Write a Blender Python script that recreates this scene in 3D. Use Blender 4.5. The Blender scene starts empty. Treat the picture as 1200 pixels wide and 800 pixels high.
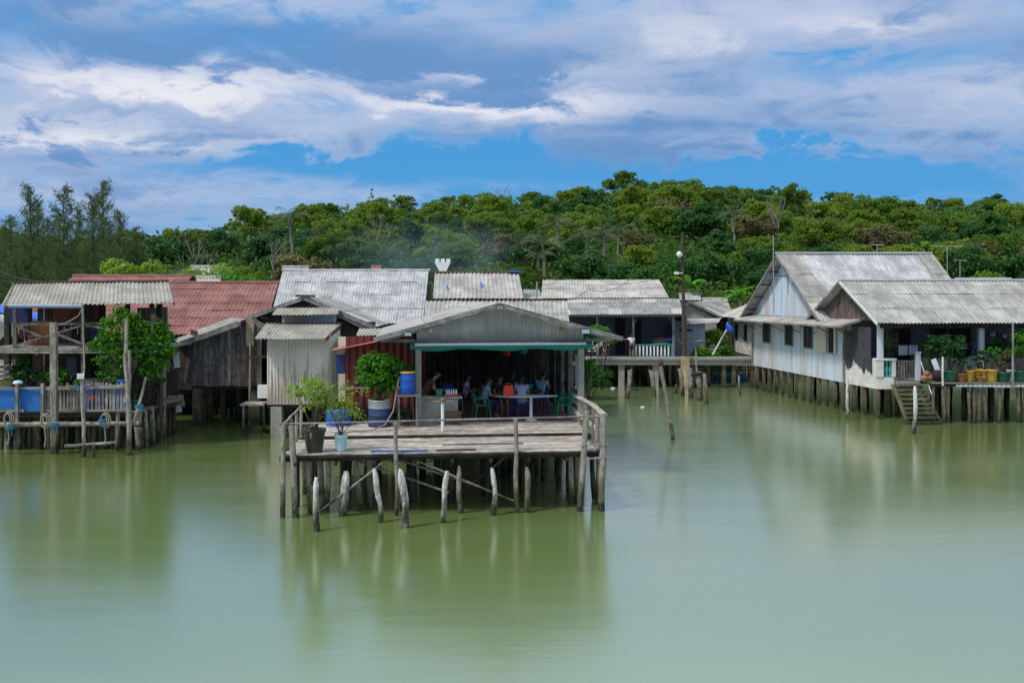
import bpy, bmesh, math, random
import numpy as np
from mathutils import Vector, Matrix, Quaternion, noise as mnoise
R=math.radians
sc=bpy.context.scene; COL=sc.collection
random.seed(7)
# ---------------------------------------------------------------- camera, sky, sun, exposure
F=1200.0; CH=5.4; HOR=345.0
cd=bpy.data.cameras.new('camera'); cam=bpy.data.objects.new('camera',cd); COL.objects.link(cam)
cam.location=(0,0,CH); cam.rotation_euler=(R(90),0,0)
cd.sensor_width=36; cd.lens=36; cd.shift_y=-(400-HOR)/1200.0; cd.clip_end=5000; cd.clip_start=.1
sc.camera=cam
sc.view_settings.view_transform='Standard'; sc.view_settings.look='None'
sc.view_settings.exposure=0.0; sc.view_settings.gamma=1; sc.view_settings.use_curve_mapping=False
SUN=Vector((-0.56,-0.40,1.02)).normalized()
sl=bpy.data.lights.new('sun','SUN'); so=bpy.data.objects.new('sun',sl); COL.objects.link(so)
sl.energy=3.3; sl.angle=R(9); sl.color=(1,.93,.84)
so.rotation_euler=SUN.to_track_quat('Z','Y').to_euler(); so.location=(-40,-30,80)
wd=bpy.data.worlds.new('World'); sc.world=wd; wd.use_nodes=True

class NT:
    def __init__(s,tree):
        s.t=tree; s.n=tree.nodes; s.l=tree.links
    def node(s,typ,**kw):
        n=s.n.new(typ)
        for k,v in kw.items(): setattr(n,k,v)
        return n
    def put(s,sock,v):
        if hasattr(v,'is_linked') or isinstance(v,bpy.types.NodeSocket): s.l.new(v,sock)
        else:
            if isinstance(v,(tuple,list)) and len(v)==3 and len(sock.default_value)==4: v=tuple(v)+(1,)
            sock.default_value=v
    def math(s,op,a,b=0.0,c=None,clamp=False):
        n=s.node('ShaderNodeMath',operation=op,use_clamp=clamp); s.put(n.inputs[0],a); s.put(n.inputs[1],b)
        if c is not None: s.put(n.inputs[2],c)
        return n.outputs[0]
    def mix(s,f,a,b,blend='MIX'):
        n=s.node('ShaderNodeMix',data_type='RGBA',blend_type=blend); n.clamp_factor=True
        s.put(n.inputs[0],f); s.put(n.inputs[6],a); s.put(n.inputs[7],b); return n.outputs[2]
    def rng(s,v,a,b,c=0.0,d=1.0,smooth=True):
        n=s.node('ShaderNodeMapRange',interpolation_type='SMOOTHSTEP' if smooth else 'LINEAR')
        s.put(n.inputs[0],v); n.inputs[1].default_value=a; n.inputs[2].default_value=b; n.inputs[3].default_value=c; n.inputs[4].default_value=d
        return n.outputs[0]
    def noise(s,vec,scale,detail=4,rough=.55,dist=0.0):
        n=s.node('ShaderNodeTexNoise'); s.put(n.inputs['Vector'],vec); n.inputs['Scale'].default_value=scale
        n.inputs['Detail'].default_value=detail; n.inputs['Roughness'].default_value=rough; n.inputs['Distortion'].default_value=dist
        return n.outputs['Fac']
    def scale(s,vec,sx,sy,sz,loc=(0,0,0)):
        n=s.node('ShaderNodeMapping'); s.put(n.inputs[0],vec); n.inputs['Scale'].default_value=(sx,sy,sz); n.inputs['Location'].default_value=loc
        return n.outputs[0]
    def xyz(s,v):
        n=s.node('ShaderNodeSeparateXYZ'); s.put(n.inputs[0],v); return n.outputs
    def comb(s,x,y,z=0.0):
        n=s.node('ShaderNodeCombineXYZ'); s.put(n.inputs[0],x); s.put(n.inputs[1],y); s.put(n.inputs[2],z); return n.outputs[0]

def make_world():
    t=NT(wd.node_tree); bg=t.n['Background']; out=t.n['World Output']
    sky=t.node('ShaderNodeTexSky',sky_type='NISHITA'); sky.sun_disc=False
    sky.sun_elevation=math.asin(SUN.z); sky.sun_rotation=math.atan2(SUN.x,SUN.y)
    sky.air_density=1.25; sky.dust_density=.6; sky.ozone_density=2.5; sky.altitude=0
    g=t.node('ShaderNodeTexCoord').outputs['Generated']
    x,y,z=t.xyz(g)
    az=t.math('ARCTAN2',x,y)                       # 0 = straight ahead, in radians
    el=t.math('ARCSINE',z)
    # cloud sheet at a fixed height, seen in perspective
    zz=t.math('ADD',t.math('MAXIMUM',z,0.0),.10)
    pl=t.comb(t.math('DIVIDE',x,zz),t.math('DIVIDE',y,zz),0.0)
    n1=t.noise(t.scale(pl,.55,.9,1,(3.1,1.7,0)),1.0,9,.60,.5)
    ae=t.comb(az,el,0.0)
    n2=t.noise(t.scale(ae,4.2,11.0,1,(7.3,4.2,0)),1.0,10,.64,.6)
    n3=t.noise(t.scale(pl,.42,1.1,1,(1.3,9.2,0)),1.0,8,.55,.8)
    n4=t.noise(t.scale(ae,13,33,1,(2.3,8.1,0)),1.0,9,.62,.7)
    wob=t.math('MULTIPLY',t.math('SUBTRACT',n2,.5),.16)
    elw=t.math('ADD',el,t.math('MULTIPLY',t.math('ADD',wob,t.math('MULTIPLY',t.math('SUBTRACT',n4,.5),.12)),.55)); azw=t.math('ADD',az,t.math('MULTIPLY',wob,1.9))
    def blob(px,py,w,h,amp):
        a0=math.atan2(px-600,F); e0=math.atan((HOR-py)/math.hypot(F,px-600)); 
        u=t.math('DIVIDE',t.math('SUBTRACT',azw,a0),w/F); v=t.math('DIVIDE',t.math('SUBTRACT',elw,e0),h/F)
        d=t.math('ADD',t.math('MULTIPLY',u,u),t.math('MULTIPLY',v,v))
        return t.math('MULTIPLY',t.math('EXPONENT',t.math('MULTIPLY',d,-1.0)),amp)
    def total(lst):
        s=0.0
        for b in lst: s=t.math('ADD',blob(*b),s)
        return s
    white=total([(250,100,150,22,.62),(100,95,90,14,.3),(60,150,150,38,.45),(480,128,170,15,.55),(560,150,200,9,.25),(160,170,160,9,.35),(640,132,150,20,.35),(330,165,170,16,.35),
                 (120,228,190,16,.40),(150,-10,300,20,.35),(780,30,200,50,.30),(1010,45,110,22,.42),(1110,115,150,20,.32),
                 (900,50,360,70,.26),(1080,140,260,50,.16),(870,150,300,45,.20),(600,90,120,10,.25),(1000,232,120,8,.2),(20,95,60,20,.25)])
    grey=total([(150,45,320,24,.60),(430,50,230,24,.50),(600,75,110,12,.30),(130,130,90,14,.35),(560,104,120,10,.38),
                (430,165,250,22,.25),(640,170,240,26,.3),(980,85,300,45,.42),(700,45,90,25,.2),(930,150,260,25,.2),(900,190,340,20,.2),(330,82,100,10,.3)])
    blue=total([(380,200,400,13,.45),(720,195,330,24,.55),(450,88,70,8,.5),(660,12,80,40,.45),(940,92,120,22,.50),(1100,205,260,30,.75),(900,185,200,16,.4),(760,232,300,18,.35),(1190,5,80,14,.25),(250,235,300,10,.25)])
    base=t.math('MULTIPLY',t.math('ADD',t.math('SUBTRACT',n1,.47),t.math('ADD',t.math('MULTIPLY',t.math('SUBTRACT',n2,.5),1.8),t.math('MULTIPLY',t.math('SUBTRACT',n4,.5),1.05))),1.0)
    wv=t.math('SUBTRACT',t.math('ADD',white,base),t.math('MULTIPLY',blue,.88))
    high=t.rng(el,.27,.50)
    wv=t.math('ADD',wv,t.math('MULTIPLY',high,.42))
    cover=t.rng(wv,-.50,.42)                        # thin veil to full cloud
    gv=t.math('ADD',t.math('MULTIPLY',t.math('SUBTRACT',grey,t.math('MULTIPLY',high,.5)),1.3),t.math('ADD',t.math('MULTIPLY',t.math('SUBTRACT',n3,.47),1.9),t.math('ADD',t.math('MULTIPLY',t.math('SUBTRACT',n2,.5),2.6),t.math('MULTIPLY',t.math('SUBTRACT',n4,.5),2.1))))
    shade=t.rng(t.math('SUBTRACT',gv,t.math('MULTIPLY',blue,.7)),-.30,1.15)
    skyc=t.mix(.88,sky.outputs[0],(.50,3.7,8.3))                    # deepen the blue of the gaps
    thick=t.mix(shade,(5.6,6.5,8.7),(1.65,3.4,6.6))
    c=t.mix(t.math('MULTIPLY',cover,.97),skyc,thick)
    c2=t.mix(t.math('MULTIPLY',shade,.6),c,(1.55,3.4,6.7))
    bright=t.math('MULTIPLY',t.rng(wv,.32,.95),t.rng(gv,.75,.15))
    c3=t.mix(t.math('MULTIPLY',bright,.85),c2,(10.0,9.9,10.4))
    c3=t.mix(t.math('MULTIPLY',high,.75),c3,(8.6,11.0,11.8))
    t.put(bg.inputs[0],c3); bg.inputs[1].default_value=.088
make_world()

# ---------------------------------------------------------------- mapping a photo point at a known distance to the world
def X(px,Y): return (px-600)*Y/F
def Z(py,Y): return CH-(py-HOR)*Y/F
def W(px,py,Y): return Vector((X(px,Y),Y,Z(py,Y)))

# ---------------------------------------------------------------- materials
MATS={}
def new_mat(name):
    m=bpy.data.materials.new(name); m.use_nodes=True; t=NT(m.node_tree); b=t.n['Principled BSDF']; MATS[name]=m
    return m,t,b
def uvmap(t): return t.node('ShaderNodeUVMap').outputs[0]
def island(t): return t.node('ShaderNodeNewGeometry').outputs['Random Per Island']
def worldpos(t): return t.node('ShaderNodeNewGeometry').outputs['Position']
def m_wood(name,c1,c2,rough=.85,tide=True,vary=.35,moss=0.0,bleach=None):
    m,t,b=new_mat(name); uv=uvmap(t); r=island(t)
    off=t.node('ShaderNodeVectorMath',operation='ADD'); t.put(off.inputs[0],uv); t.put(off.inputs[1],t.comb(t.math('MULTIPLY',r,37.0),t.math('MULTIPLY',r,91.0),0.0)); uvo=off.outputs[0]
    g=t.noise(t.scale(uvo,22,1.6,1),1.0,5,.65); g2=t.noise(t.scale(uvo,3,1.2,1),1.0,4,.6)
    c=t.mix(t.rng(g,.3,.7),c1,c2)
    c=t.mix(t.rng(g2,.42,.70,0,.75),c,tuple(q*.40 for q in c1))
    ck=t.noise(t.scale(uvo,60,2.2,1),1.0,3,.7); c=t.mix(t.rng(ck,.56,.64,0,.7),c,tuple(q*.25 for q in c1))
    bl=t.noise(worldpos(t),5.5,5,.65); c=t.mix(t.rng(bl,.50,.68,0,.6),c,tuple(q*.42 for q in c1)); c=t.mix(t.rng(bl,.46,.32,0,.4),c,tuple(min(1,q*1.25) for q in c2))
    if moss: c=t.mix(t.rng(t.noise(worldpos(t),2.3,5,.6),.52,.66,0,moss),c,(.06,.075,.025))
    k=t.math('ADD',1-vary*.5,t.math('MULTIPLY',r,vary))
    c=t.mix(1.0,c,t.comb(k,k,k),'MULTIPLY')
    if tide:
        p=worldpos(t); z=t.xyz(p)[2]; nz=t.noise(t.scale(p,5,5,2.6),1.0,6,.7)
        h=t.math('ADD',z,t.math('MULTIPLY',t.math('SUBTRACT',nz,.5),-2.4))
        c=t.mix(t.rng(h,.95,.40,0,.8),c,(.062,.068,.026))
        c=t.mix(t.rng(h,.42,.10,0,.9),c,(.018,.018,.012))
        c=t.mix(t.math('MULTIPLY',t.rng(t.noise(p,22,3,.6),.56,.70),t.rng(h,.9,.3,0,.75)),c,(.20,.19,.15))
    t.put(b.inputs['Base Color'],c); b.inputs['Roughness'].default_value=rough; b.inputs['Specular IOR Level'].default_value=.25
    bp=t.node('ShaderNodeBump'); bp.inputs['Strength'].default_value=.5; bp.inputs['Distance'].default_value=.02; t.put(bp.inputs['Height'],g); t.l.new(bp.outputs[0],b.inputs['Normal'])
    return m
def m_roof(name,c1,c2,stain,sw=.8,sh=1.5,vary=.25,rough=.6,stain_amt=.6,patch=None,metal=0.0):
    """sheet roofing: one tone per sheet, streaks running down the slope, lichen blotches"""
    m,t,b=new_mat(name); uv=uvmap(t); u,v,_=t.xyz(uv)
    ci=t.math('FLOOR',t.math('DIVIDE',u,sw)); ri=t.math('FLOOR',t.math('DIVIDE',v,sh))
    wn=t.node('ShaderNodeTexWhiteNoise',noise_dimensions='2D'); t.put(wn.inputs['Vector'],t.comb(ci,ri,0.0)); rv=wn.outputs['Value']
    bl=t.noise(t.scale(uv,.9,.6,1),1.0,7,.72); st=t.noise(t.scale(uv,9,.7,1),1.0,5,.6); fine=t.noise(uv,14,4,.7)
    c=t.mix(t.rng(bl,.36,.64),tuple(q*.82 for q in c1),c2)
    c=t.mix(t.math('MULTIPLY',t.rng(st,.47,.68),stain_amt*.95),c,stain)
    c=t.mix(t.rng(fine,.52,.74,0,stain_amt*.8),c,tuple(q*.5 for q in stain))
    if patch: c=t.mix(t.math('GREATER_THAN',rv,.86),c,patch)
    k=t.math('ADD',1-vary*.5,t.math('MULTIPLY',rv,vary)); c=t.mix(1.0,c,t.comb(k,k,k),'MULTIPLY')
    # dark lap joints between the rows
    fr=t.math('FRACT',t.math('DIVIDE',v,sh)); c=t.mix(t.rng(fr,.045,.0,0,.65),c,tuple(q*.35 for q in stain))
    t.put(b.inputs['Base Color'],c); b.inputs['Roughness'].default_value=rough; b.inputs['Metallic'].default_value=metal; b.inputs['Specular IOR Level'].default_value=.3
    return m
def m_plain(name,col,rough=.6,dirt=.25,scale=3.0,dcol=None,metal=0.0,streak=False,spec=.4,rust=None):
    m,t,b=new_mat(name); p=t.node('ShaderNodeTexCoord').outputs['Object']
    if streak: p=t.scale(p,1,1,.12)
    n=t.noise(p,scale,6,.65); n2=t.noise(p,scale*6,4,.7)
    c=t.mix(t.rng(n,.38,.72,0,dirt),col,dcol or tuple(q*.4 for q in col))
    c=t.mix(t.rng(n2,.5,.75,0,dirt*.7),c,dcol or tuple(q*.5 for q in col))
    if rust: c=t.mix(t.rng(t.noise(t.scale(p,1.2,1.2,.8,(5,3,1)),scale*.7,6,.7),.49,.60,0,.8),c,rust)
    t.put(b.inputs['Base Color'],c); b.inputs['Roughness'].default_value=rough; b.inputs['Metallic'].default_value=metal; b.inputs['Specular IOR Level'].default_value=spec
    return m
def m_leaf(name,dark,light,vary=.5,trans=.35,rough=.5,spec=.25):
    m,t,b=new_mat(name); r=island(t); oi=t.node('ShaderNodeObjectInfo').outputs['Random']
    ck=t.noise(t.node('ShaderNodeTexCoord').outputs['Object'],.9,3,.6)
    f=t.math('ADD',t.math('MULTIPLY',r,.45),t.math('MULTIPLY',oi,vary)); f=t.math('ADD',f,t.math('MULTIPLY',t.math('SUBTRACT',ck,.5),.5),clamp=True)
    c=t.mix(f,dark,light)
    t.put(b.inputs['Base Color'],c); b.inputs['Roughness'].default_value=rough; b.inputs['Specular IOR Level'].default_value=spec
    tr=t.node('ShaderNodeBsdfTranslucent'); t.put(tr.inputs[0],t.mix(.5,c,tuple(min(1,q*1.6) for q in light)))
    mx=t.node('ShaderNodeMixShader'); mx.inputs[0].default_value=trans
    t.l.new(b.outputs[0],mx.inputs[1]); t.l.new(tr.outputs[0],mx.inputs[2]); t.l.new(mx.outputs[0],t.n['Material Output'].inputs[0])
    return m
def m_brick(name):
    m,t,b=new_mat(name); uv=uvmap(t); br=t.node('ShaderNodeTexBrick'); t.put(br.inputs['Vector'],t.scale(uv,1,1,1))
    br.inputs['Scale'].default_value=1; br.inputs['Brick Width'].default_value=.24; br.inputs['Row Height'].default_value=.09; br.inputs['Mortar Size'].default_value=.012
    br.inputs['Color1'].default_value=(.16,.065,.045,1); br.inputs['Color2'].default_value=(.09,.05,.04,1); br.inputs['Mortar'].default_value=(.14,.12,.10,1)
    c=t.mix(t.rng(t.noise(uv,2,5,.6),.45,.7,0,.6),br.outputs[0],(.05,.045,.04))
    t.put(b.inputs['Base Color'],c); b.inputs['Roughness'].default_value=.9
    return m
def m_cloth_stripes(name,c1,c2,n=8.0):
    m,t,b=new_mat(name); uv=uvmap(t); u,v,_=t.xyz(uv)
    s=t.math('GREATER_THAN',t.math('FRACT',t.math('MULTIPLY',u,n)),.5); t.put(b.inputs['Base Color'],t.mix(s,c1,c2)); b.inputs['Roughness'].default_value=.8
    return m

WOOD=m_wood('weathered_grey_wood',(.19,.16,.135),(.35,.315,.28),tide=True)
WOODD=m_wood('shade_darkened_wood',(.020,.016,.013),(.060,.050,.040),tide=True)  # shade below floors is put into this wood colour, besides the tide stain
DECKM=m_wood('sun_bleached_deck_boards',(.30,.25,.22),(.58,.52,.47),tide=False,vary=.5)
BLEACH=m_wood('bleached_driftwood',(.40,.38,.36),(.74,.72,.69),tide=True,vary=.2)
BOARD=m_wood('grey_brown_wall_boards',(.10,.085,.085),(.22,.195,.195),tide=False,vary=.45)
BOARDD=m_wood('dark_wall_boards',(.030,.027,.025),(.08,.070,.062),tide=False,vary=.4)  # dark boards, with interior shade deepened in the colour
GABW=m_wood('reddish_brown_gable_boards',(.10,.07,.065),(.23,.17,.155),tide=False,vary=.4)
TRIM=m_wood('grey_trim_board',(.16,.15,.15),(.32,.31,.31),tide=False,vary=.3)
PILE=m_wood('brown_concrete_pile',(.07,.055,.044),(.20,.165,.13),tide=True,vary=.35)
R_LEFT=m_roof('beige_corrugated_sheet',(.27,.25,.22),(.38,.355,.32),(.20,.16,.13),vary=.22)
R_RED=m_roof('faded_red_tile_sheet',(.21,.075,.065),(.30,.125,.108),(.13,.06,.05),sw=.85,sh=1.05,vary=.22,stain_amt=.6)
R_WHITE=m_roof('pale_zinc_sheet',(.33,.335,.355),(.47,.475,.50),(.22,.18,.15),vary=.20,stain_amt=.6)
R_GREY=m_roof('grey_fibre_cement_sheet',(.23,.22,.212),(.35,.34,.33),(.14,.125,.11),vary=.28,stain_amt=.6,patch=(.36,.34,.33))
R_MID=m_roof('worn_grey_sheet',(.29,.28,.27),(.43,.42,.41),(.22,.14,.09),vary=.26,stain_amt=.55)
R_RUSTW=m_roof('pale_sheet_with_rust_patches',(.34,.325,.31),(.47,.455,.435),(.30,.19,.13),sw=1.1,vary=.22,stain_amt=.75)
R_REDSH=m_roof('dark_red_sheet',(.33,.085,.07),(.44,.15,.13),(.22,.07,.06),vary=.2)
R_PORCH=m_roof('porch_roof_fibre_cement',(.28,.272,.268),(.41,.40,.395),(.17,.155,.14),sw=1.0,sh=1.15,vary=.22,stain_amt=.65)
W_ZINC=m_roof('pale_vertical_zinc_wall',(.50,.49,.45),(.62,.61,.57),(.36,.27,.23),sw=.8,sh=9,vary=.1,stain_amt=.35)
W_ZINCG=m_roof('grey_green_zinc_wall',(.40,.41,.39),(.52,.53,.51),(.25,.23,.2),sw=.8,sh=9,vary=.16,stain_amt=.3)
W_RED=m_roof('maroon_zinc_wall',(.12,.022,.02),(.17,.035,.03),(.05,.014,.014),sw=.8,sh=9,vary=.15,stain_amt=.5)
W_BLUE=m_plain('pale_blue_painted_wall',(.50,.58,.68),.6,.55,1.5,(.36,.35,.33),streak=True,rust=(.38,.33,.28))
W_BLUERUST=m_plain('pale_blue_gable_with_rust',(.50,.60,.72),.6,.35,1.2,(.42,.42,.42),streak=True,rust=(.42,.31,.21))
W_BLUE2=m_plain('faded_blue_plaster',(.27,.31,.46),.8,.6,1.2,(.20,.20,.22))
W_WHITE=m_plain('white_plaster',(.62,.61,.58),.8,.45,2.0,(.30,.28,.24))
W_CREAM=m_plain('cream_painted_board',(.55,.50,.40),.7,.3)
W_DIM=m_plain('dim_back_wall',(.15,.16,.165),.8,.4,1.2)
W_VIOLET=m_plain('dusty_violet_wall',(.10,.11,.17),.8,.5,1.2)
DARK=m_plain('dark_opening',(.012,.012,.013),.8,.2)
SOOT=m_plain('charcoal_cloth',(.05,.052,.065),.85,.6,2.5,(.015,.015,.02))
CONC=m_plain('grey_concrete',(.30,.29,.265),.85,.5,2.5,(.13,.12,.10))
CONCM=m_wood('mossy_concrete',(.09,.085,.055),(.19,.18,.12),tide=True,vary=.2,moss=.9)
BLUEP=m_plain('blue_plastic',(.012,.09,.42),.38,.25,3,(.01,.05,.22))
BLUES=m_plain('bright_blue_sheet',(.012,.11,.42),.5,.45,1.6,(.03,.20,.36),streak=True)
TARP=m_plain('blue_tarpaulin',(.02,.11,.62),.5,.2)
GREENT=m_plain('sea_green_netting',(.005,.19,.15),.7,.2)
GREENP=m_plain('green_plastic',(.008,.22,.13),.38,.1)
INDIGO=m_plain('indigo_plastic',(.02,.03,.30),.38,.1)
REDP=m_plain('red_plastic',(.65,.045,.02),.45,.1)
WHITEP=m_plain('white_plastic',(.74,.75,.76),.4,.15)
WHITEC=m_plain('white_cloth',(.66,.68,.74),.8,.15)
TEAL=m_plain('teal_paint',(.03,.28,.26),.5,.2)
CYANP=m_plain('turquoise_plastic',(.03,.38,.36),.4,.1)
YELP=m_plain('ochre_plastic',(.42,.27,.035),.5,.2)
TERRA=m_plain('terracotta',(.26,.115,.07),.8,.3)
BLACKP=m_plain('black_glazed_pot',(.028,.022,.018),.3,.3,4,(.07,.055,.04))
LBLUE=m_plain('pale_blue_bucket',(.38,.60,.68),.45,.3,3,(.5,.48,.4))
DGREENP=m_plain('dark_green_plastic',(.01,.09,.055),.4,.1)
METAL=m_plain('galvanised_metal',(.42,.43,.44),.45,.4,3,(.2,.18,.16),metal=.4)
DMETAL=m_plain('dark_metal',(.05,.05,.055),.45,.3)
RUST=m_plain('rusty_steel',(.085,.042,.032),.8,.5,5,(.04,.022,.018))
RUSTY=m_plain('flaking_rusty_sheet',(.42,.36,.24),.75,.8,1.6,(.20,.08,.035))
ROPE=m_plain('pale_rope',(.27,.25,.19),.9,.3,8)
ROPEB=m_plain('blue_rope',(.03,.17,.35),.8,.3,8)
CABLE=m_plain('black_cable',(.02,.02,.02),.6,.1)
PIPE=m_plain('grey_blue_pipe',(.20,.26,.36),.5,.3)
ORANGE=m_plain('orange_brown_board',(.36,.15,.045),.6,.3,2)
PINKF=m_plain('red_floor_tiles',(.22,.10,.095),.5,.3,2)
SKIN=m_plain('brown_skin',(.30,.15,.09),.55,.1)
HAIR=m_plain('black_hair',(.012,.010,.009),.5,.1)
BROWNW=m_plain('brown_stained_wood',(.09,.04,.025),.6,.3)
MAROON=m_plain('maroon_cloth',(.09,.03,.028),.85,.2)
NAVY=m_plain('navy_cloth',(.02,.03,.09),.85,.2)
BLKC=m_plain('black_cloth',(.015,.015,.018),.85,.2)
SKYC=m_plain('light_blue_cloth',(.20,.42,.62),.85,.2)
SHIRTP=m_plain('patterned_blue_shirt',(.20,.32,.52),.85,.9,16,(.04,.07,.16))
LAV=m_plain('lavender_cloth',(.46,.46,.68),.85,.2)
HUSK=m_plain('coconut_husk',(.20,.11,.06),.9,.5,9)
SOIL=m_plain('potting_soil',(.05,.035,.025),.95,.3)
BRICK=m_brick('old_red_brick')
STRIPE=m_cloth_stripes('striped_towel',(.60,.58,.72),(.30,.28,.44),9)
BARK=m_plain('grey_brown_bark',(.075,.06,.045),.9,.5,2.5)
BARKP=m_plain('pale_bark',(.25,.22,.18),.9,.4,2.5)
L_FOR=m_leaf('forest_leaves',(.026,.085,.009),(.165,.245,.018),.75,trans=.45)
L_DARK=m_leaf('dark_forest_leaves',(.012,.055,.014),(.048,.145,.022),.5,trans=.38)
L_UND=m_leaf('undergrowth_leaves',(.022,.075,.010),(.10,.175,.018),.2,trans=.38)
L_CAS=m_leaf('casuarina_needles',(.045,.082,.024),(.11,.155,.05),.4,trans=.4)
L_PALM=m_leaf('palm_fronds',(.04,.075,.02),(.14,.17,.07),.5,trans=.25)
L_GARD=m_leaf('fresh_garden_leaves',(.025,.13,.008),(.13,.36,.02),.1,trans=.35)
L_DGARD=m_leaf('deep_green_leaves',(.010,.055,.010),(.045,.15,.02),.1,trans=.3)
L_YEL=m_leaf('yellow_green_leaves',(.08,.18,.015),(.34,.46,.05),.1,trans=.4)
L_BROWN=m_leaf('brownish_leaves',(.07,.06,.025),(.16,.15,.05),.4,trans=.2)

def make_water():
    m,t,b=new_mat('murky_green_water'); p=worldpos(t)
    n=t.noise(t.scale(p,.035,.05,1),1.0,4,.5)
    c=t.mix(t.rng(n,.35,.65),(.128,.180,.040),(.160,.228,.090))
    t.put(b.inputs['Base Color'],c); b.inputs['IOR'].default_value=1.33; b.inputs['Specular IOR Level'].default_value=1.0
    r=t.noise(t.scale(p,.12,.5,1,(3,2,0)),1.0,4,.6); t.put(b.inputs['Roughness'],t.rng(r,.3,.7,.14,.24))
    w1=t.noise(t.scale(p,.55,1.9,1),1.0,4,.6); w2=t.noise(t.scale(p,.13,.5,1,(4,4,0)),1.0,3,.5)
    h=t.math('ADD',t.math('MULTIPLY',w1,.5),t.math('MULTIPLY',w2,1.2))
    bp=t.node('ShaderNodeBump'); bp.inputs['Strength'].default_value=.30; bp.inputs['Distance'].default_value=.07; t.put(bp.inputs['Height'],h); t.l.new(bp.outputs[0],b.inputs['Normal'])
    b.inputs['Coat Weight'].default_value=1.0; b.inputs['Coat Roughness'].default_value=.17; b.inputs['Coat IOR'].default_value=3.1
    return m
WATER=make_water()
def make_ground():
    m,t,b=new_mat('forest_floor'); p=worldpos(t)
    c=t.mix(t.rng(t.noise(p,.4,6,.65),.35,.65),(.012,.028,.008),(.04,.065,.016)); t.put(b.inputs['Base Color'],c); b.inputs['Roughness'].default_value=.95
    return m
GROUND=make_ground()

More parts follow.
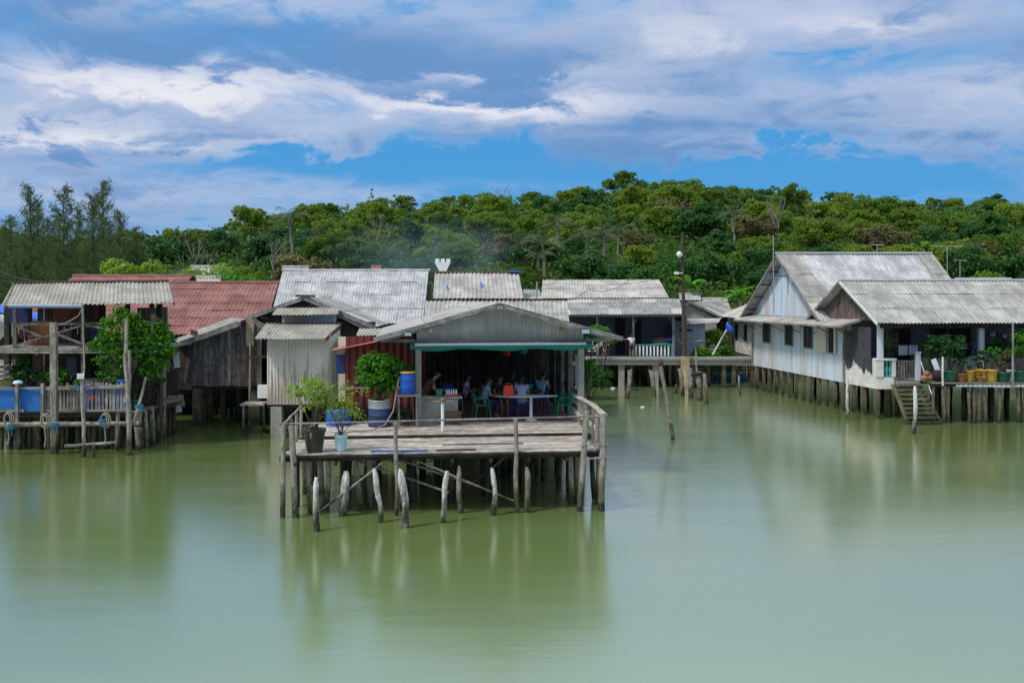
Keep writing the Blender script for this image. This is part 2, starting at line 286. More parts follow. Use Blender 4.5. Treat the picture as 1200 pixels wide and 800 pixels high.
# ---------------------------------------------------------------- mesh builder
ROOT={}
def _inv(parent):
    return ROOT[parent.name].inverted() if parent is not None else Matrix.Identity(4)
class MB:
    """collects shapes (world or local coordinates) and links them as ONE mesh object"""
    def __init__(s): s.v=[]; s.f=[]; s.u=[]; s.M=None; s.sm=[]
    def add(s,vs,fs,us,smooth=False):
        o=len(s.v)
        s.v+= [tuple(s.M@Vector(p)) for p in vs] if s.M else [tuple(p) for p in vs]
        s.f+=[tuple(i+o for i in f) for f in fs]; s.u+=us; s.sm+=[smooth]*len(fs)
        return s
    def obox(s,c,ax,ay,az,L):
        """oriented box; ax, ay, az half axes; L = long axis index for the grain"""
        c=Vector(c); a=[Vector(ax),Vector(ay),Vector(az)]
        vs=[c+a[0]*i+a[1]*j+a[2]*k for k in(-1,1) for j in(-1,1) for i in(-1,1)]
        fs=[(0,2,3,1),(4,5,7,6),(0,1,5,4),(2,6,7,3),(0,4,6,2),(1,3,7,5)]
        dims=[(0,1),(0,1),(0,2),(0,2),(1,2),(1,2)]
        us=[]
        for f,(d1,d2) in zip(fs,dims):
            l=L if L in(d1,d2) else d1; o=d2 if l==d1 else d1
            q=[]
            for i in f:
                co=((i&1)*2-1,((i>>1)&1)*2-1,((i>>2)&1)*2-1)
                q.append((co[o]*a[o].length,co[l]*a[l].length))
            us.append(q)
        return s.add(vs,fs,us)
    def box(s,x0,x1,y0,y1,z0,z1):
        d=[(x1-x0)/2,(y1-y0)/2,(z1-z0)/2]; L=max(range(3),key=lambda i:abs(d[i]))
        return s.obox(((x0+x1)/2,(y0+y1)/2,(z0+z1)/2),(d[0],0,0),(0,d[1],0),(0,0,d[2]),L)
    def bar(s,p0,p1,w,h=None,up=(0,0,1)):
        h=h or w; p0=Vector(p0); p1=Vector(p1); d=p1-p0; n=d.normalized(); up=Vector(up)
        if abs(n.dot(up))>.95: up=Vector((0,1,0))
        sx=n.cross(up).normalized(); sy=sx.cross(n)
        return s.obox((p0+p1)/2,sx*w/2,d/2,sy*h/2,1)
    def pole(s,p0,p1,r0,r1=None,seg=8,n=None,wob=0.0,cap=True,smooth=True):
        r1=r0 if r1 is None else r1; p0=Vector(p0); p1=Vector(p1); d=p1-p0; L=d.length
        n=n or (max(2,int(L/.35)) if wob else 1)
        ax=d.normalized(); t=Vector((1,0,0)) if abs(ax.x)<.9 else Vector((0,1,0)); a=ax.cross(t).normalized(); b=ax.cross(a)
        ph=random.uniform(0,50); rings=[]; us=[]
        for i in range(n+1):
            k=i/n; c=p0+d*k
            if wob and 0<i: c+= Vector((mnoise.noise((ph,k*L*.9,0)),mnoise.noise((ph,0,k*L*.9)),0))*wob
            r=(r0+(r1-r0)*k)
            rings.append([c+(a*math.cos(6.28318*j/seg)+b*math.sin(6.28318*j/seg))*r*(1+(wob and .25*mnoise.noise((ph+j,k*L*2.5,3)))) for j in range(seg)])
        vs=[q for ring in rings for q in ring]; fs=[]; us=[]
        for i in range(n):
            for j in range(seg):
                j2=(j+1)%seg; fs.append((i*seg+j,i*seg+j2,(i+1)*seg+j2,(i+1)*seg+j))
                u0=j*r0*.8; u1=(j+1)*r0*.8; v0=i*L/n; v1=(i+1)*L/n; us.append([(u0,v0),(u1,v0),(u1,v1),(u0,v1)])
        s.add(vs,fs,us,smooth)
        if cap:
            o=[rings[-1],rings[0][::-1]]
            for ring in o: s.add(ring,[tuple(range(seg))],[[(.1*math.cos(j),.1*math.sin(j)) for j in range(seg)]])
        return s
    def path(s,pts,r,seg=6):
        for a,b in zip(pts[:-1],pts[1:]): s.pole(a,b,r,seg=seg)
        return s
    def poly(s,pts,th,direction=None):
        """flat polygon given by points, extruded by th along its normal (or a direction)"""
        P=[Vector(p) for p in pts]; n=Vector((0,0,0))
        for i in range(len(P)): n+=(P[i]-P[0]).cross(P[(i+1)%len(P)]-P[0])
        n=(Vector(direction).normalized() if direction else n.normalized())
        B=[p+n*th for p in P]; k=len(P); ax=(P[1]-P[0]).normalized(); ay=n.cross(ax)
        up=Vector((0,0,1)) if abs(n.z)<.8 else Vector((0,1,0)); ay=(up-n*up.dot(n)).normalized(); ax=ay.cross(n)
        uv=[((p-P[0]).dot(ax),(p-P[0]).dot(ay)) for p in P]
        vs=P+B; fs=[tuple(range(k))[::-1],tuple(range(k,2*k))]; us=[uv[::-1],uv[:]]
        for i in range(k):
            j=(i+1)%k; fs.append((i,j,j+k,i+k)); us.append([(0,0),((P[j]-P[i]).length,0),((P[j]-P[i]).length,th),(0,th)])
        return s.add(vs,fs,us)
    def lathe(s,c,prof,seg=16,smooth=True,axis=None):
        c=Vector(c); vs=[]; fs=[]; us=[]
        for r,z in prof:
            for j in range(seg):
                a=6.28318*j/seg; vs.append(c+Vector((r*math.cos(a),r*math.sin(a),z)))
        for i in range(len(prof)-1):
            for j in range(seg):
                j2=(j+1)%seg; fs.append((i*seg+j,i*seg+j2,(i+1)*seg+j2,(i+1)*seg+j))
                us.append([(j/seg,prof[i][1]),((j+1)/seg,prof[i][1]),((j+1)/seg,prof[i+1][1]),(j/seg,prof[i+1][1])])
        s.add(vs,fs,us,smooth)
        for i,rev in((0,True),(len(prof)-1,False)):
            if prof[i][0]>1e-4:
                ring=vs[i*seg:(i+1)*seg]; ring=ring[::-1] if rev else ring
                s.add(ring,[tuple(range(seg))],[[(.1*math.cos(j),.1*math.sin(j)) for j in range(seg)]])
        return s
    def ell(s,c,r,seg=12,rings=8,rot=None):
        c=Vector(c); vs=[];fs=[];us=[]
        for i in range(rings+1):
            th=math.pi*i/rings
            for j in range(seg):
                a=6.28318*j/seg; q=Vector((r[0]*math.sin(th)*math.cos(a),r[1]*math.sin(th)*math.sin(a),r[2]*math.cos(th)))
                if rot: q=rot@q
                vs.append(c+q)
        for i in range(rings):
            for j in range(seg):
                j2=(j+1)%seg; fs.append((i*seg+j,(i+1)*seg+j,(i+1)*seg+j2,i*seg+j2)); us.append([(j/seg,i/rings)]*4)
        return s.add(vs,fs,us,True)
    def sheet(s,a0,a1,b0,b1,period=.15,amp=.022,row=1.5,jag=.02,sw=.8,lift=.018,th=.006,sub=6,square=False):
        """corrugated sheeting. a0-a1: lower edge, b0-b1: upper edge; waves run up the slope"""
        a0,a1,b0,b1=map(Vector,(a0,a1,b0,b1)); wd_=max((a1-a0).length,(b1-b0).length); ln=((b0+b1)/2-(a0+a1)/2).length
        n=((a1-a0).cross(b0-a0)).normalized()
        if abs((b1-b0).length)>.01 and (a1-a0).length<.01: n=((b1-b0).cross(b0-a0)).normalized()
        if n.z<-.05: n=-n
        nr=max(1,round(ln/row)); nu=max(2,int(wd_/period*sub)); ph=random.uniform(0,9)
        for r in range(nr):
            v0=r/nr; v1=min(1.0,(r+1)/nr+.10/ln if r<nr-1 else 1.0)
            vs=[];us=[];fs=[]
            for i in range(nu+1):
                k=i/nu; u=k*wd_; w=math.sin(6.28318*u/period)
                if square: w=max(-1,min(1,w*2.2))
                w*=amp
                col=math.floor(u/sw); j=(mnoise.cell((col+ph,r+ph,1.0))-.5)*jag; tl=(mnoise.cell((col+ph,r+ph,5.0))-.5)*.012
                for vv,li in((v0-(j/ln if r==0 else j*.6/ln),lift if r>0 else 0),(v1,0)):
                    p=(a0.lerp(a1,k)).lerp(b0.lerp(b1,k),vv)+n*(w+li+tl); vs.append(p); us.append((u,vv*ln))
            for i in range(nu): fs.append((2*i,2*i+2,2*i+3,2*i+1))
            s.add(vs,fs,[[us[q] for q in f] for f in fs],True)
        return s
    def build(s,name,mat,parent=None,origin=None):
        me=bpy.data.meshes.new(name); 
        if parent is None:
            V=np.array(s.v); o=Vector(origin) if origin else Vector(((V[:,0].min()+V[:,0].max())/2,(V[:,1].min()+V[:,1].max())/2,V[:,2].min()))
            Mi=Matrix.Translation(-o)
        else: Mi=_inv(parent); o=None
        vs=np.array(s.v,dtype=np.float64); A=np.array(Mi)
        vs=vs@A[:3,:3].T+A[:3,3]
        me.from_pydata(vs.tolist(),[],s.f)
        uvl=me.uv_layers.new(name='UVMap'); flat=[c for q in s.u for p in q for c in p]
        uvl.data.foreach_set('uv',flat); me.polygons.foreach_set('use_smooth',s.sm)
        me.materials.append(mat); me.update()
        ob=bpy.data.objects.new(name,me); COL.objects.link(ob)
        if parent is not None: ob.parent=parent; ROOT[ob.name]=ROOT[parent.name]
        else: ob.location=o; ROOT[ob.name]=Matrix.Translation(o)
        return ob
def tag(o,label=None,cat=None,group=None,kind=None):
    if label: o['label']=label
    if cat: o['category']=cat
    if group: o['group']=group
    if kind: o['kind']=kind
    return o
def thing(name,loc,label,cat,group=None,rz=0):
    o=bpy.data.objects.new(name,None); o.empty_display_size=.3; COL.objects.link(o); o.location=loc; o.rotation_euler=(0,0,rz)
    ROOT[o.name]=Matrix.Translation(Vector(loc))@Matrix.Rotation(rz,4,'Z'); return tag(o,label,cat,group)
def local(parent):
    """a builder whose shapes are given in the parent's own coordinates"""
    m=MB(); m.M=ROOT[parent.name].copy(); return m
KIDS={}
def copy_tree(o,parent=None,loc=None,rz=None,sc_=None,label=None,group=None):
    c=o.copy(); COL.objects.link(c)
    if parent is not None: c.parent=parent
    if loc is not None: c.location=loc
    if rz is not None: c.rotation_euler=(0,0,rz)
    if sc_ is not None: c.scale=sc_ if hasattr(sc_,'__len__') else (sc_,sc_,sc_)
    if label: c['label']=label
    if group: c['group']=group
    if o.name not in KIDS: KIDS[o.name]=list(o.children)
    for ch in KIDS[o.name]: copy_tree(ch,c)
    return c

# ---- leaves: many small leaf faces from arrays
def leaf_mesh(name,P,N,size,aspect,mat,parent=None,droop=None,axis=None,fold=.0):
    """P centres, N leaf normals, size per leaf; each leaf a 4-point blade"""
    P=np.asarray(P,dtype=float); N=np.asarray(N,dtype=float); n=len(P); size=np.broadcast_to(size,(n,)).reshape(n,1)
    N/= np.linalg.norm(N,axis=1,keepdims=True)+1e-9
    if axis is None:
        rnd=RNG.normal(size=(n,3)); A=np.cross(N,rnd)
    else:
        A=np.asarray(axis,dtype=float); A=A-N*(A*N).sum(1,keepdims=True)
    A/= np.linalg.norm(A,axis=1,keepdims=True)+1e-9
    B=np.cross(N,A)
    v=np.stack([P-A*size,P-B*size*aspect-N*size*fold*0,P+A*size,P+B*size*aspect],1)
    v[:,0]-=N[:]*size*fold; v[:,2]-=N[:]*size*fold
    v=v.reshape(-1,3)
    if parent is not None:
        A4=np.array(_inv(parent)); v=v@A4[:3,:3].T+A4[:3,3]
    me=bpy.data.meshes.new(name); me.vertices.add(4*n); me.vertices.foreach_set('co',v.ravel())
    me.loops.add(4*n); me.loops.foreach_set('vertex_index',np.arange(4*n,dtype=np.int32))
    me.polygons.add(n); me.polygons.foreach_set('loop_start',np.arange(0,4*n,4,dtype=np.int32)); me.polygons.foreach_set('loop_total',np.full(n,4,dtype=np.int32))
    me.update(calc_edges=True); me.validate(); me.materials.append(mat)
    ob=bpy.data.objects.new(name,me); COL.objects.link(ob)
    if parent is not None: ob.parent=parent; ROOT[ob.name]=ROOT[parent.name]
    return ob
RNG=np.random.default_rng(11)
def clump_points(centres,radii,per,flat=.8,shell=.35,outb=1.0):
    P=[];N=[]
    for c,r,k in zip(centres,radii,per):
        d=RNG.normal(size=(k,3)); d/=np.linalg.norm(d,axis=1,keepdims=True)
        d[:,2]=np.where(d[:,2]<-.4,-d[:,2]*.6,d[:,2])
        rr=r*(1-shell*RNG.random((k,1))**1.5)
        P.append(np.asarray(c)+d*rr*np.array([1,1,flat])); N.append(d*outb+RNG.normal(size=(k,3))*.55+np.array([0,0,.35]))
    return np.concatenate(P),np.concatenate(N)
# ================================================================ SETTING
def lerp_tab(tab,x):
    if x<=tab[0][0]: return tab[0][1]
    for (a,b),(c,d) in zip(tab[:-1],tab[1:]):
        if x<=c: return b+(d-b)*(x-a)/(c-a)
    return tab[-1][1]
w=MB(); w.poly([(-900,-60,0),(900,-60,0),(900,900,0),(-900,900,0)],-.02); tag(w.build('water',WATER,None,(0,0,0)),kind='structure')
SKYL=[(-300,276),(0,280),(140,276),(215,268),(255,263),(300,247),(350,240),(420,230),(450,234),(520,240),(570,231),(640,226),(700,219),(780,215),(860,221),(920,226),(1000,229),(1060,240),(1095,237),(1150,231),(1200,233),(1500,244)]
def hill(x,y):
    px=600+x*1200/max(y,60); top=CH+(HOR-lerp_tab(SKYL,px))*200/F-4.6-(1.1 if px<430 else 0)
    t=(y-69)/131.0
    if t<=0: return max(-1.5,1.2+(y-69)*.5)
    k=min(t,1.0)**.95
    z=1.2+(top-1.2)*k
    if t>1: z=1.2+(top-1.2)*(1-(t-1)*.35)
    return z+1.0*mnoise.noise((x*.03,y*.03,0))*min(1,t*3)
def shore(x):   # where the mud bank meets the water
    return 0
g=MB(); nx,ny=110,60; vs=[];fs=[]
for j in range(ny+1):
    y=58+ (j/ny)**1.3*300
    for i in range(nx+1):
        x=(-.85+1.7*i/nx)*max(y,60)*1.0
        vs.append((x,y,hill(x,y)+(-2.2 if y<61 else 0)))
for j in range(ny):
    for i in range(nx):
        a=j*(nx+1)+i; fs.append((a,a+1,a+nx+2,a+nx+1))
g.add(vs,fs,[[(vs[q][0],vs[q][1]) for q in f] for f in fs],True)
tag(g.build('hillside',GROUND,None,(0,120,0)),kind='structure')

# ---------------------------------------------------------------- trees: kinds
def fold_tree(i,h,cr,mat,n_clump,leaf,flat=.75,trunk_r=.18,per=110,label='',lobes=1.0):
    t=thing('broadleaf_tree',(0,0,0),label,'tree')
    cz=h-cr*flat*1.15; cs=[];rs=[];ks=[]
    for k in range(n_clump):
        d=RNG.normal(size=3); d/=np.linalg.norm(d); d[2]=abs(d[2])*.9-.28
        rad=cr*(.55+.45*RNG.random()); rr=cr*(.12+.20*RNG.random()**1.3)*lobes
        cs.append((d[0]*rad*(.8+.35*RNG.random()),d[1]*rad*(.8+.35*RNG.random()),cz+d[2]*rad*flat+RNG.normal()*cr*.15)); rs.append(rr); ks.append(int(per*(rr/(cr*.24))**1.5))
    P,N=clump_points(cs,rs,ks,.8)
    P2,N2=clump_points([(0,0,cz-.15*cr)],[cr*.62],[int(per*4)],flat*.9,.6)
    P=np.concatenate([P,P2]);N=np.concatenate([N,N2])
    sz=leaf*(.6+.7*RNG.random(len(P)))
    leaf_mesh('crown',P,N,sz,.62,mat,t)
    m=local(t); m.pole((0,0,-1.0),(0,0,h*.55),trunk_r*.8,trunk_r*.5,7,6,.12)
    for k in range(7):
        a=k*.9+i; z0=h*(.3+.05*k*.6); q=cs[(k*3)%len(cs)]
        m.pole((0,0,z0),(q[0]*.8,q[1]*.8,q[2]),trunk_r*.45,trunk_r*.12,5,4,.15)
    m.build('trunk',BARK,t)
    return t
def casuarina(h,sp,label):
    t=thing('casuarina_tree',(0,0,0),label,'tree'); P=[];N=[];A=[]; m=local(t)
    m.pole((0,0,-1),(.1,0,h*.97),.17,.02,7,10,.14)
    nb=int(h*9)
    for k in range(nb):
        z=h*(.12+.86*(k/nb)**.9); f=(1-(z/h))**.75; L=sp*(.13+f*.95)*random.uniform(.6,1.1); a=random.uniform(0,6.28)
        d=Vector((math.cos(a),math.sin(a),random.uniform(.35,1.0))).normalized()
        b0=Vector((0,0,z)); b1=b0+d*L
        if k%2==0: m.pole(b0,b1,.035,.01,4,1,0)
        for q in range(int(9+L*12)):
            s=random.uniform(.15,1.05); c=b0+d*L*s+Vector((random.gauss(0,.10),random.gauss(0,.10),random.gauss(-.05,.16)))*(.6+L*.35)
            P.append(c); N.append((random.gauss(0,1),random.gauss(0,1),random.gauss(0,.5))); A.append((d.x*.8+random.gauss(0,.5),d.y*.8+random.gauss(0,.5),random.gauss(-.1,.7)))
    leaf_mesh('crown',P,N,.26*(.6+.8*RNG.random(len(P))),.085,L_CAS,t,axis=A)
    m.build('trunk',BARK,t); return t
def palm(h,fl,label,lean=.6,drypart=False):
    t=thing('coconut_palm',(0,0,0),label,'palm tree'); m=local(t)
    top=Vector((lean,lean*.3,h)); m.pole((0,0,-1),top,.17,.12,8,9,.10); m.build('trunk',BARKP,t)
    P=[];N=[];A=[];S=[]
    for k in range(15):
        a=k*2.399+random.uniform(-.2,.2); up=random.uniform(-.1,1.7); L=fl*random.uniform(.8,1.1); pts=[]
        d=Vector((math.cos(a),math.sin(a),0)); n=26
        for q in range(n):
            s=q/(n-1); p=top+d*L*s*(1-.18*s)+Vector((0,0,L*(up*s*.75-(.40+.38*up)*s*s*1.0)))
            pts.append(p)
        for q in range(1,n):
            ax=(pts[q]-pts[q-1]).normalized(); side=ax.cross(Vector((0,0,1))); side=side.normalized() if side.length>.01 else Vector((1,0,0))
            w_=fl*.21*math.sin(min(1,.25+q/n*.9)*3.0)**.7 if q<n-1 else .1
            P.append((pts[q]+pts[q-1])/2); N.append(side.cross(ax)); A.append(ax); S.append(.10)
            for sg in(-1,1):
                dd=(side*sg+ax*.7+Vector((0,0,-.45-random.random()*.5))).normalized()
                P.append(pts[q]+dd*w_*.5); A.append(dd); N.append(ax.cross(dd)+Vector((random.gauss(0,.2),0,.3))); S.append(w_*.5)
    S=np.array(S); leaf_mesh('crown',P,N,S,.13,L_PALM,t,axis=A); return t
def bare_tree(h,label,spread=.5):
    t=thing('bare_tree',(0,0,0),label,'tree'); m=local(t)
    def br(p,d,L,r,lv):
        e=p+d*L; m.pole(p,e,r,r*.6,5,3,.1*L)
        if lv>0:
            for k in range(3 if lv>1 else 4):
                nd=(d+Vector((random.gauss(0,spread),random.gauss(0,spread),random.gauss(.12,.2)))).normalized(); br(e if k else p+d*L*.7,nd,L*random.uniform(.55,.8),r*.55,lv-1)
    br(Vector((0,0,-.8)),Vector((0,0,1)),h*.42,.13,4); m.build('trunk',BARKP,t)
    return t
def banana(h,label):
    t=thing('banana_plant',(0,0,0),label,'plant'); m=local(t); m.pole((0,0,-.3),(0,0,h*.5),.12,.07,8); m.build('stem',BARKP,t)
    q=local(t)
    for k in range(9):
        a=k*2.4; up=.6+.7*((k*37)%10)/10; L=h*.62; d=Vector((math.cos(a),math.sin(a),0)); sd=Vector((-d.y,d.x,0)); row=[]
        for n_ in range(10):
            f=n_/9; c=Vector((0,0,h*.48))+d*L*f*.75+Vector((0,0,L*(up*f-.75*f*f))); w_=.28*math.sin(3.1*min(1,f+.06))**.6
            row+= [c+sd*w_+Vector((0,0,.08)),c,c-sd*w_+Vector((0,0,.08))]
        q.add(row,[(3*n_+o,3*n_+3+o,3*n_+4+o,3*n_+1+o) for n_ in range(9) for o in(0,1)],[[(0,0),(0,1),(1,1),(1,0)]]*18,True)
    q.build('leaf_blade',L_GARD,t); return t

kinds=[]
for i,(h,cr,mat,nc,lf,flat,lab) in enumerate([
    (8.4,3.3,L_FOR,52,.19,.80,'rounded light green broadleaf tree'),
    (9.2,3.0,L_FOR,50,.18,1.0,'tall light green broadleaf tree'),
    (7.8,3.6,L_FOR,54,.19,.62,'wide spreading light green tree'),
    (8.0,3.1,L_DARK,48,.18,.85,'dense dark green broadleaf tree'),
    (9.6,2.7,L_FOR,36,.18,.95,'slender open crowned green tree'),
    (7.2,3.4,L_DARK,44,.20,.70,'low bushy dark green tree'),
    (6.8,2.8,L_BROWN,36,.17,.75,'brownish olive tree with thin foliage'),
    (8.6,3.2,L_FOR,40,.20,.72,'uneven yellow-green broadleaf tree')]):
    kinds.append((fold_tree(i,h,cr,mat,nc,lf*.9,flat,per=95,label=lab),lab))
used=[False]*len(kinds)
def zone(px):
    return ['above the far left stilt house','above the red tiled roof','above the pale zinc roof','above the grey roofs in the middle','behind the lamp pole and walkway','above the big pale blue house','above the porch at the right edge'][min(6,max(0,int(px//172)))]
ROWS=[84,91,99,108,117,127,138,149,161,174,187,200,213]
cnt=0
for ri,y0 in enumerate(ROWS):
    sp=74 if y0<110 else 52 if y0<150 else 45
    px=-45+random.uniform(0,sp)
    while px<1250:
        y=y0*random.uniform(.965,1.035); x=X(px,y); px+=sp*random.uniform(.75,1.22)
        if y<97 and px<165: continue          # the casuarinas stand here
        q=random.random(); right=px>600
        ki=random.choice([0,1,2,7,4,0,1,7,4,3,5,3,6]) if ri>3 else random.choice([3,5,3,0,2,5,6,7])
        if px<430 and ri>2: ki=random.choice([0,1,2,3,5,4,3,5])
        sc_=(.80 if ri<3 else .92)*random.uniform(.72,1.15)
        if ri>=9: sc_*=.78
        if ri>=10 and random.random()<.3: sc_*=1.18
        root,lab=kinds[ki]; band='on the ridge skyline' if ri>=10 else 'halfway up the forest slope' if ri>=5 else 'at the foot of the forest slope'
        if abs(px-620)<25 and ri<2: continue
        L=lab+' '+band+' '+zone(px); L=' '.join(L.split()[:16]); G='forest trees: '+L
        loc=(x,y,hill(x,y)-.3); s=(sc_*random.uniform(.92,1.1),sc_*random.uniform(.92,1.1),sc_)
        if not used[ki]:
            used[ki]=True; root.location=loc; root.scale=s; root['label']=L; root['group']=G; KIDS[root.name]=list(root.children)
        else: root=copy_tree(root,None,loc,random.uniform(0,6.28),s,L,G)
        cnt+=1
print('forest trees',cnt)
for u,(r,l) in zip(used,kinds):
    assert u,l
# undergrowth that fills the slope between the crowns
P=[];N=[]
n=260000
yy=74+ (RNG.random(n)**1.1)*150; pxs=-60+RNG.random(n)*1330; xx=(pxs-600)*yy/F
zz=np.array([hill(float(a),float(b)) for a,b in zip(xx,yy)])
bump=np.array([mnoise.noise((a*.35,b*.35,0)) for a,b in zip(xx,yy)])
P=np.stack([xx,yy,zz+RNG.random(n)**.6*(3.0+5.5*np.clip(bump+.1,0,1)*np.clip((yy-90)/60,.1,1)*np.clip((180-yy)/20,0,1))],1); N=RNG.normal(size=(n,3))*.7+np.array([0,-.4,.8])
leaf_mesh('undergrowth',P,N,(.16+.22*RNG.random(n))*(yy/125),.6,L_UND); tag(bpy.data.objects['undergrowth'],kind='stuff',label='dark shrubs and low growth covering the hillside between the trees')

# casuarinas at the left edge
cas=[casuarina(10.8,2.9,'c'),casuarina(10.4,2.6,'c'),casuarina(11.2,3.3,'c')]
spots=[(-22,74,0,1.05),(34,78,1,1.16),(74,82,0,1.12),(108,80,2,1.02),(122,86,1,1.22),(12,86,2,.86),(56,90,2,.85),(92,92,0,.95),(140,90,1,.98),(-45,84,2,.95),(20,70,1,.72),(66,72,0,.70),(100,74,1,.74),(-12,72,0,.70),(44,96,0,1.0)]
cl=['tall feathery casuarina cut by the left edge of the photo','leftmost whole casuarina top standing against the cloud','feathery casuarina second from the left with a narrow top','tallest feathery casuarina with a pointed top','feathery casuarina with a crooked tip right of the tallest one',
    'dark casuarina filling the gap behind the far left roof','casuarina low behind the middle of the casuarina row','casuarina low behind the tallest casuarina','rightmost casuarina of the row beside the broadleaf trees','casuarina mostly outside the left edge of the photo',
    'short casuarina in front at the far left','short casuarina in front of the row middle','short casuarina in front near the red roofs','short casuarina hugging the left edge','casuarina deep behind the others on the left']
for i,(px,y,k,s) in enumerate(spots):
    x=X(px,y); loc=(x,y,hill(x,y)-.2)
    if i in(0,1,3): r=cas[k]; r.location=loc; r.scale=(s,s,s); r['label']=cl[i]; r['group']='casuarinas at the left'; KIDS[r.name]=list(r.children)
    else: copy_tree(cas[k],None,loc,random.uniform(0,6.28),s,cl[i],'casuarinas at the left')
for i,(px,y,k,s) in enumerate([(8,94,0,.80),(30,90,1,.78),(50,84,2,.66),(84,84,0,.74),(112,92,1,.74),(134,84,2,.62),(156,90,0,.66),(174,86,1,.55),(-30,78,2,.70),(70,98,0,.9),(128,100,1,.86),(160,102,2,.74),(40,64+4,1,.52),(84,69,0,.50)]):
    x=X(px,y); copy_tree(cas[k],None,(x,y,hill(x,y)-.2),random.uniform(0,6.28),(s*1.25,s*1.25,s),'lower brownish-green casuarina filling the mass under the tall feathery tops at the left','low casuarina mass at the left')
# palms
pal=palm(5.6,2.9,'p'); pal2=palm(6.6,2.6,'p',-.5)
ps=[(197,78,0,.82,'coconut palm with drooping fronds behind the red tiled roof'),(350,104,1,1.15,'tall coconut palm among the trees above the pale zinc roof'),
    (642,88,0,.98,'greyish coconut palm furthest left in the palm group'),(656,94,1,1.0,'biggest pale coconut palm of the middle palm group'),(682,96,0,.92,'coconut palm in the middle palm group right of the biggest one'),
    (702,90,1,.86,'rightmost coconut palm of the middle palm group'),(628,84,1,.75,'small coconut palm at the lower left of the palm group'),(860,108,1,.95,'lone coconut palm with bent trunk above the house by the walkway'),(722,100,0,.9,'small dark coconut palm right of the palm group')]
for i,(px,y,k,s,l) in enumerate(ps):
    x=X(px,y); loc=(x,y-1.5,hill(x,y)-.2); r=(pal,pal2)[k]
    if i<2: r.location=loc; r.scale=(s,s,s); r['label']=l; r['group']='coconut palms'; KIDS[r.name]=list(r.children)
    else: copy_tree(r,None,loc,i*1.7,s,l,'coconut palms')
# bare trees
bt=bare_tree(8,'b'); bt2=bare_tree(7,'b',.32)
bs=[(330,98,0,.8,'pale leafless tree with a twisted top above the pale zinc roof'),(450,106,1,.95,'slim leafless tree above the middle of the zinc roof'),(905,118,1,1.0,'brown leafless tree above the big blue house gable'),
    (245,92,1,.95,'bare dead tree poking above the skyline at the left'),(590,190,0,.8,'small bare crown on the ridge above the middle houses'),(380,112,0,.7,'forked bare tree above the zinc roof'),(945,140,0,.8,'bare pale tree among green crowns right of the gable peak')]
for i,(px,y,k,s,l) in enumerate(bs):
    x=X(px,y); loc=(x,y-3,hill(x,y)+.3); r=(bt,bt2)[k]
    if i<2: r.location=loc; r.scale=(s,s,s); r['label']=l; r['group']='leafless trees'; KIDS[r.name]=list(r.children)
    else: copy_tree(r,None,loc,i*2.1,s,l,'leafless trees')
# banana plants near the middle houses
ba=banana(3.0,'banana plant with broad leaves behind the grey gable house'); ba.location=(X(808,74),74,Z(362,74)); ba['group']='banana plants'; KIDS[ba.name]=list(ba.children)
copy_tree(ba,None,(X(866,72),72,Z(372,72)),2.0,.9,'banana plant rising beside the white board house roof','banana plants')
# bushes just behind the houses: name, px, py (top), distance, radius
def bush(px,py,Y,r,mat,label,name='shrub',cat='shrub',flat=.8,leaf=.11,n=10,zbase=None,cl=1.0,group=None,per=130):
    top=Z(py,Y); c0=Vector((X(px,Y),Y,top-r*flat)); zb=zbase if zbase is not None else c0.z-r*1.4
    t=thing(name,(c0.x,c0.y,zb),label,cat,group); cs=[];rs=[]
    for k in range(n):
        a=random.uniform(0,6.28); q=random.uniform(.3,.8)*r; cs.append((c0.x+math.cos(a)*q,c0.y+math.sin(a)*q*.7,c0.z+random.uniform(-.6,.45)*r*flat)); rs.append(r*random.uniform(.3,.5)*cl)
    P,N=clump_points(cs,rs,[int(per*(q/(r*.4))) for q in rs]); leaf_mesh('foliage',P,N,leaf*(.6+.8*RNG.random(len(P))),.5,mat,t,fold=.15)
    m=MB()
    for k in range(4): m.pole((c0.x+random.uniform(-.1,.1),c0.y,zb),(cs[k][0],cs[k][1],cs[k][2]),.035,.015,5,3,.05)
    m.build('stem',BARK,t); return t
bush(820,332,76,1.9,L_GARD,'bright green shrub behind the grey gable house roof')
bush(848,336,80,1.6,L_YEL,'yellowish shrub top left of the white board house')
bush(155,298,74,2.2,L_YEL,'bright yellow-green bamboo clump behind the small red roof',leaf=.16,n=14)
bush(240,306,70,2.2,L_YEL,'low yellow-green bush beside the small grey far roof',leaf=.12,n=12,flat=.5)
bush(285,316,68,1.9,L_GARD,'flat green bush behind the ridge of the red tiled roof',flat=.5)
bush(520,322,75,2.2,L_GARD,'round bright green bush just behind the corrugated ridge',n=14,leaf=.12)
bush(576,314,72,2.4,L_DGARD,'dark green bush behind the right end of the upper corrugated roof',n=14)
bush(640,326,80,2.0,L_DGARD,'dark bush behind the narrow gap between two grey roofs',n=12)
bush(740,326,78,3.0,L_DGARD,'wide green bush behind the grey porch house roof',n=16,flat=.5,leaf=.13)
bush(775,306,90,2.6,L_FOR,'leafy bush above the right end of the porch house roof',n=14,leaf=.13)
bush(870,286,86,3.4,L_DARK,'big rounded dark tree behind the white board house',name='rounded_tree',cat='tree',n=26,leaf=.15,flat=.9)
bush(900,300,80,2.4,L_DARK,'dark shrub close behind the big gable left of the mast',n=18,leaf=.14)
bush(1040,306,84,2.6,L_BROWN,'round olive bush behind the ridge of the big pale house roof',n=16,leaf=.14)
bush(1140,318,76,2.0,L_FOR,'green bush behind the small roof at the right',n=12,leaf=.13,flat=.6)
bush(828,380,63,1.15,L_YEL,'tall sunlit bush growing in the gap beside the blue wall',n=14,leaf=.09,zbase=-.2)
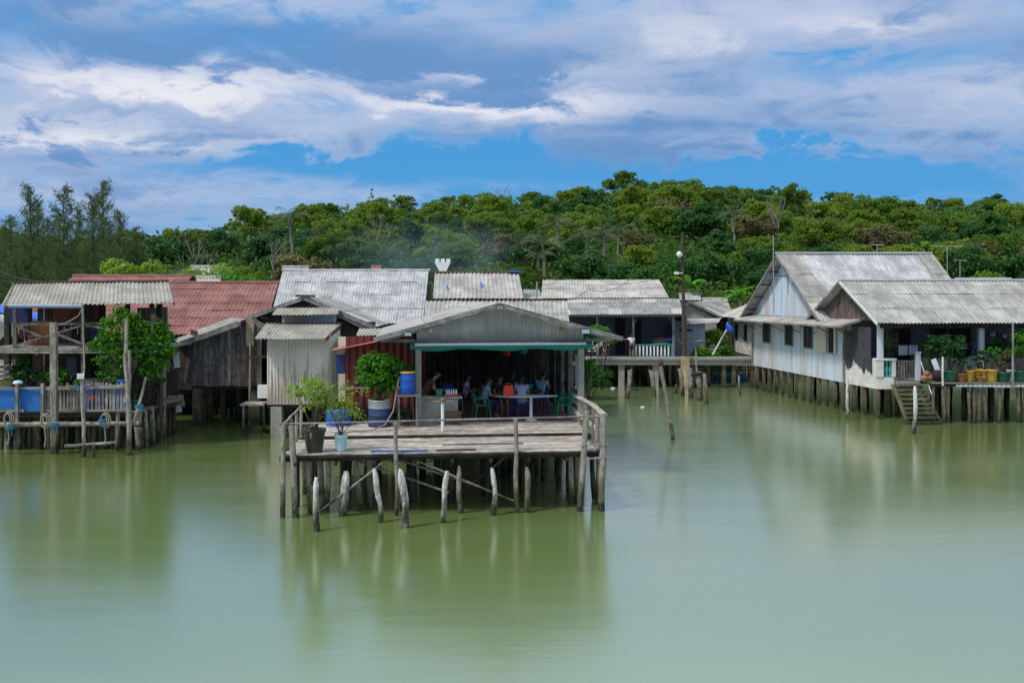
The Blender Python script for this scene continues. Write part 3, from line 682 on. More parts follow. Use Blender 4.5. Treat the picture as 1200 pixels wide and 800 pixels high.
bush(838,398,62,1.2,L_GARD,'lower spreading bush behind the walkway',n=14,leaf=.09,zbase=-.2)
bush(822,402,61.5,.9,L_YEL,'small light green bush at the foot of the blue wall',n=10,leaf=.08,zbase=-.2)
bush(705,378,57,.85,L_GARD,'leafy green shrub behind the right eave of the dining pavilion',n=10,leaf=.09,zbase=1.0)
bush(690,418,53,1.25,L_DGARD,'green bush with small purple flowers beside the dining pavilion',n=12,leaf=.08,zbase=0)
# smoke above the roofs
def make_smoke():
    m=bpy.data.materials.new('drifting_smoke'); m.use_nodes=True; t=NT(m.node_tree); t.n.remove(t.n['Principled BSDF'])
    v=t.node('ShaderNodeVolumePrincipled'); v.inputs['Color'].default_value=(.60,.84,1,1)
    g=t.node('ShaderNodeTexCoord').outputs['Object']; L=t.node('ShaderNodeVectorMath',operation='LENGTH'); t.put(L.inputs[0],t.scale(g,1/8.5,1/4.0,1/3.4)); 
    d=t.math('MULTIPLY',t.rng(L.outputs['Value'],1.0,.25),t.rng(t.noise(g,.35,4,.6,.5),.35,.7)); t.put(v.inputs['Density'],t.math('MULTIPLY',d,.06))
    t.l.new(v.outputs[0],t.n['Material Output'].inputs['Volume']); return m
s=MB(); sc0=W(500,298,72); s.ell(sc0,(8.6,4.1,3.5)); tag(s.build('smoke',make_smoke(),None,sc0),kind='stuff',label='thin bluish smoke drifting over the zinc roof')
# ================================================================ BUILDINGS
def child(parent,name,mat,fn):
    m=MB(); fn(m); return m.build(name,mat,parent)
def stilts(parent,pts,ztop,r=.09,mat=WOOD,square=False,name='stilt',lean=.05,zb=-1.2):
    for p in pts:
        z=p[2] if len(p)>2 else ztop; m=MB(); rr=r*random.uniform(.8,1.2)
        b=(p[0]+random.gauss(0,lean),p[1]+random.gauss(0,lean),zb)
        if square: m.bar(b,(p[0],p[1],z),rr*1.9,up=(0,1,0))
        else: m.pole(b,(p[0],p[1],z),rr*1.08,rr*.9,8,5,.05)
        m.build(name,mat,parent)
def boards(m,p0,p1,ztop0,ztop1,zb0,zb1,w=.17,t=.025,dir=(0,-1,0),slope=None):
    """vertical boards standing side by side between two ground points"""
    p0=Vector(p0);p1=Vector(p1);L=(p1-p0).length;n=max(1,int(L/w)); d=(p1-p0).normalized()
    for i in range(n):
        k=(i+.5)/n; c=p0.lerp(p1,k); zt=ztop0+(ztop1-ztop0)*k; zb=zb0+(zb1-zb0)*k+random.uniform(-.03,.02)
        if slope: zt=slope(k)
        off=Vector(dir)*random.uniform(0,.012)
        m.obox((c.x+off.x,c.y+off.y,(zt+zb)/2),d*(w*.485),Vector(dir)*t/2,(0,0,(zt-zb)/2),2)
def planks(m,P,a0,a1,b0,b1,z,w=.16,t=.035,along='a',jit=.06,gap=.012,split=2.4):
    """deck boards in a local frame P(a,b,z)"""
    A0,A1,B0,B1=(a0,a1,b0,b1) if along=='a' else (b0,b1,a0,a1)
    b=B0
    while b<B1-.02:
        ww=w*random.uniform(.85,1.15); cuts=[A0+random.uniform(-jit,jit)]
        while cuts[-1]<A1-split*1.2: cuts.append(cuts[-1]+split*random.uniform(.7,1.5))
        cuts.append(A1+random.uniform(-jit,jit))
        for q0,q1 in zip(cuts[:-1],cuts[1:]):
            zz=z+random.uniform(-.006,.008); q1-=.008
            f=(lambda s,q,h:P(s,q,h)) if along=='a' else (lambda s,q,h:P(q,s,h))
            c=(Vector(f(q0,b+ww/2,zz))+Vector(f(q1,b+ww/2,zz)))/2; ax=(Vector(f(q1,b,zz))-Vector(f(q0,b,zz)))/2; ay=(Vector(f(q0,b+ww-gap,zz))-Vector(f(q0,b,zz)))/2
            m.obox(c-Vector((0,0,t/2)),ax,ay,(random.uniform(-.002,.002),0,t/2),0)
        b+=ww

# ---------------------------------------------------------------- front deck and dining pavilion
UA=Vector((.9944,.1053,0)); VA=Vector((-.1053,.9944,0))
OD=Vector((-5.55,24.85,0)); OP=Vector((-2.72,29.75,0))
def D(a,b,z): return OD+UA*a+VA*b+Vector((0,0,z))
def V(a,b,z): return OP+UA*a+VA*b+Vector((0,0,z))
deck=thing('timber_deck',D(4,2.6,0),'open plank deck on stilts in front of the dining pavilion with a thin pole railing','deck')
def f(m):
    planks(m,D,.05,7.75,.0,2.55,1.515,.15)
child(deck,'front_planks',DECKM,f)
def f(m):
    planks(m,D,.25,8.0,2.60,5.2,1.60,.15)
child(deck,'rear_planks',DECKM,f)
def f(m):
    for b in(.12,1.3,2.45): m.bar(D(-.1,b,1.40),D(7.9,b,1.40),.09,.14)
    for b in(2.7,4.0,5.0): m.bar(D(0,b,1.47),D(8.1,b,1.47),.09,.14)
    m.bar(D(.2,2.57,1.55),D(7.95,2.57,1.55),.03,.085)
    for a in[.3+.95*i for i in range(9)]: m.bar(D(a,-.12,1.29),D(a,5.2,1.29),.08,.08)
    m.bar(D(-.05,-.03,1.455),D(7.8,-.03,1.455),.02,.06)
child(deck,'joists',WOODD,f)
for p,q,r in[((2.35,.1,1.25),(.9,-.2,.15),.035),((1.6,1.2,1.2),(4.0,.1,.5),.032),((3.2,.2,1.3),(5.6,-.1,.30),.028),((2.6,1.0,1.25),(4.9,.6,.5),.03),((6.0,2.5,1.2),(4.4,1.4,.3),.03)]:
    child(deck,'brace',WOOD,lambda m:m.pole(D(*p),D(*q),r,r*.8,6,4,.05))
pts=[]
for b in(1.4,2.7,4.1,5.2):
    for a in(.25,1.3,2.2,3.1,4.1,5.1,6.1,7.0,7.75): 
        pp=D(a+random.uniform(-.25,.25),b+random.uniform(-.2,.2),0); pts.append((pp.x,pp.y))
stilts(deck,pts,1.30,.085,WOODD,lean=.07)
for a,b in((.55,.35),(.8,.8),(1.05,.6),(1.7,.5),(2.05,.7),(7.15,.5),(7.4,.9)):
    pp=D(a,b,0); stilts(deck,[(pp.x,pp.y)],1.36,.075,WOOD,lean=.08)
# railing posts that reach from the water to the rail
for a,b,zt,r,ln in((0,0,2.27,.062,.0),(.22,-.05,2.22,.075,.12),(2.72,-.06,2.28,.05,.03),(5.68,-.07,2.33,.055,.03),(7.45,-.02,2.50,.075,-.22),(7.86,-.05,2.42,.085,-.06),(7.9,.85,2.35,.06,0)):
    child(deck,'railing_post',WOOD,lambda m:m.pole(D(a+ln,b-.05,-1.0),D(a,b,zt),r*1.1,r,8,7,.05))
for b,zt in((1.7,2.33),(2.9,2.33)):
    child(deck,'railing_post',WOOD,lambda m:m.bar(D(7.95,b,1.3),D(7.95,b,zt),.10,.09))
for b in(1.1,2.3,3.6): child(deck,'railing_post',WOOD,lambda m:m.pole(D(.08,b,1.2),D(.08,b,2.25),.045,.04,7,3,.03))
child(deck,'rail_pole',WOOD,lambda m:m.pole(D(-.1,-.02,2.26),D(7.95,-.06,2.36),.024,.022,6,12,.02))
child(deck,'side_rail',WOOD,lambda m:(m.pole(D(0,0,2.25),D(.08,3.9,2.30),.035,.03,6,5,.03)))
child(deck,'side_rail',DECKM,lambda m:(m.bar(D(7.9,-.1,2.38),D(8.0,1.8,2.40),.16,.035),m.bar(D(8.0,1.78,2.42),D(8.02,5.2,2.38),.16,.035),m.bar(D(7.95,0,1.85),D(8.0,4.9,1.9),.03,.12)))
child(deck,'lashing',CONC,lambda m:(m.bar(D(7.3,-.12,1.66),D(8.0,-.12,1.67),.03,.03),m.bar(D(7.4,-.12,1.30),D(8.0,-.12,1.36),.03,.03),m.pole(D(7.95,-.1,.85),D(8.1,-.15,1.0),.02,.012,5,2,.02),m.pole(D(8.06,-.14,.95),D(8.04,-.14,1.15),.014,.01,5)))
b_=MB(); b_.bar(D(2.1,.18,1.535),D(3.5,.16,1.535),.11,.03); tag(b_.build('painted_board',BLUEP),'thin blue painted board lying along the front edge of the deck','board')
b_=MB(); b_.bar(D(3.7,.20,1.535),D(4.7,.22,1.535),.10,.03); tag(b_.build('painted_board',MAROON),'thin maroon painted board lying beside the blue one on the deck edge','board')
b_=MB(); b_.bar(D(3.9,1.1,1.54),D(6.0,1.15,1.54),.05,.03); tag(b_.build('painted_board',BOARD),'narrow dark batten lying across the middle of the front planks','board')

pav=thing('dining_pavilion',V(2.4,3.5,0),'open dining pavilion with a corrugated gable and sea green netting under it','pavilion')
PK=5.13; EV=4.15; PM=2.3
def rz_(a): return PK-(PK-EV)*abs(a-PM)/3.55
def f(m):
    m.sheet(V(-1.25,8,EV),V(-1.25,-.75,EV),V(PM,8,PK),V(PM,-.75,PK),.13,.018,1.8)
    m.sheet(V(5.85,-.75,EV),V(5.85,8,EV),V(PM,-.75,PK),V(PM,8,PK),.13,.018,1.8)
roof=child(pav,'roof',R_MID,f)
child(roof,'barge_board',TRIM,lambda m:(m.bar(V(-1.27,-.80,EV-.03),V(PM,-.80,PK-.03),.04,.13),m.bar(V(PM,-.82,PK-.03),V(5.87,-.80,EV-.03),.04,.13),m.bar(V(-1.0,-.68,EV-.02),V(PM,-.68,PK-.10),.04,.12),m.bar(V(PM,-.70,PK-.10),V(5.6,-.68,EV-.02),.04,.12)))
child(roof,'rafter',WOODD,lambda m:[ (m.bar(V(-1.2,b,EV-.09),V(PM,b,PK-.09),.06,.10),m.bar(V(PM,b+.01,PK-.09),V(5.8,b,EV-.09),.06,.10)) for b in(.3,2.2,4.1,6.0,7.6)])
def f(m):
    m.sheet(V(-.05,-.06,4.03),V(PM,-.06,4.03),V(-.05,-.06,rz_(-.05)-.07),V(PM,-.06,PK-.08),.115,.014,9,0)
    m.sheet(V(PM,-.06,4.03),V(4.85,-.06,4.03),V(PM,-.06,PK-.08),V(4.85,-.06,rz_(4.85)-.07),.115,.014,9,0)
child(pav,'gable_wall',W_ZINCG,f)
child(pav,'gable_beam',TRIM,lambda m:(m.bar(V(-.15,-.02,3.97),V(4.95,-.02,3.97),.08,.12),m.bar(V(-1.1,.02,4.06),V(-.1,.02,4.06),.06,.10),m.bar(V(4.9,.02,4.06),V(5.7,.02,4.06),.06,.10)))
def f(m):
    n=40; vs=[]
    for i in range(n+1):
        k=i/n; sag=.05*math.sin(k*3.14*3)**2+.04*mnoise.noise((k*6,0,0)); 
        for j,(dy,dz) in enumerate(((-.10,4.0),(-.16,3.93),(-.12,3.84-sag),(-.02,3.80-sag))): vs.append(V(-.25+5.35*k,dy,dz))
    fs=[(i*4+j,i*4+4+j,i*4+5+j,i*4+1+j) for i in range(n) for j in range(3)]
    m.add(vs,fs,[[(0,0)]*4]*len(fs),True)
child(pav,'netting',GREENT,f)
child(pav,'rolled_cloth',WHITEC,lambda m:m.pole(V(-.1,-.17,3.955),V(4.9,-.17,3.965),.045,.04,8,14,.03))
def post(a,b,zt,w_,mat=TRIM,zb=1.56): child(pav,'post',mat,lambda m:m.bar(V(a,b,zb),V(a,b,zt),w_,up=VA))
for a in(0,4.78): post(a,0,4.0,.17,CONC)
for b in(1.9,3.4,5.0,6.8): post(4.78,b,4.3,.15)
for b in(2.2,4.6,6.9): post(0,b,4.3,.13,WOODD)
child(pav,'floor',PINKF,lambda m:m.poly([V(-.1,.3,1.585),V(5.0,.3,1.585),V(5.0,7.4,1.585),V(-.1,7.4,1.585)],-.08))
child(pav,'floor_edge',DECKM,lambda m:(m.bar(V(-.1,.22,1.56),V(5.05,.22,1.56),.12,.08),))
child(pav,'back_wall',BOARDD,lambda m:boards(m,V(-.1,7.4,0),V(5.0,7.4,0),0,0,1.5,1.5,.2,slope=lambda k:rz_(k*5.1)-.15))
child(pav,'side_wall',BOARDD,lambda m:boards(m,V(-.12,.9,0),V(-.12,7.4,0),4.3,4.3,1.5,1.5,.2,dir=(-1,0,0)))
child(pav,'side_rail',WOOD,lambda m:(m.bar(V(4.86,.1,2.42),V(4.86,7.3,2.50),.05,.13),m.bar(V(4.86,.1,1.95),V(4.86,7.3,2.0),.04,.12)))
child(pav,'side_slats',WOODD,lambda m:[m.bar(V(4.8,b,1.55),V(4.8,b,3.6+.6*((b*7)%1)),.05,.14,up=VA) for b in(2.6,3.0,4.1,4.5,4.8,5.3,5.6,6.0,6.3,6.6)])
pts=[]
for b in(.5,2,3.8,5.5,7.2):
    for a in(.0,1.2,2.5,3.7,4.8): q=V(a,b,0); pts.append((q.x+random.uniform(-.15,.15),q.y))
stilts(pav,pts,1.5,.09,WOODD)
child(pav,'joists',WOODD,lambda m:[m.bar(V(-.1,b,1.43),V(5.0,b,1.43),.1,.14) for b in(.4,2.0,3.8,5.5,7.2)])
def lampbox(name,p,label,mat=WHITEP,s=1.0):
    t=thing(name,p,label,'floodlight','floodlights on the pavilion gable'); p=Vector(p)
    child(t,'housing',DMETAL,lambda m:m.obox(p,UA*.11*s,VA*.05*s,(0,0,.06*s),0)); child(t,'lens',mat,lambda m:m.obox(p+Vector((0,-.055*s,-.015)),UA*.09*s,VA*.008,(0,-.01,.045*s),0))
    child(t,'bracket',DMETAL,lambda m:m.bar(p+Vector((0,.02,.04)),p+Vector((0,.10,.10)),.03))
lampbox('floodlight',V(PM,-.92,5.05),'black floodlight fixed at the peak of the pavilion gable',METAL)
lampbox('floodlight',V(-.30,-.95,4.30),'small pale floodlight on the left slope of the pavilion gable',LBLUE)
lampbox('floodlight',V(4.75,-.95,4.36),'larger glassy floodlight on the right slope of the pavilion gable',LBLUE,1.25)
for a,l in((.35,'left'),(4.15,'right')):
    m=MB(); m.pole(V(a,-.2,4.50),V(a,-.2,4.42),.03); m.ell(V(a,-.2,4.37),(.05,.05,.07),8,6); tag(m.build('light_bulb',YELP if a>2 else WHITEP),f'small unlit bulb hanging on the {l} part of the pavilion gable wall','light bulb','gable bulbs')

# counter with things on it
ct=thing('counter',V(.55,.3,1.585),'low grey concrete counter at the left front of the dining pavilion','counter')
child(ct,'base',CONC,lambda m:m.obox(V(.60,.34,1.97),UA*.56,VA*.14,(0,0,.385),2)); child(ct,'top',DECKM,lambda m:m.obox(V(.62,.38,2.375),UA*.66,VA*.24,(0,0,.02),0))
st=thing('stool',V(1.15,-.05,1.585),'small dark brown wooden stool in front of the counter','stool')
child(st,'seat',BROWNW,lambda m:m.obox(V(.98,-.05,1.97),UA*.27,VA*.14,(0,0,.03),0))
for a in(.76,1.20):
    for b in(-.15,.05): child(st,'leg',BROWNW,lambda m:m.bar(V(a,b,1.6),V(a,b,1.95),.055))
child(st,'stretcher',BROWNW,lambda m:m.bar(V(.76,-.15,1.85),V(1.20,-.15,1.85),.03,.06))
def boxy(name,c,sx,sy,sz,mat,label,cat,group=None,rz=0,lid=None):
    t=MB(); c=Vector(c); Rm=Matrix.Rotation(rz,3,'Z'); ax=Rm@Vector((sx/2,0,0)); ay=Rm@Vector((0,sy/2,0))
    bm=t.obox(c+Vector((0,0,sz/2)),ax,ay,(0,0,sz/2),0); 
    if lid: t.obox(c+Vector((0,0,sz+.015)),ax*1.06,ay*1.06,(0,0,.02),0)
    return tag(t.build(name,mat),label,cat,group)
boxy('plastic_box',V(.62,.42,2.395),.17,.14,.16,GREENP,'small green and blue plastic box on the counter','box',lid=1)
tr=thing('bottle_rack',V(1.0,.42,2.395),'pink tray of small bottles on the counter','tray')
child(tr,'tray',REDP,lambda m:m.obox(V(.98,.42,2.425),UA*.2,VA*.09,(0,0,.03),0))
for k in range(5): child(tr,'bottle',WHITEP,lambda m:m.lathe(V(.84+.07*k,.42,2.45),[(.025,0),(.025,.10),(.01,.13),(.01,.16)],8))

# ---------------------------------------------------------------- people
def skin_piece(pts,edges,rad,sub=1):
    me=bpy.data.meshes.new('tmp'); me.from_pydata([tuple(p) for p in pts],edges,[]); ob=bpy.data.objects.new('tmp',me); COL.objects.link(ob)
    ob.modifiers.new('s','SKIN'); 
    for i,sv in enumerate(me.skin_vertices[0].data):
        r=rad[i]; sv.radius=(r,r) if not hasattr(r,'__len__') else r; sv.use_root=(i==0)
    if sub: q=ob.modifiers.new('d','SUBSURF'); q.levels=sub
    dg=bpy.context.evaluated_depsgraph_get(); ev=ob.evaluated_get(dg); m2=bpy.data.meshes.new_from_object(ev)
    vs=[tuple(v.co) for v in m2.vertices]; fs=[tuple(p.vertices) for p in m2.polygons]
    bpy.data.objects.remove(ob); bpy.data.meshes.remove(me); bpy.data.meshes.remove(m2)
    return vs,fs
def person(loc,rz,label,shirt,short,J,hairlen=.0,bag=None,longp=False):
    t=thing('person',loc,label,'person',None,rz); m=local(t)
    Jv={k:Vector(v) for k,v in J.items()}
    pts=[];ed=[];rad=[]; idx={}
    def v(n,p,r,par=None):
        idx[n]=len(pts); pts.append(Vector(p)); rad.append(r)
        if par: ed.append((idx[par],idx[n]))
    v('pel',Jv['pel'],(.15,.11)); v('wai',Jv['pel'].lerp(Jv['che'],.45),(.125,.095),'pel'); v('che',Jv['che'],(.15,.105),'wai')
    v('nb',Jv['neck'],.055,'che'); hd=Jv['head']; v('hb',Jv['neck'].lerp(hd,.45),.052,'nb'); v('hm',hd,(.078,.092),'hb'); v('ht',hd+(hd-Jv['neck']).normalized()*.085,(.06,.07),'hm')
    for s in('l','r'):
        v(s+'sh',Jv[s+'sh'],.062,'che'); v(s+'el',Jv[s+'el'],.043,s+'sh'); v(s+'wr',Jv[s+'wr'],.029,s+'el'); hdv=(Jv[s+'wr']-Jv[s+'el']).normalized(); v(s+'pa',Jv[s+'wr']+hdv*.07,(.038,.022),s+'wr')
        v(s+'hip',Jv[s+'hip'],.085,'pel'); v(s+'kn',Jv[s+'kn'],.058,s+'hip'); v(s+'an',Jv[s+'an'],.038,s+'kn'); v(s+'he',Jv[s+'an']+Vector((0,-.04,-.05)),.035,s+'an'); v(s+'to',Jv[s+'an']+Vector((0,-.17,-.06)),(.042,.02),s+'he')
    a,b=skin_piece(pts,ed,rad); m.add(a,b,[[(0,0)]*len(q) for q in b],True)
    fd=Vector((0,-1,0))
    for s,sg in(('l',-1),('r',1)):
        wr=pts[idx[s+'wr']]; pa=pts[idx[s+'pa']]; d=(pa-wr).normalized(); sd=d.cross(Vector((0,0,1)) if abs(d.z)<.9 else Vector((0,1,0))).normalized(); dn=sd.cross(d)
        for k,(o,L) in enumerate(((-.028,.062),(-.010,.075),(.009,.070),(.027,.055))):
            p0=pa-d*.01+sd*o; p1=pa+d*.035+sd*o*1.1; p2=p1+(d*.8+dn*.5)*L*.45; p3=p2+(d*.5+dn*.8)*L*.4
            a,b=skin_piece([p0,p1,p2,p3],[(0,1),(1,2),(2,3)],[.0095,.009,.0085,.007],1); m.add(a,b,[[(0,0)]*len(q) for q in b],True)
        p0=wr+d*.02-sd*.01*sg; p1=p0-sd*sg*.04+d*.025; p2=p1+d*.03-sd*sg*.008
        a,b=skin_piece([p0,p1,p2],[(0,1),(1,2)],[.012,.011,.008],1); m.add(a,b,[[(0,0)]*len(q) for q in b],True)
    # nose, ears
    m.ell(hd+fd*.088+Vector((0,0,-.01)),(.013,.018,.024),6,5); m.ell(hd+Vector((-.078,.0,-.01)),(.012,.022,.032),6,5); m.ell(hd+Vector((.078,.0,-.01)),(.012,.022,.032),6,5)
    body=m.build('body',SKIN,t)
    e=local(t); e.ell(hd+Vector((-.03,-.079,.015)),(.012,.006,.006),6,4); e.build('eye',BLKC,body); e=local(t); e.ell(hd+Vector((.03,-.079,.015)),(.012,.006,.006),6,4); e.build('eye',BLKC,body)
    e=local(t); e.ell(hd+Vector((0,-.083,-.052)),(.024,.007,.006),6,4); e.build('mouth',MAROON,body)
    h=local(t); h.ell(hd+Vector((0,.022,.035)),(.093,.098,.085),14,10)
    if hairlen: h.ell(hd+Vector((0,.06,-.06)),(.075,.05,.12+hairlen),10,8)
    h.build('hair',HAIR,t)
    # shirt
    P=[Jv['pel']+(Jv['che']-Jv['pel'])*.05,Jv['pel'].lerp(Jv['che'],.5),Jv['che'],Jv['neck'].lerp(Jv['che'],.35)]; Rr=[(.168,.13),(.148,.118),(.172,.128),(.09,.085)]; E=[(0,1),(1,2),(2,3)]
    for s in('l','r'):
        P+=[Jv[s+'sh'],Jv[s+'sh'].lerp(Jv[s+'el'],.6)]; Rr+=[.085,.075]; n_=len(P); E+=[(2,n_-2),(n_-2,n_-1)]
    a,b=skin_piece(P,E,Rr); q=local(t); q.add(a,b,[[(x[0],x[2]) for x in [a[i] for i in w_]] for w_ in b],True); q.build('shirt',shirt,t)
    P=[Jv['pel']+Vector((0,0,.03)),Jv['pel']]; Rr=[(.168,.13),(.172,.135)]; E=[(0,1)]
    for s in('l','r'):
        P+=[Jv[s+'hip'],Jv[s+'hip'].lerp(Jv[s+'kn'],.9)]; Rr+=[.105,.088]; n_=len(P); E+=[(1,n_-2),(n_-2,n_-1)]
        if longp: P+=[Jv[s+'kn'],Jv[s+'an']+Vector((0,0,.05))]; Rr+=[.08,.06]; E+=[(n_-1,n_),(n_,n_+1)]
    a,b=skin_piece(P,E,Rr); q=local(t); q.add(a,b,[[(0,0)]*len(w_) for w_ in b],True); q.build('trousers' if longp else 'shorts',short,t)
    return t
def STAND(arm_r=None):
    J=dict(pel=(0,0,.90),che=(0,.01,1.22),neck=(0,0,1.38),head=(0,-.02,1.50))
    for s,g in(('l',-1),('r',1)): J.update({s+'sh':(g*.17,0,1.31),s+'el':(g*.23,.03,1.05),s+'wr':(g*.22,-.10,.84),s+'hip':(g*.09,0,.86),s+'kn':(g*.10,-.01,.46),s+'an':(g*.10,.01,.085)})
    if arm_r: J.update(arm_r)
    return J
def SIT(lean=.1,armz=.74,spread=.11):
    J=dict(pel=(0,0.02,.53),che=(0,-lean,.86),neck=(0,-lean*1.3,1.03),head=(0,-lean*1.6-.03,1.16))
    for s,g in(('l',-1),('r',1)): J.update({s+'sh':(g*.17,-lean,.96),s+'el':(g*.23,-lean-.06,.72),s+'wr':(g*.13,-lean-.30,armz),s+'hip':(g*.09,-.02,.50),s+'kn':(g*spread,-.42,.50),s+'an':(g*spread,-.40,.085)})
    return J
FZ=1.585
def chair(name,loc,rz,mat,label,parts=True,proto=[]):
    t=thing(name,loc,label,'chair','plastic chairs in the dining pavilion',rz)
    m=local(t); m.obox((0,0,.43),(.22,0,0),(0,.21,0),(0,0,.014),0); m.obox((0,-.215,.415),(.22,0,0),(0,.01,0),(0,0,.025),0); m.build('seat',mat,t)
    m=local(t)
    for k in range(5):
        x=-.15+.075*k; m.bar((x,.21,.45),(x*1.05,.275,.80),.035,.014,up=(0,1,0))
    n=10
    for k in range(n):
        a0=math.pi*k/n; a1=math.pi*(k+1)/n; m.bar((-.21*math.cos(a0),.27+.01*math.sin(a0),.76+.09*math.sin(a0)),(-.21*math.cos(a1),.27+.01*math.sin(a1),.76+.09*math.sin(a1)),.045,.018,up=(0,1,0))
    for sx in(-.205,.205): m.bar((sx,.21,.43),(sx*1.03,.275,.78),.045,.02,up=(0,1,0))
    m.build('backrest',mat,t)
    for sx in(-1,1):
        m=local(t); m.path([(sx*.215,.25,.64),(sx*.24,.0,.645),(sx*.24,-.17,.62),(sx*.225,-.20,.44)],.018,6); m.build('armrest',mat,t)
        for sy in(-1,1):
            m=local(t); m.bar((sx*.25,sy*.25,0),(sx*.20,sy*.19,.43),.045,.03,up=(0,1,0)); m.build('leg',mat,t)
    return t
ch_sp=[(1.95,1.55,1.75,GREENP,'green plastic armchair left of the white table holding the man in the patterned shirt'),
       (4.45,1.35,-1.5,GREENP,'empty green plastic armchair at the right of the white table'),
       (3.22,1.75,.25,INDIGO,'blue plastic chair behind the white table under the lavender shirted sitter'),
       (4.62,2.35,-1.3,GREENP,'green plastic armchair half hidden behind the empty right one'),
       (3.95,3.2,.2,INDIGO,'blue plastic chair of the sitter in the light blue shirt'),
       (1.25,3.0,1.5,GREENP,'green plastic chair deep in the shade left of the diners'),
       (2.6,4.4,3.0,GREENP,'green plastic chair at the back table in the dark')]
for a,b,rz,mt,l in ch_sp: chair('plastic_chair',V(a,b,FZ),rz+.105,mt,l)
tb=thing('table',V(3.35,1.05,FZ),'white oval table on one pedestal near the open front of the pavilion','table')
child(tb,'tabletop',WHITEP,lambda m:m.ell(V(3.28,1.0,FZ+.735),(.98,.48,.018),28,6,Matrix.Rotation(.105,3,'Z')))
child(tb,'leg',WHITEP,lambda m:(m.lathe(V(3.42,1.0,FZ),[(.20,0),(.20,.02),(.05,.05),(.045,.72)],14)))
tb2=thing('table',V(2.9,3.9,FZ),'long dark table with food deeper inside the pavilion','table')
child(tb2,'tabletop',BROWNW,lambda m:m.obox(V(2.9,3.0,FZ+.72),UA*1.1,VA*.42,(0,0,.02),0))
for a,b in((1.95,2.7),(3.85,2.7),(1.95,3.3),(3.85,3.3)): child(tb2,'leg',BROWNW,lambda m:m.bar(V(a,b,FZ),V(a,b,FZ+.7),.05))
bg=thing('carrier_bag',V(2.75,.9,FZ+.755),'red carrier bag standing on the left end of the white table','bag')
child(bg,'bag_body',REDP,lambda m:m.add([V(2.56,.88,FZ+.755),V(2.88,.88,FZ+.755),V(2.88,1.02,FZ+.755),V(2.56,1.02,FZ+.755),V(2.59,.91,FZ+1.06),V(2.86,.91,FZ+1.07),V(2.85,.98,FZ+1.07),V(2.60,.98,FZ+1.06)],[(3,2,1,0),(4,5,6,7),(0,1,5,4),(1,2,6,5),(2,3,7,6),(3,0,4,7)],[[(0,0)]*4]*6))
child(bg,'handle',REDP,lambda m:(m.path([V(2.66,.94,FZ+1.05),V(2.68,.94,FZ+1.13),V(2.78,.94,FZ+1.13),V(2.80,.94,FZ+1.05)],.012)))
for k,(a,b,mt,l) in enumerate(((2.2,2.75,WHITEP,'white food box on the back table'),(2.55,3.1,GREENP,'green plastic basket on the back table'),(3.15,2.85,GREENP,'green jug on the back table beside the sitter'),(3.6,3.1,CYANP,'turquoise bowl on the back table'))):
    m=MB(); m.lathe(V(a,b,FZ+.742),[(.10,0),(.14,.10),(.15,.16),(.14,.165)] if k!=2 else [(.08,0),(.10,.15),(.07,.26),(.07,.27)],12); tag(m.build('food_container',mt),l,'container')
person(V(2.02,1.55,FZ),1.75+.105,'seated man in a blue patterned shirt and dark trousers by the white table',SHIRTP,NAVY,SIT(.10,.70),longp=True)
person(V(2.55,2.25,FZ),.5,'person in black sitting between the patterned shirt and the red bag',BLKC,BLKC,SIT(.05,.76),.05)
person(V(3.22,1.72,FZ),.25+.105+2.8,'person in a lavender shirt and pale shorts on the blue chair',LAV,LAV,SIT(.12,.72),.05)
person(V(3.98,3.15,FZ),.2+2.6,'person in a light blue shirt leaning over the back table at the right',SKYC,NAVY,SIT(.22,.78))
person(V(1.55,3.1,FZ),1.6,'person in a pale shirt sitting deep in the shade left of the diners',LAV,BLKC,SIT(.05,.74))
person(V(3.2,4.3,FZ),.1,'dark clothed person facing out behind the back table',NAVY,BLKC,SIT(.1,.78))
person(V(.10,.85,FZ+.25),1.9,'person in a maroon shirt hunched beside the counter',MAROON,BLKC,SIT(.30,.70))
# things hanging in the pavilion
tw=MB(); 
nn=12; vs=[]
for i in range(nn+1):
    for j in range(2):
        vs.append(V(4.9+.03*math.sin(i*1.7),1.0+i*.055,3.55-.05*abs(i-6)/6-j*(1.05-.12*math.sin(i*.9))))
tw.add(vs,[(2*i,2*i+2,2*i+3,2*i+1) for i in range(nn)],[[(i/nn,0),((i+1)/nn,0),((i+1)/nn,1),(i/nn,1)] for i in range(nn)],True)
tag(tw.build('hanging_cloth',WHITEC),'pale printed cloth hung to dry by the right front post of the pavilion','cloth')
for a,b,z,mt,l in((3.1,5.5,3.55,REDP,'dim red lantern shaped basket hanging at the back of the pavilion'),(3.7,5.6,3.62,CYANP,'dim turquoise basket hanging beside the red one at the back')):
    m=MB(); m.lathe(V(a,b,z-.3),[(.10,0),(.16,.05),(.17,.25),(.12,.30)],12); m.pole(V(a,b,z),V(a,b,4.5),.01); tag(m.build('hanging_basket',mt),l,'basket')
fan=thing('water_cooler',V(.95,4.1,FZ),'dark blue round vessel on the floor at the left inside the pavilion','vessel')
child(fan,'vessel_body',BLUEP,lambda m:m.lathe(V(.95,3.2,FZ+.35),[(.12,0),(.25,.1),(.30,.3),(.24,.5),(.10,.6)],14)); child(fan,'stand',BROWNW,lambda m:m.obox(V(.95,3.2,FZ+.17),UA*.22,VA*.2,(0,0,.17),0))

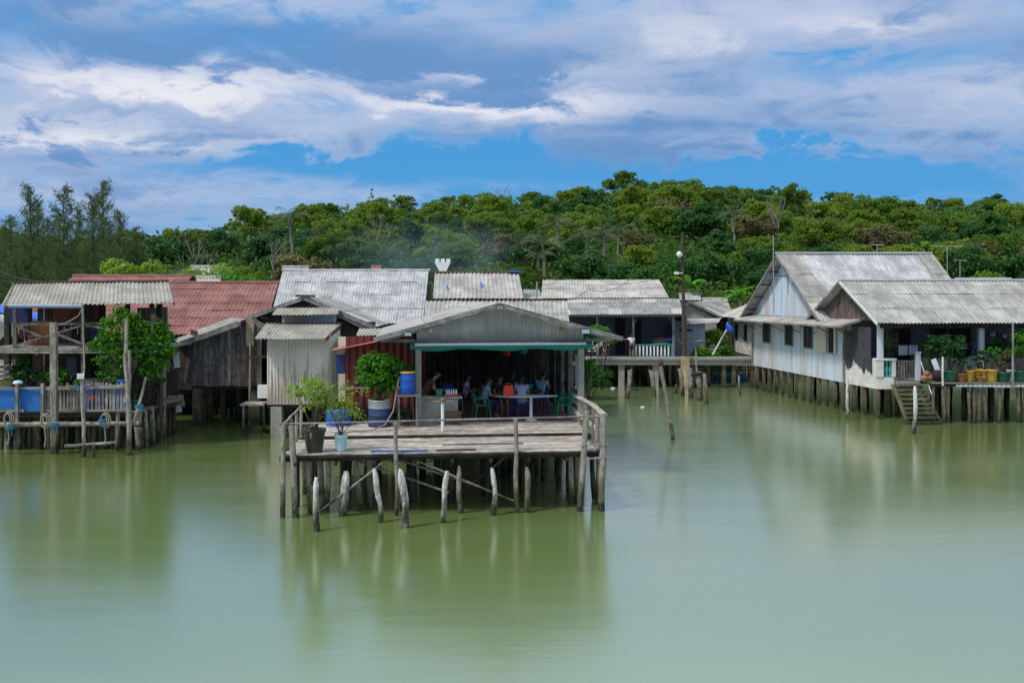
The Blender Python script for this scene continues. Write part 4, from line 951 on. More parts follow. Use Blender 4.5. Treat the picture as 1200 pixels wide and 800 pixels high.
# ---------------------------------------------------------------- potted plants and drums on the deck
def pot(m,c,r,h,rim=True): m.lathe(c,[(r*.70,0),(r*.82,h*.3),(r*.98,h*.85),(r*1.06,h*.88),(r*1.06,h),(r*.9,h),(r*.88,h*.9),(.0001,h*.9)],18)
def leafplant(t,base,H,r,mat,n=9,leaf=.05,flat=.9,trunk=.02,per=90,stems=5,low=.35,fold=.2,spread=.5,aspect=.42):
    base=Vector(base); cs=[];rs=[]
    m=MB()
    for k in range(n):
        a=random.uniform(0,6.28); q=random.uniform(.15,.95)*r; z=H*random.uniform(low,.93); f=1-.5*abs(z/H-.6); c=base+Vector((math.cos(a)*q*f,math.sin(a)*q*f,z)); cs.append(c); rs.append(r*random.uniform(.24,.42))
        if k<stems*2: m.pole(base+Vector((random.uniform(-.03,.03),0,0)),c,trunk,trunk*.4,5,4,.06)
    P,N=clump_points([tuple(c) for c in cs],rs,[int(per*(q/(r*.33))**2) for q in rs],flat,.85,.5)
    leaf_mesh('foliage',P,N,leaf*(.6+.7*RNG.random(len(P))),aspect,mat,t,fold=fold)
    m.build('stem',BARK,t)
def potted(c,r,h,potmat,H,pr,leafmat,label,group=None,**k):
    t=thing('potted_plant',c,label,'potted plant',group); child(t,'pot',potmat,lambda m:pot(m,c,r,h)); leafplant(t,Vector(c)+Vector((0,0,h*.85)),H,pr,leafmat,**k); return t
potted(D(.72,.32,1.53),.27,.57,BLACKP,1.3,.78,L_YEL,'spindly yellow-green plant in a black glazed pot at the deck corner',n=30,leaf=.062,per=24,trunk=.020,low=.45)
potted(D(1.36,.42,1.53),.165,.40,LBLUE,1.3,.66,L_YEL,'airy yellow-green shrub in a pale blue bucket on the deck',n=30,leaf=.038,per=26,trunk=.012,low=.35)
t=thing('potted_plant',D(3.08,4.6,1.61),'dense round green bush in a blue and white steel drum','potted plant')
c=Vector(D(2.22,4.5,1.61))
child(t,'drum',m_plain('dark_blue_drum',(.02,.045,.12),.5,.4,3),lambda m:m.lathe(c,[(.33,0),(.34,.03),(.33,.06),(.33,.30),(.345,.32),(.33,.34),(.33,.52)],20))
child(t,'drum_band',METAL,lambda m:m.lathe(c+Vector((0,0,.52)),[(.332,0),(.332,.20),(.345,.215),(.345,.235),(.30,.235),(.30,.15),(.0001,.14)],20))
P,N=clump_points([(c.x+q[0],c.y+q[1],c.z+q[2]) for q in [(0,0,1.50),(-.3,0,1.62),(.3,.1,1.55),(-.42,-.1,1.35),(.45,0,1.38),(.12,-.3,1.40),(-.15,-.3,1.28),(.3,-.2,1.2),(0,.2,1.85),(-.2,0,1.90),(.25,0,1.86),(-.42,.1,1.6),(.5,0,1.62),(.05,-.2,1.7),(-.1,-.1,1.12),(.2,0,1.06),(.42,-.1,1.75),(-.35,-.15,1.8)]],[.30]*18,[120]*18,.9,.7,.6)
leaf_mesh('foliage',P,N,.085*(.6+.7*RNG.random(len(P))),.42,L_GARD,t,fold=.25); child(t,'stem',BARK,lambda m:(m.pole(c+Vector((0,0,.6)),c+Vector((0,0,1.4)),.04,.03),m.pole(c+Vector((0,0,.7)),c+Vector((.2,0,1.4)),.03,.02),m.pole(c+Vector((0,0,.7)),c+Vector((-.2,0,1.4)),.03,.02)))
leafplant(t,c+Vector((0,0,.68)),.25,.28,L_YEL,n=5,leaf=.04,per=20)
def barrel(c,r,h,mat,label,lidmat=None,name='plastic_drum',group=None):
    t=thing(name,c,label,'drum',group); child(t,'drum_body',mat,lambda m:m.lathe(c,[(r*.9,0),(r,.04*h),(r,.3*h),(r*1.03,.33*h),(r,.36*h),(r,.66*h),(r*1.03,.69*h),(r,.72*h),(r,.93*h),(r*.92,h),(.0001,h)],20))
    if lidmat: child(t,'lid',lidmat,lambda m:m.lathe(Vector(c)+Vector((0,0,h)),[(r*1.08,0),(r*1.08,.05),(.0001,.05)],20))
    return t
barrel(D(1.02,4.9,1.30),.36,.74,BLUEP,'blue plastic barrel behind the two potted plants on the deck')
barrel(V(-.32,-.35,2.55),.22,.60,BLUEP,'small blue drum with a pale wooden lid on a raised stand by the pavilion post',YELP)
t=thing('drum_stand',V(-.3,-.35,1.6),'raised wooden stand that carries the small blue drum','stand')
child(t,'platform',TRIM,lambda m:m.obox(V(-.30,-.35,2.52),UA*.32,VA*.24,(0,0,.025),0))
for a in(-.56,-.05):
    for b in(-.52,-.18): child(t,'leg',TRIM,lambda m:m.bar(V(a,b,1.6),V(a,b,2.5),.05))
m=MB(); m.path([V(-.55,-.4,3.05),V(-.62,-.5,2.7),V(-.72,-.7,2.1),V(-.95,-1.0,1.75),V(-1.3,-1.2,1.64),V(-2.3,-1.5,1.63)],.018); tag(m.build('hose',ROPE),'pale hose running down from the small blue drum to the deck','hose')
t=thing('washing_post',V(.2,-1.6,1.6),'white pipe post with wooden cross arms standing on the deck','post')
pb=D(3.98,3.2,1.6)
child(t,'pipe',WHITEP,lambda m:m.pole(pb,pb+Vector((0,0,.80)),.045,seg=10)); child(t,'cross_arm',DECKM,lambda m:(m.bar(pb+Vector((-.27,0,.84)),pb+Vector((.27,.02,.84)),.07,.03),m.bar(pb+Vector((0,-.2,.80)),pb+Vector((0,.2,.80)),.07,.03)))
child(t,'hub',HUSK,lambda m:m.lathe(pb+Vector((0,0,.80)),[(.07,0),(.09,.06),(.05,.12),(.0001,.13)],10))
potted(V(-.35,-.1,1.60),.12,.18,DMETAL,.3,.2,L_DGARD,'tiny plant in a dark pot at the foot of the pavilion post',n=5,leaf=.05,per=30)
t=thing('hanging_plant',V(-.25,-.3,3.3),'green trailing plant hanging left of the pavilion front post','plant')
child(t,'hook_wire',CABLE,lambda m:m.pole(V(-.25,-.3,3.3),V(-.25,-.3,4.3),.008)); leafplant(t,V(-.25,-.3,2.95),.6,.22,L_DGARD,n=8,leaf=.06,per=30)
t=thing('flower_vine',V(5.4,1.5,2.4),'climbing green plant outside the right posts of the pavilion','plant')
leafplant(t,V(5.35,2.2,2.3),2.0,.45,L_GARD,n=12,leaf=.07,per=40,low=.3)

# ---------------------------------------------------------------- bleached stakes standing in the water in front
def stake(px_t,py_t,px_b,py_b,r,mat,label,name='mooring_stake',group='old stakes in front of the deck',kink=.045,sharp=True):
    Y=CH*F/(py_b-HOR); b=Vector((X(px_b,Y),Y,0)); tp=Vector((X(px_t,Y),Y,Z(py_t,Y))); d=(tp-b)
    r*=.86; m=MB(); seg=11; L=d.length; n=max(8,int((L+1)/.11)); ph=random.uniform(0,90); rings=[]; kx=random.uniform(-kink,kink)*1.3; tilt=random.uniform(-.5,.5)
    a_,b_=Vector((1,0,0)),Vector((0,1,0))
    for i in range(n+1):
        s=-1.0+(L+1.0)*i/n; k=max(0,s/L); c=b+d.normalized()*s+Vector((kx*math.sin(3.14*min(1,k))+.05*mnoise.noise((ph,s*1.6,0)),.04*mnoise.noise((ph,0,s*1.6)),0))
        rr=r*(1.05-.12*k+.16*mnoise.noise((ph+4,s*2.2,0)))
        if sharp and k>.86: rr*=1-.45*((k-.86)/.14)**1.4
        ring=[]
        for q in range(seg):
            a=6.28318*q/seg; w=1+.34*mnoise.noise((math.cos(a)*1.4+ph,math.sin(a)*1.4,s*1.7)); p=c+(a_*math.cos(a)+b_*math.sin(a))*rr*w
            if i==n: p+=Vector((0,0,rr*(tilt*math.cos(a)+.8*mnoise.noise((a*1.5,ph,0)))))
            ring.append(p)
        rings.append(ring)
    vs=[p for ring in rings for p in ring]; fs=[];us=[]
    for i in range(n):
        for q in range(seg):
            q2=(q+1)%seg; fs.append((i*seg+q,i*seg+q2,(i+1)*seg+q2,(i+1)*seg+q)); v0=(L+1)*i/n; v1=(L+1)*(i+1)/n; us.append([(q*r*.8,v0),((q+1)*r*.8,v0),((q+1)*r*.8,v1),(q*r*.8,v1)])
    m.add(vs,fs,us,True); m.add(rings[-1],[tuple(range(seg))],[[(.1*math.cos(q),.1*math.sin(q)) for q in range(seg)]])
    return tag(m.build(name,mat,None,b),label,'stake',group)
for a in [(371,560,372,622,.080,BLEACH,'pale stake below the black glazed pot, nearest of all to the camera'),(405,552,402,604,.125,BLEACH,'thick stubby stake right of the bucket, leaning slightly'),
          (438,549,446,612,.075,BLEACH,'white-topped stake leaning left at the lower left of the deck'),(470,550,474,618,.095,BLEACH,'chunky bent stake beside the tall railing post on the left'),
          (465,546,467,598,.09,BLEACH,'shorter stake tucked behind the chunky bent one'),(524,552,518,612,.080,BLEACH,'crooked white stake leaning right under the middle of the deck'),
          (539,546,541,601,.075,WOOD,'dark pointed stake right of the crooked white one'),(577,548,578,603,.080,BLEACH,'straight pointed stake with a pale tip under the deck'),(617,547,618,600,.078,WOOD,'rounded stake just right of the long railing post')]: stake(*a)
for a in [(738,433,735,467,.14,WOOD,'thick rough stake left of the leaning pole'),(763,434,767,465,.14,WOOD,'thick stake with a dark foot just left of the leaning pole'),
          (797,432,800,464,.14,WOOD,'stake at the left foot of the lamp pole'),(808,432,810,466,.16,WOOD,'stake at the right foot of the lamp pole'),
          (818,436,820,469,.16,WOOD,'thick stake wrapped with dark net right of the lamp pole'),(826,438,828,473,.12,WOOD,'slimmer stake right of the net wrapped one'),
          (866,440,868,462,.07,WOOD,'lone thin crooked stake near the blue boat'),(793,450,793,461,.09,WOODD,'short dark stump barely above the water left of the lamp pole')]: stake(*a,group='stakes by the walkway',sharp=False)
stake(774,427,789,515,.085,WOOD,'long pole leaning far left with a rusty top',kink=.0,group='stakes by the walkway',sharp=False)
Yt=CH*F/(515-HOR); c=W(774,427,Yt); m=MB(); m.lathe(c-Vector((0,0,.05)),[(.10,0),(.11,.12),(.09,.24),(.0001,.26)],10); tag(m.build('rusty_can',RUST),'rusty can capping the long leaning pole','can')
Yt=CH*F/(469-HOR); m=MB(); m.pole(W(817,437,Yt),W(815,407,Yt),.06,.03,6,4,.05); tag(m.build('thin_stick',WOOD),'thin stick rising from the net wrapped stake','stick')
c=W(819,437,Yt); m=MB()
for k in range(6): m.ell(c+Vector((random.uniform(-.25,.25),random.uniform(-.1,.1),random.uniform(-.12,.08))),(.2,.15,.10),8,6)
tag(m.build('net_bundle',BLKC),'dark bundle of net hung on the stake right of the lamp pole','net')
for a in [(993,443,993,491,.075,BLEACH,'thin pale stake left of the porch corner'),(1060,444,1059,489,.09,WOOD,'taller stake in front of the mossy steps'),(1072,452,1071,508,.085,BLEACH,'pale mossy stake with a dark foot nearest in front of the steps')]: stake(*a,group='stakes by the steps')
# ---------------------------------------------------------------- generic pieces
def wallsheet(m,p0,p1,z0,z1,period=.13,amp=.013,sq=False):
    p0=Vector(p0);p1=Vector(p1); m.sheet((p0.x,p0.y,z0),(p1.x,p1.y,z0),(p0.x,p0.y,z1),(p1.x,p1.y,z1),period,amp,99,0,square=sq)
def grid_pts(x0,x1,y0,y1,dx,dy):
    r=[]; y=y0
    while y<=y1+.01:
        x=x0
        while x<=x1+.01: r.append((x+random.uniform(-.12,.12),y+random.uniform(-.12,.12))); x+=dx
        y+=dy
    return r
def ridge_cap(m,p0,p1,w=.16): m.pole(p0,p1,w*.5,seg=8)

# ---------------------------------------------------------------- maroon shed beside the pavilion
t=thing('maroon_shed',(-4.4,34.5,0),'maroon corrugated shed with a red sheet awning between the zinc shed and the pavilion','shed')
a=W(405,398,33); b=W(489,398,33)
child(t,'wall',W_RED,lambda m:(wallsheet(m,(a.x,33.0,0),(b.x+.3,33.0,0),1.75,4.05,.24,.02,True),wallsheet(m,(a.x,33.0,0),(a.x,37.4,0),1.75,3.6,.24,.02,True)))
child(t,'roof',R_REDSH,lambda m:m.sheet(W(388,411,32.4),W(390,409,37),W(462,396.5,32.4),W(452,391,37),.13,.016,2))
child(t,'small_window',DARK,lambda m:m.box(X(451,32.9),X(457,32.9),32.92,32.97,Z(425,32.9),Z(419,32.9)))
child(t,'floor_beam',WOODD,lambda m:(m.bar((a.x-.1,33.05,1.68),(b.x+.6,33.05,1.68),.12,.14),m.box(a.x,b.x+.4,33.1,37.4,1.5,1.62)))
child(t,'rail',TRIM,lambda m:m.bar((a.x-.1,32.7,2.42),(b.x+.2,32.7,2.42),.05,.05))
stilts(t,grid_pts(a.x+.1,b.x+.4,33.1,37,.75,1.9),1.6,.085,WOODD)
m=MB(); m.poly([(X(397,36.5),36.5,1.6),(X(410,36.5),36.5,1.6),(X(410,36.5),36.5,3.9),(X(397,36.5),36.5,3.9)],.06)
t=thing('cream_wall',(X(403,36.5),36.5,1.5),'narrow cream wall with a dark blue shutter between the zinc shed and the maroon shed','wall')
m.build('wall_panel',W_CREAM,t); child(t,'shutter',m_plain('navy_shutter',(.012,.035,.16),.5,.2),lambda m:m.box(X(393.5,36),X(406,36),36.05,36.13,Z(438,36),Z(415.5,36)))

# ---------------------------------------------------------------- pale zinc shed
t=thing('zinc_shed',(-8.1,40,0),'tall narrow pale zinc shed with rust streaks at its foot, on stilts','shed')
x0,x1=X(313,38.8),X(386,38.8); 
def zinc_rust():
    m,tt,b=new_mat('zinc_wall_rusting_at_the_foot'); p=worldpos(tt); z=tt.xyz(p)[2]; uv=uvmap(tt)
    st=tt.noise(tt.scale(uv,8,.35,1),1.0,4,.6); bl=tt.noise(tt.scale(uv,1.2,.8,1),1.0,5,.6)
    c=tt.mix(tt.rng(bl,.3,.7),(.52,.485,.42),(.66,.62,.55)); h=tt.math('ADD',z,tt.math('MULTIPLY',tt.math('SUBTRACT',st,.5),-8.5))
    c=tt.mix(tt.rng(h,2.45,2.05,0,.7),c,(.26,.17,.15)); c=tt.mix(tt.rng(tt.noise(uv,9,5,.7),.55,.72,0,.4),c,(.30,.25,.22))
    tt.put(b.inputs['Base Color'],c); b.inputs['Roughness'].default_value=.55; return m
ZR=zinc_rust()
child(t,'front_wall',ZR,lambda m:wallsheet(m,(x0,38.8,0),(x1,38.8,0),1.23,3.85,.125,.014))
child(t,'side_wall',ZR,lambda m:(wallsheet(m,(x1,38.8,0),(x1,41.2,0),1.23,4.0,.125,.014),wallsheet(m,(x0,38.8,0),(x0,41.2,0),1.23,4.0,.125,.014)))
child(t,'roof',R_LEFT,lambda m:m.sheet(W(298,397,38.1),W(381,396.5,38.1),W(312,379,41.2),W(399,379,41.2),.16,.022,9,.03))
child(t,'fascia',BROWNW,lambda m:(m.bar(W(382,397.5,38.2),W(400,381.5,41.2),.03,.14),m.bar(W(312,378.6,41.2),W(399,378.6,41.2),.06,.05)))
child(t,'floor',WOODD,lambda m:m.box(x0,x1,38.9,41.3,1.1,1.22)); 
for px,yy in((325,38.95),(331,40.6),(352,39.2),(372,39.0),(384,40.8)): child(t,'stilt',CONC if px==325 else WOODD,lambda m:m.bar((X(px,yy),yy,-1),(X(px,yy),yy,1.15),.42 if px==325 else .2,up=(0,1,0)))
m=MB(); m.lathe(W(305,470,39.2),[(.01,0),(.22,0),(.24,.3),(.2,.33)],12)
tag(boxy('white_container',W(309,466,40),.40,.35,.5,WHITEP,'white plastic container with a blue mark on the small landing beside the zinc shed','container'))
t=thing('landing_shelf',W(300,472,40),'small plank landing left of the zinc shed','landing')
child(t,'platform',DECKM,lambda m:m.box(X(284,40),X(312,40),39.6,40.6,Z(474,40),Z(472,40)));  stilts(t,[(X(288,40),39.7),(X(306,40),40.4)],Z(474,40),.06,WOOD)

# ---------------------------------------------------------------- grey board shack with a slanted roof edge
t=thing('board_shack',(-11.3,44,0),'weathered grey board shack hanging over dark water on stilts','shack')
YB=42.0; zb=Z(452,YB)
child(t,'front_wall',BOARD,lambda m:boards(m,(X(226,YB),YB,0),(X(307,YB),YB,0),0,0,zb,zb,.21,slope=lambda k:Z(400-28*min(k/.86,1)+ (k>.86)*(k-.86)*60,YB)))
child(t,'pale_board',TRIM,lambda m:m.bar((X(269,YB),YB-.05,zb+.02),(X(269,YB),YB-.05,Z(384,YB)),.14,.02,up=(0,1,0)))
child(t,'rusty_strip',RUSTY,lambda m:m.obox(((X(289,YB)+X(298,YB))/2,YB-.08,(Z(374,YB)+Z(405,YB))/2),(.16,0,0),(0,.015,0),(0,0,(Z(374,YB)-Z(405,YB))/2),2))
child(t,'rusty_strip',RUST,lambda m:m.obox(((X(289,YB)+X(298,YB))/2,YB-.075,(Z(405.5,YB)+Z(448,YB))/2),(.15,0,0),(0,.015,0),(0,0,(Z(405.5,YB)-Z(448,YB))/2),2))
rf=child(t,'roof',R_GREY,lambda m:(m.sheet(W(195,392,49),W(212,404,41.5),W(262,372,50),W(288,373,41.5),.16,.02,2),m.sheet(W(299,374,41.6),W(316,386,41.6),W(300,373,45.5),W(345,376,45.5),.16,.02,9)))
child(rf,'barge_board',TRIM,lambda m:(m.bar(W(212,403,41.4),W(280,379,41.4),.05,.22),m.bar(W(297,375,41.5),W(312,386,41.5),.04,.2)))
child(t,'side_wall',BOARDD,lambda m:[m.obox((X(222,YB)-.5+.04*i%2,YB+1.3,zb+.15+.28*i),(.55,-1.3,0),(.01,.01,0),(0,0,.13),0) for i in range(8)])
child(t,'back_wall',BOARDD,lambda m:boards(m,(-15.6,47,0),(-9,47,0),4.3,4.3,.2,.2,.3))  # boards carried below the floor, added to blacken the space behind the stilts
child(t,'floor',WOODD,lambda m:m.box(X(224,YB),X(312,YB),YB+.05,49,zb-.14,zb-.03))
for px,yy,r in((232,42.2,.2),(238,43,.16),(247,44,.12),(262,45,.12),(280,44.5,.12),(300,42.3,.2),(303,43.5,.16)): 
    child(t,'stilt',PILE,lambda m:m.bar((X(px,yy),yy,-1),(X(px,yy),yy,zb-.1),r*1.8,up=(0,1,0)))
t=thing('antenna_pole',(X(293,41.2),41.2,0),'thin pole with a black cross bar in front of the board shack','pole')
child(t,'pole',WOOD,lambda m:m.pole((X(292,41.2),41.2,-.8),W(293,400,41.2),.055,.04,7,6,.03)); child(t,'cross_bar',DMETAL,lambda m:(m.bar(W(271,417.5,41.2),W(312,418,41.2),.06,.06),m.bar(W(271.5,417,41.2),W(271.5,413,41.2),.05)))

# ---------------------------------------------------------------- dark gable shack behind the zinc shed
t=thing('dark_gable_shack',(-8.5,44,0),'dark board house with a low wide gable behind the zinc shed','house')
YG=42.0; Lf,Pk,Rt=W(283,374,YG),W(357,347.5,YG),W(441,383,YG)
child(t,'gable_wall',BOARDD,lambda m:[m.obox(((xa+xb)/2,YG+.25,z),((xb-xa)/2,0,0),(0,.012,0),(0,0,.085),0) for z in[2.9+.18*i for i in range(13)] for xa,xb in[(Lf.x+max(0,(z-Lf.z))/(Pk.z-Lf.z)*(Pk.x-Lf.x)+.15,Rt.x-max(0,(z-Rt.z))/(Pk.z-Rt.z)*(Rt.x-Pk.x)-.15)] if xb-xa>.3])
rf=child(t,'roof',R_GREY,lambda m:(m.sheet(Lf+Vector((0,6.5,0)),Lf,Pk+Vector((0,6.5,0)),Pk,.16,.02,2),m.sheet(Rt,Rt+Vector((0,5,0)),Pk,Pk+Vector((0,5,0)),.16,.02,2)))
child(rf,'barge_board',TRIM,lambda m:(m.bar(Lf+Vector((0,-.05,-.05)),Pk+Vector((0,-.05,-.05)),.05,.16),m.bar(Pk+Vector((0,-.06,-.05)),Rt+Vector((0,-.05,-.05)),.05,.18),m.bar(Pk+Vector((.3,-.0,-.22)),Rt+Vector((-.1,-.0,-.22)),.05,.14)))
child(rf,'ridge_cap',DMETAL,lambda m:(m.bar(Pk+Vector((-.35,-.08,.03)),Pk+Vector((.45,-.08,.02)),.1,.09)))
child(t,'awning',R_LEFT,lambda m:m.sheet(W(318,369,40.9),W(396,368.5,40.9),W(325,360.5,41.9),W(398,360,41.9),.15,.02,9))
child(t,'white_panel',W_BLUE,lambda m:m.box(X(331,41.95),X(394,41.95),41.9,41.98,Z(386,42),Z(368.5,42)))
child(t,'grey_window',DARK,lambda m:m.box(X(418,42.1),X(440,42.1),42.1,42.14,Z(384,42),Z(377,42)))
child(t,'shade_backing',BOARDD,lambda m:(m.box(-10.8,-5.8,42.6,48,1.4,1.5),boards(m,(-10.8,48,0),(-5.0,48,0),4.2,4.2,.2,.2,.3)))  # slab and dark boards down near the water, added to darken the underside
stilts(t,grid_pts(-10.6,-6,43,47.6,1.1,1.5),1.45,.1,WOODD)
for lo,hi,mt,l in(((W(417,393,39.6),W(483,391.5,39.6)),(W(421,384.5,41.2),W(490,384,41.2)),R_LEFT,'small corrugated lean-to roof right of the dark gable'),
                  ((W(396,402,38.6),W(432,400,38.6)),(W(396,396.5,40.5),W(444,396,40.5)),R_MID,'low grey sheet roof joining the zinc shed to the maroon shed'),):
    t=thing('lean_to_roof',lo[0],l,'roof'); child(t,'sheet',mt,lambda m:m.sheet(lo[0],lo[1],hi[0],hi[1],.15,.02,9)); child(t,'post',WOODD,lambda m:(m.bar((lo[0].x+.2,lo[0].y+.2,1.4),lo[0]+Vector((.2,.2,0)),.1),)); child(t,'post',WOODD,lambda m:m.bar((hi[1].x-.2,hi[1].y,1.4),hi[1]+Vector((-.2,0,0)),.1)); child(t,'wall',BOARDD,lambda m:boards(m,(lo[0].x+.1,hi[0].y+.1,0),(hi[1].x-.1,hi[1].y+.1,0),hi[0].z-.08,hi[1].z-.08,1.4,1.4,.22))

# ---------------------------------------------------------------- roofs of the houses behind
def house(name,label,cat,eave,ridge,xe,xr,rmat,wmat,zfloor,period=.16,row=1.6,amp=.02,overh=.3,back=3.0,gable=True,stilt_=None,caps=None):
    """ridge parallel to the water front. eave=(Y,z) ridge=(Y,z); xe,xr = (x0,x1) at eave and ridge"""
    t=thing(name,((xr[0]+xr[1])/2,ridge[0],zfloor),label,cat)
    rf=child(t,'roof',rmat,lambda m:(m.sheet((xe[0],eave[0],eave[1]),(xe[1],eave[0],eave[1]),(xr[0],ridge[0],ridge[1]),(xr[1],ridge[0],ridge[1]),period,amp,row),
        m.sheet((2*xr[1]-xe[1],ridge[0]+(ridge[0]-eave[0]),eave[1]),(2*xr[0]-xe[0],ridge[0]+(ridge[0]-eave[0]),eave[1]),(xr[1],ridge[0],ridge[1]),(xr[0],ridge[0],ridge[1]),period,amp,row)))
    child(rf,'ridge_cap',caps or rmat,lambda m:ridge_cap(m,(xr[0]-.05,ridge[0],ridge[1]+.01),(xr[1]+.05,ridge[0],ridge[1]+.01),.15))
    yb=ridge[0]+(ridge[0]-eave[0])-overh; yf=eave[0]+overh
    for a,q in((0,overh),(1,-overh)):
        xm=xr[a]+q; xf=xe[a]+q; xk=2*xm-xf
        child(t,'gable_wall',wmat,lambda m:m.poly([(xf,yf,zfloor),(xk,yb,zfloor),(xk,yb,eave[1]),(xm,ridge[0],ridge[1]-.12),(xf,yf,eave[1])],.06))
    child(t,'front_wall',wmat,lambda m:m.box(xe[0]+overh+.07,xe[1]-overh-.07,yf,yf+.08,zfloor,eave[1]+.05)); child(t,'back_wall',wmat,lambda m:m.box(xr[0]+overh+.07,xr[1]-overh-.01,yb-.08,yb,zfloor,eave[1]+.05))
    child(t,'floor',WOODD,lambda m:m.box(xr[0]+overh,xr[1]-overh,yf+.1,yb-.1,zfloor-.15,zfloor-.01))
    if stilt_: stilts(t,grid_pts(xr[0]+overh,xr[1]-overh,yf+.2,min(yb,61),stilt_,2.4),zfloor-.1,.1,WOODD)
    child(rf,'rake_board',WOODD,lambda m:(m.bar((xe[1]-.02,eave[0],eave[1]-.08),(xr[1]-.02,ridge[0],ridge[1]-.08),.04,.16),m.bar((xe[0]+.02,eave[0],eave[1]-.08),(xr[0]+.02,ridge[0],ridge[1]-.08),.04,.16)))
    return t
house('red_roofed_house','long house under a big faded red tiled roof','house',(45,3.65),(52,6.0),(-23.4,-10.9),(-23.4,-11.85),R_RED,BOARDD,1.2,.20,1.05,.025,stilt_=1.6)
house('red_roofed_house','house behind with only its red tiled ridge showing above the big red roof','house',(59,5.3),(63,6.55),(X(86,62),X(224,62)),(X(86,63),X(226,63)),R_RED,BOARDD,2.2,.20,1.05,.025)
house('zinc_roofed_house','house under a big pale zinc roof, the whitest of the left group','house',(46,4.10),(54,6.66),(-10.9,-3.98),(-12.1,-4.36),R_WHITE,BOARDD,1.3,.15,2.0,.02,stilt_=1.5)
t=house('corrugated_roof_house','house with a narrow corrugated upper roof with a rusty ridge and blue scraps','house',(48.2,5.22),(52,6.5),(X(507,48.2),X(614,48.2)),(X(509,52),X(608,52)),R_MID,BOARDD,1.4,.20,3.5,.03,stilt_=1.5,caps=RUST)
child(t,'blue_patch',TARP,lambda m:m.obox(W(564,334,49.9)+Vector((0,-.06,.05)),(.04,0,0),(0,.36,.12),(0,-.003,.01),1)); child(t,'blue_patch',TARP,lambda m:m.box(X(596,52),X(609,52),51.75,52.0,6.52,6.60)); child(t,'blue_patch',TARP,lambda m:m.obox(W(524,337,49.6)+Vector((0,-.06,.06)),(.05,0,0),(0,.15,.05),(0,-.003,.01),1))
t=thing('front_roof',(X(580,46),46,4.2),'lower corrugated roof with a dark upper edge just behind the pavilion gable','roof')
child(t,'sheet',R_MID,lambda m:m.sheet(W(496,384,43.6),W(668,384,43.6),W(499,352,48),W(664,352,48),.20,.028,3.0))
child(t,'upper_beam',WOODD,lambda m:m.bar(W(499,351,48.02),W(665,351,48.02),.1,.09)); child(t,'blue_patch',TARP,lambda m:m.obox(W(537,363,46.5)+Vector((0,-.1,.05)),(.05,0,0),(0,.12,.025),(0,-.003,.01),1))
for px in(502,560,610,660): child(t,'post',WOODD,lambda m:m.bar((X(px,44),44,1.3),(X(px,44),44,3.9),.12))
child(t,'end_wall',BOARDD,lambda m:(boards(m,(X(500,44.5),47.8,0),(X(662,44.5),47.8,0),5.0,5.0,1.3,1.3,.3),m.box(-3.6,2.3,44,48,1.25,1.38)))
stilts(t,grid_pts(-3.4,2.2,44.2,51,1.2,1.6),1.3,.1,WOODD)
t=thing('white_funnel',W(518,320,54.5),'white funnel shaped vent with a notched top standing behind the ridge','vent')
child(t,'cone',WHITEP,lambda m:m.add([W(509,307,54),W(528,307,54),W(522,320,54),W(516,320,54),W(509,307,54.9),W(528,307,54.9),W(522,320,54.9),W(516,320,54.9)],[(0,1,2,3),(7,6,5,4),(0,4,5,1),(1,5,6,2),(3,2,6,7),(0,3,7,4)],[[(0,0)]*4]*6))
for px in(512,518.5,525): child(t,'top_block',WHITEP,lambda m:m.box(X(px-2,54),X(px+2,54),54.1,54.7,Z(307,54)+.01,Z(303,54)))
child(t,'post',METAL,lambda m:m.pole(W(519,320,54.4),(X(519,54.4),54.4,4.5),.08))
t=thing('lean_to_roof',W(624,352,51),'small plain grey roof filling the gap between the corrugated and the porch house roofs','roof')
child(t,'sheet',R_GREY,lambda m:m.sheet(W(613,352,50),W(637,352,50),W(613,339,55),W(632,339,55),.18,.02,9)); child(t,'wall',BOARDD,lambda m:m.box(X(614,50),X(634,50),50.4,50.5,1.5,Z(354,50)));child(t,'roof_pipe',METAL,lambda m:m.pole(W(629,352,50.5),W(629,330,50.5),.04))

# porch house behind the walkway
t=thing('porch_house',(X(710,64),64,1.5),'wide grey roofed house with a shaded porch behind the concrete walkway','house')
rf=child(t,'roof',R_RUSTW,lambda m:(m.sheet(W(634,349.5,64),W(784,348.5,64),W(636,328,68.5),W(772,327.5,68.5),.19,.022,2.0),m.sheet((X(772,68.5),73,4.9),(X(636,68.5),73,4.9),W(772,327.5,68.5),W(636,328,68.5),.19,.022,2.0)))
child(t,'porch_roof',R_GREY,lambda m:m.sheet(W(640,368.5,59.8),W(801,368,59.8),W(633,350,64),W(796,349,64),.19,.022,1.7))
child(rf,'gutter',DMETAL,lambda m:(m.bar(W(632,350.2,63.9),W(797,349.2,63.9),.08,.07),m.bar(W(640,370,59.8),W(802,369.5,59.8),.05,.12)))
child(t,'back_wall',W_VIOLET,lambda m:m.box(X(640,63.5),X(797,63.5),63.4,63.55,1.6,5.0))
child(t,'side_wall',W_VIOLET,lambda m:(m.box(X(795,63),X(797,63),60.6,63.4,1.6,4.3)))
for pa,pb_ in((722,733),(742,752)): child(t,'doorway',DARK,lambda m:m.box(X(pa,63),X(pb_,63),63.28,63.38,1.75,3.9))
for px in(742,789,700): child(t,'porch_post',TRIM,lambda m:m.bar((X(px,60.3),60.3,1.6),(X(px,60.3),60.3,4.15),.13))
child(t,'porch_bracket',TRIM,lambda m:(m.bar((X(742,60.3),60.3,3.6),(X(748,60.3),60.3,4.1),.06),m.bar((X(789,60.3),60.3,3.6),(X(784,60.3),60.3,4.1),.06)))
rl=child(t,'railing',TEAL,lambda m:(m.bar(W(743,404,60.4),W(790,404,60.4),.06,.08),m.bar(W(743,417,60.4),W(790,417,60.4),.06,.05)))
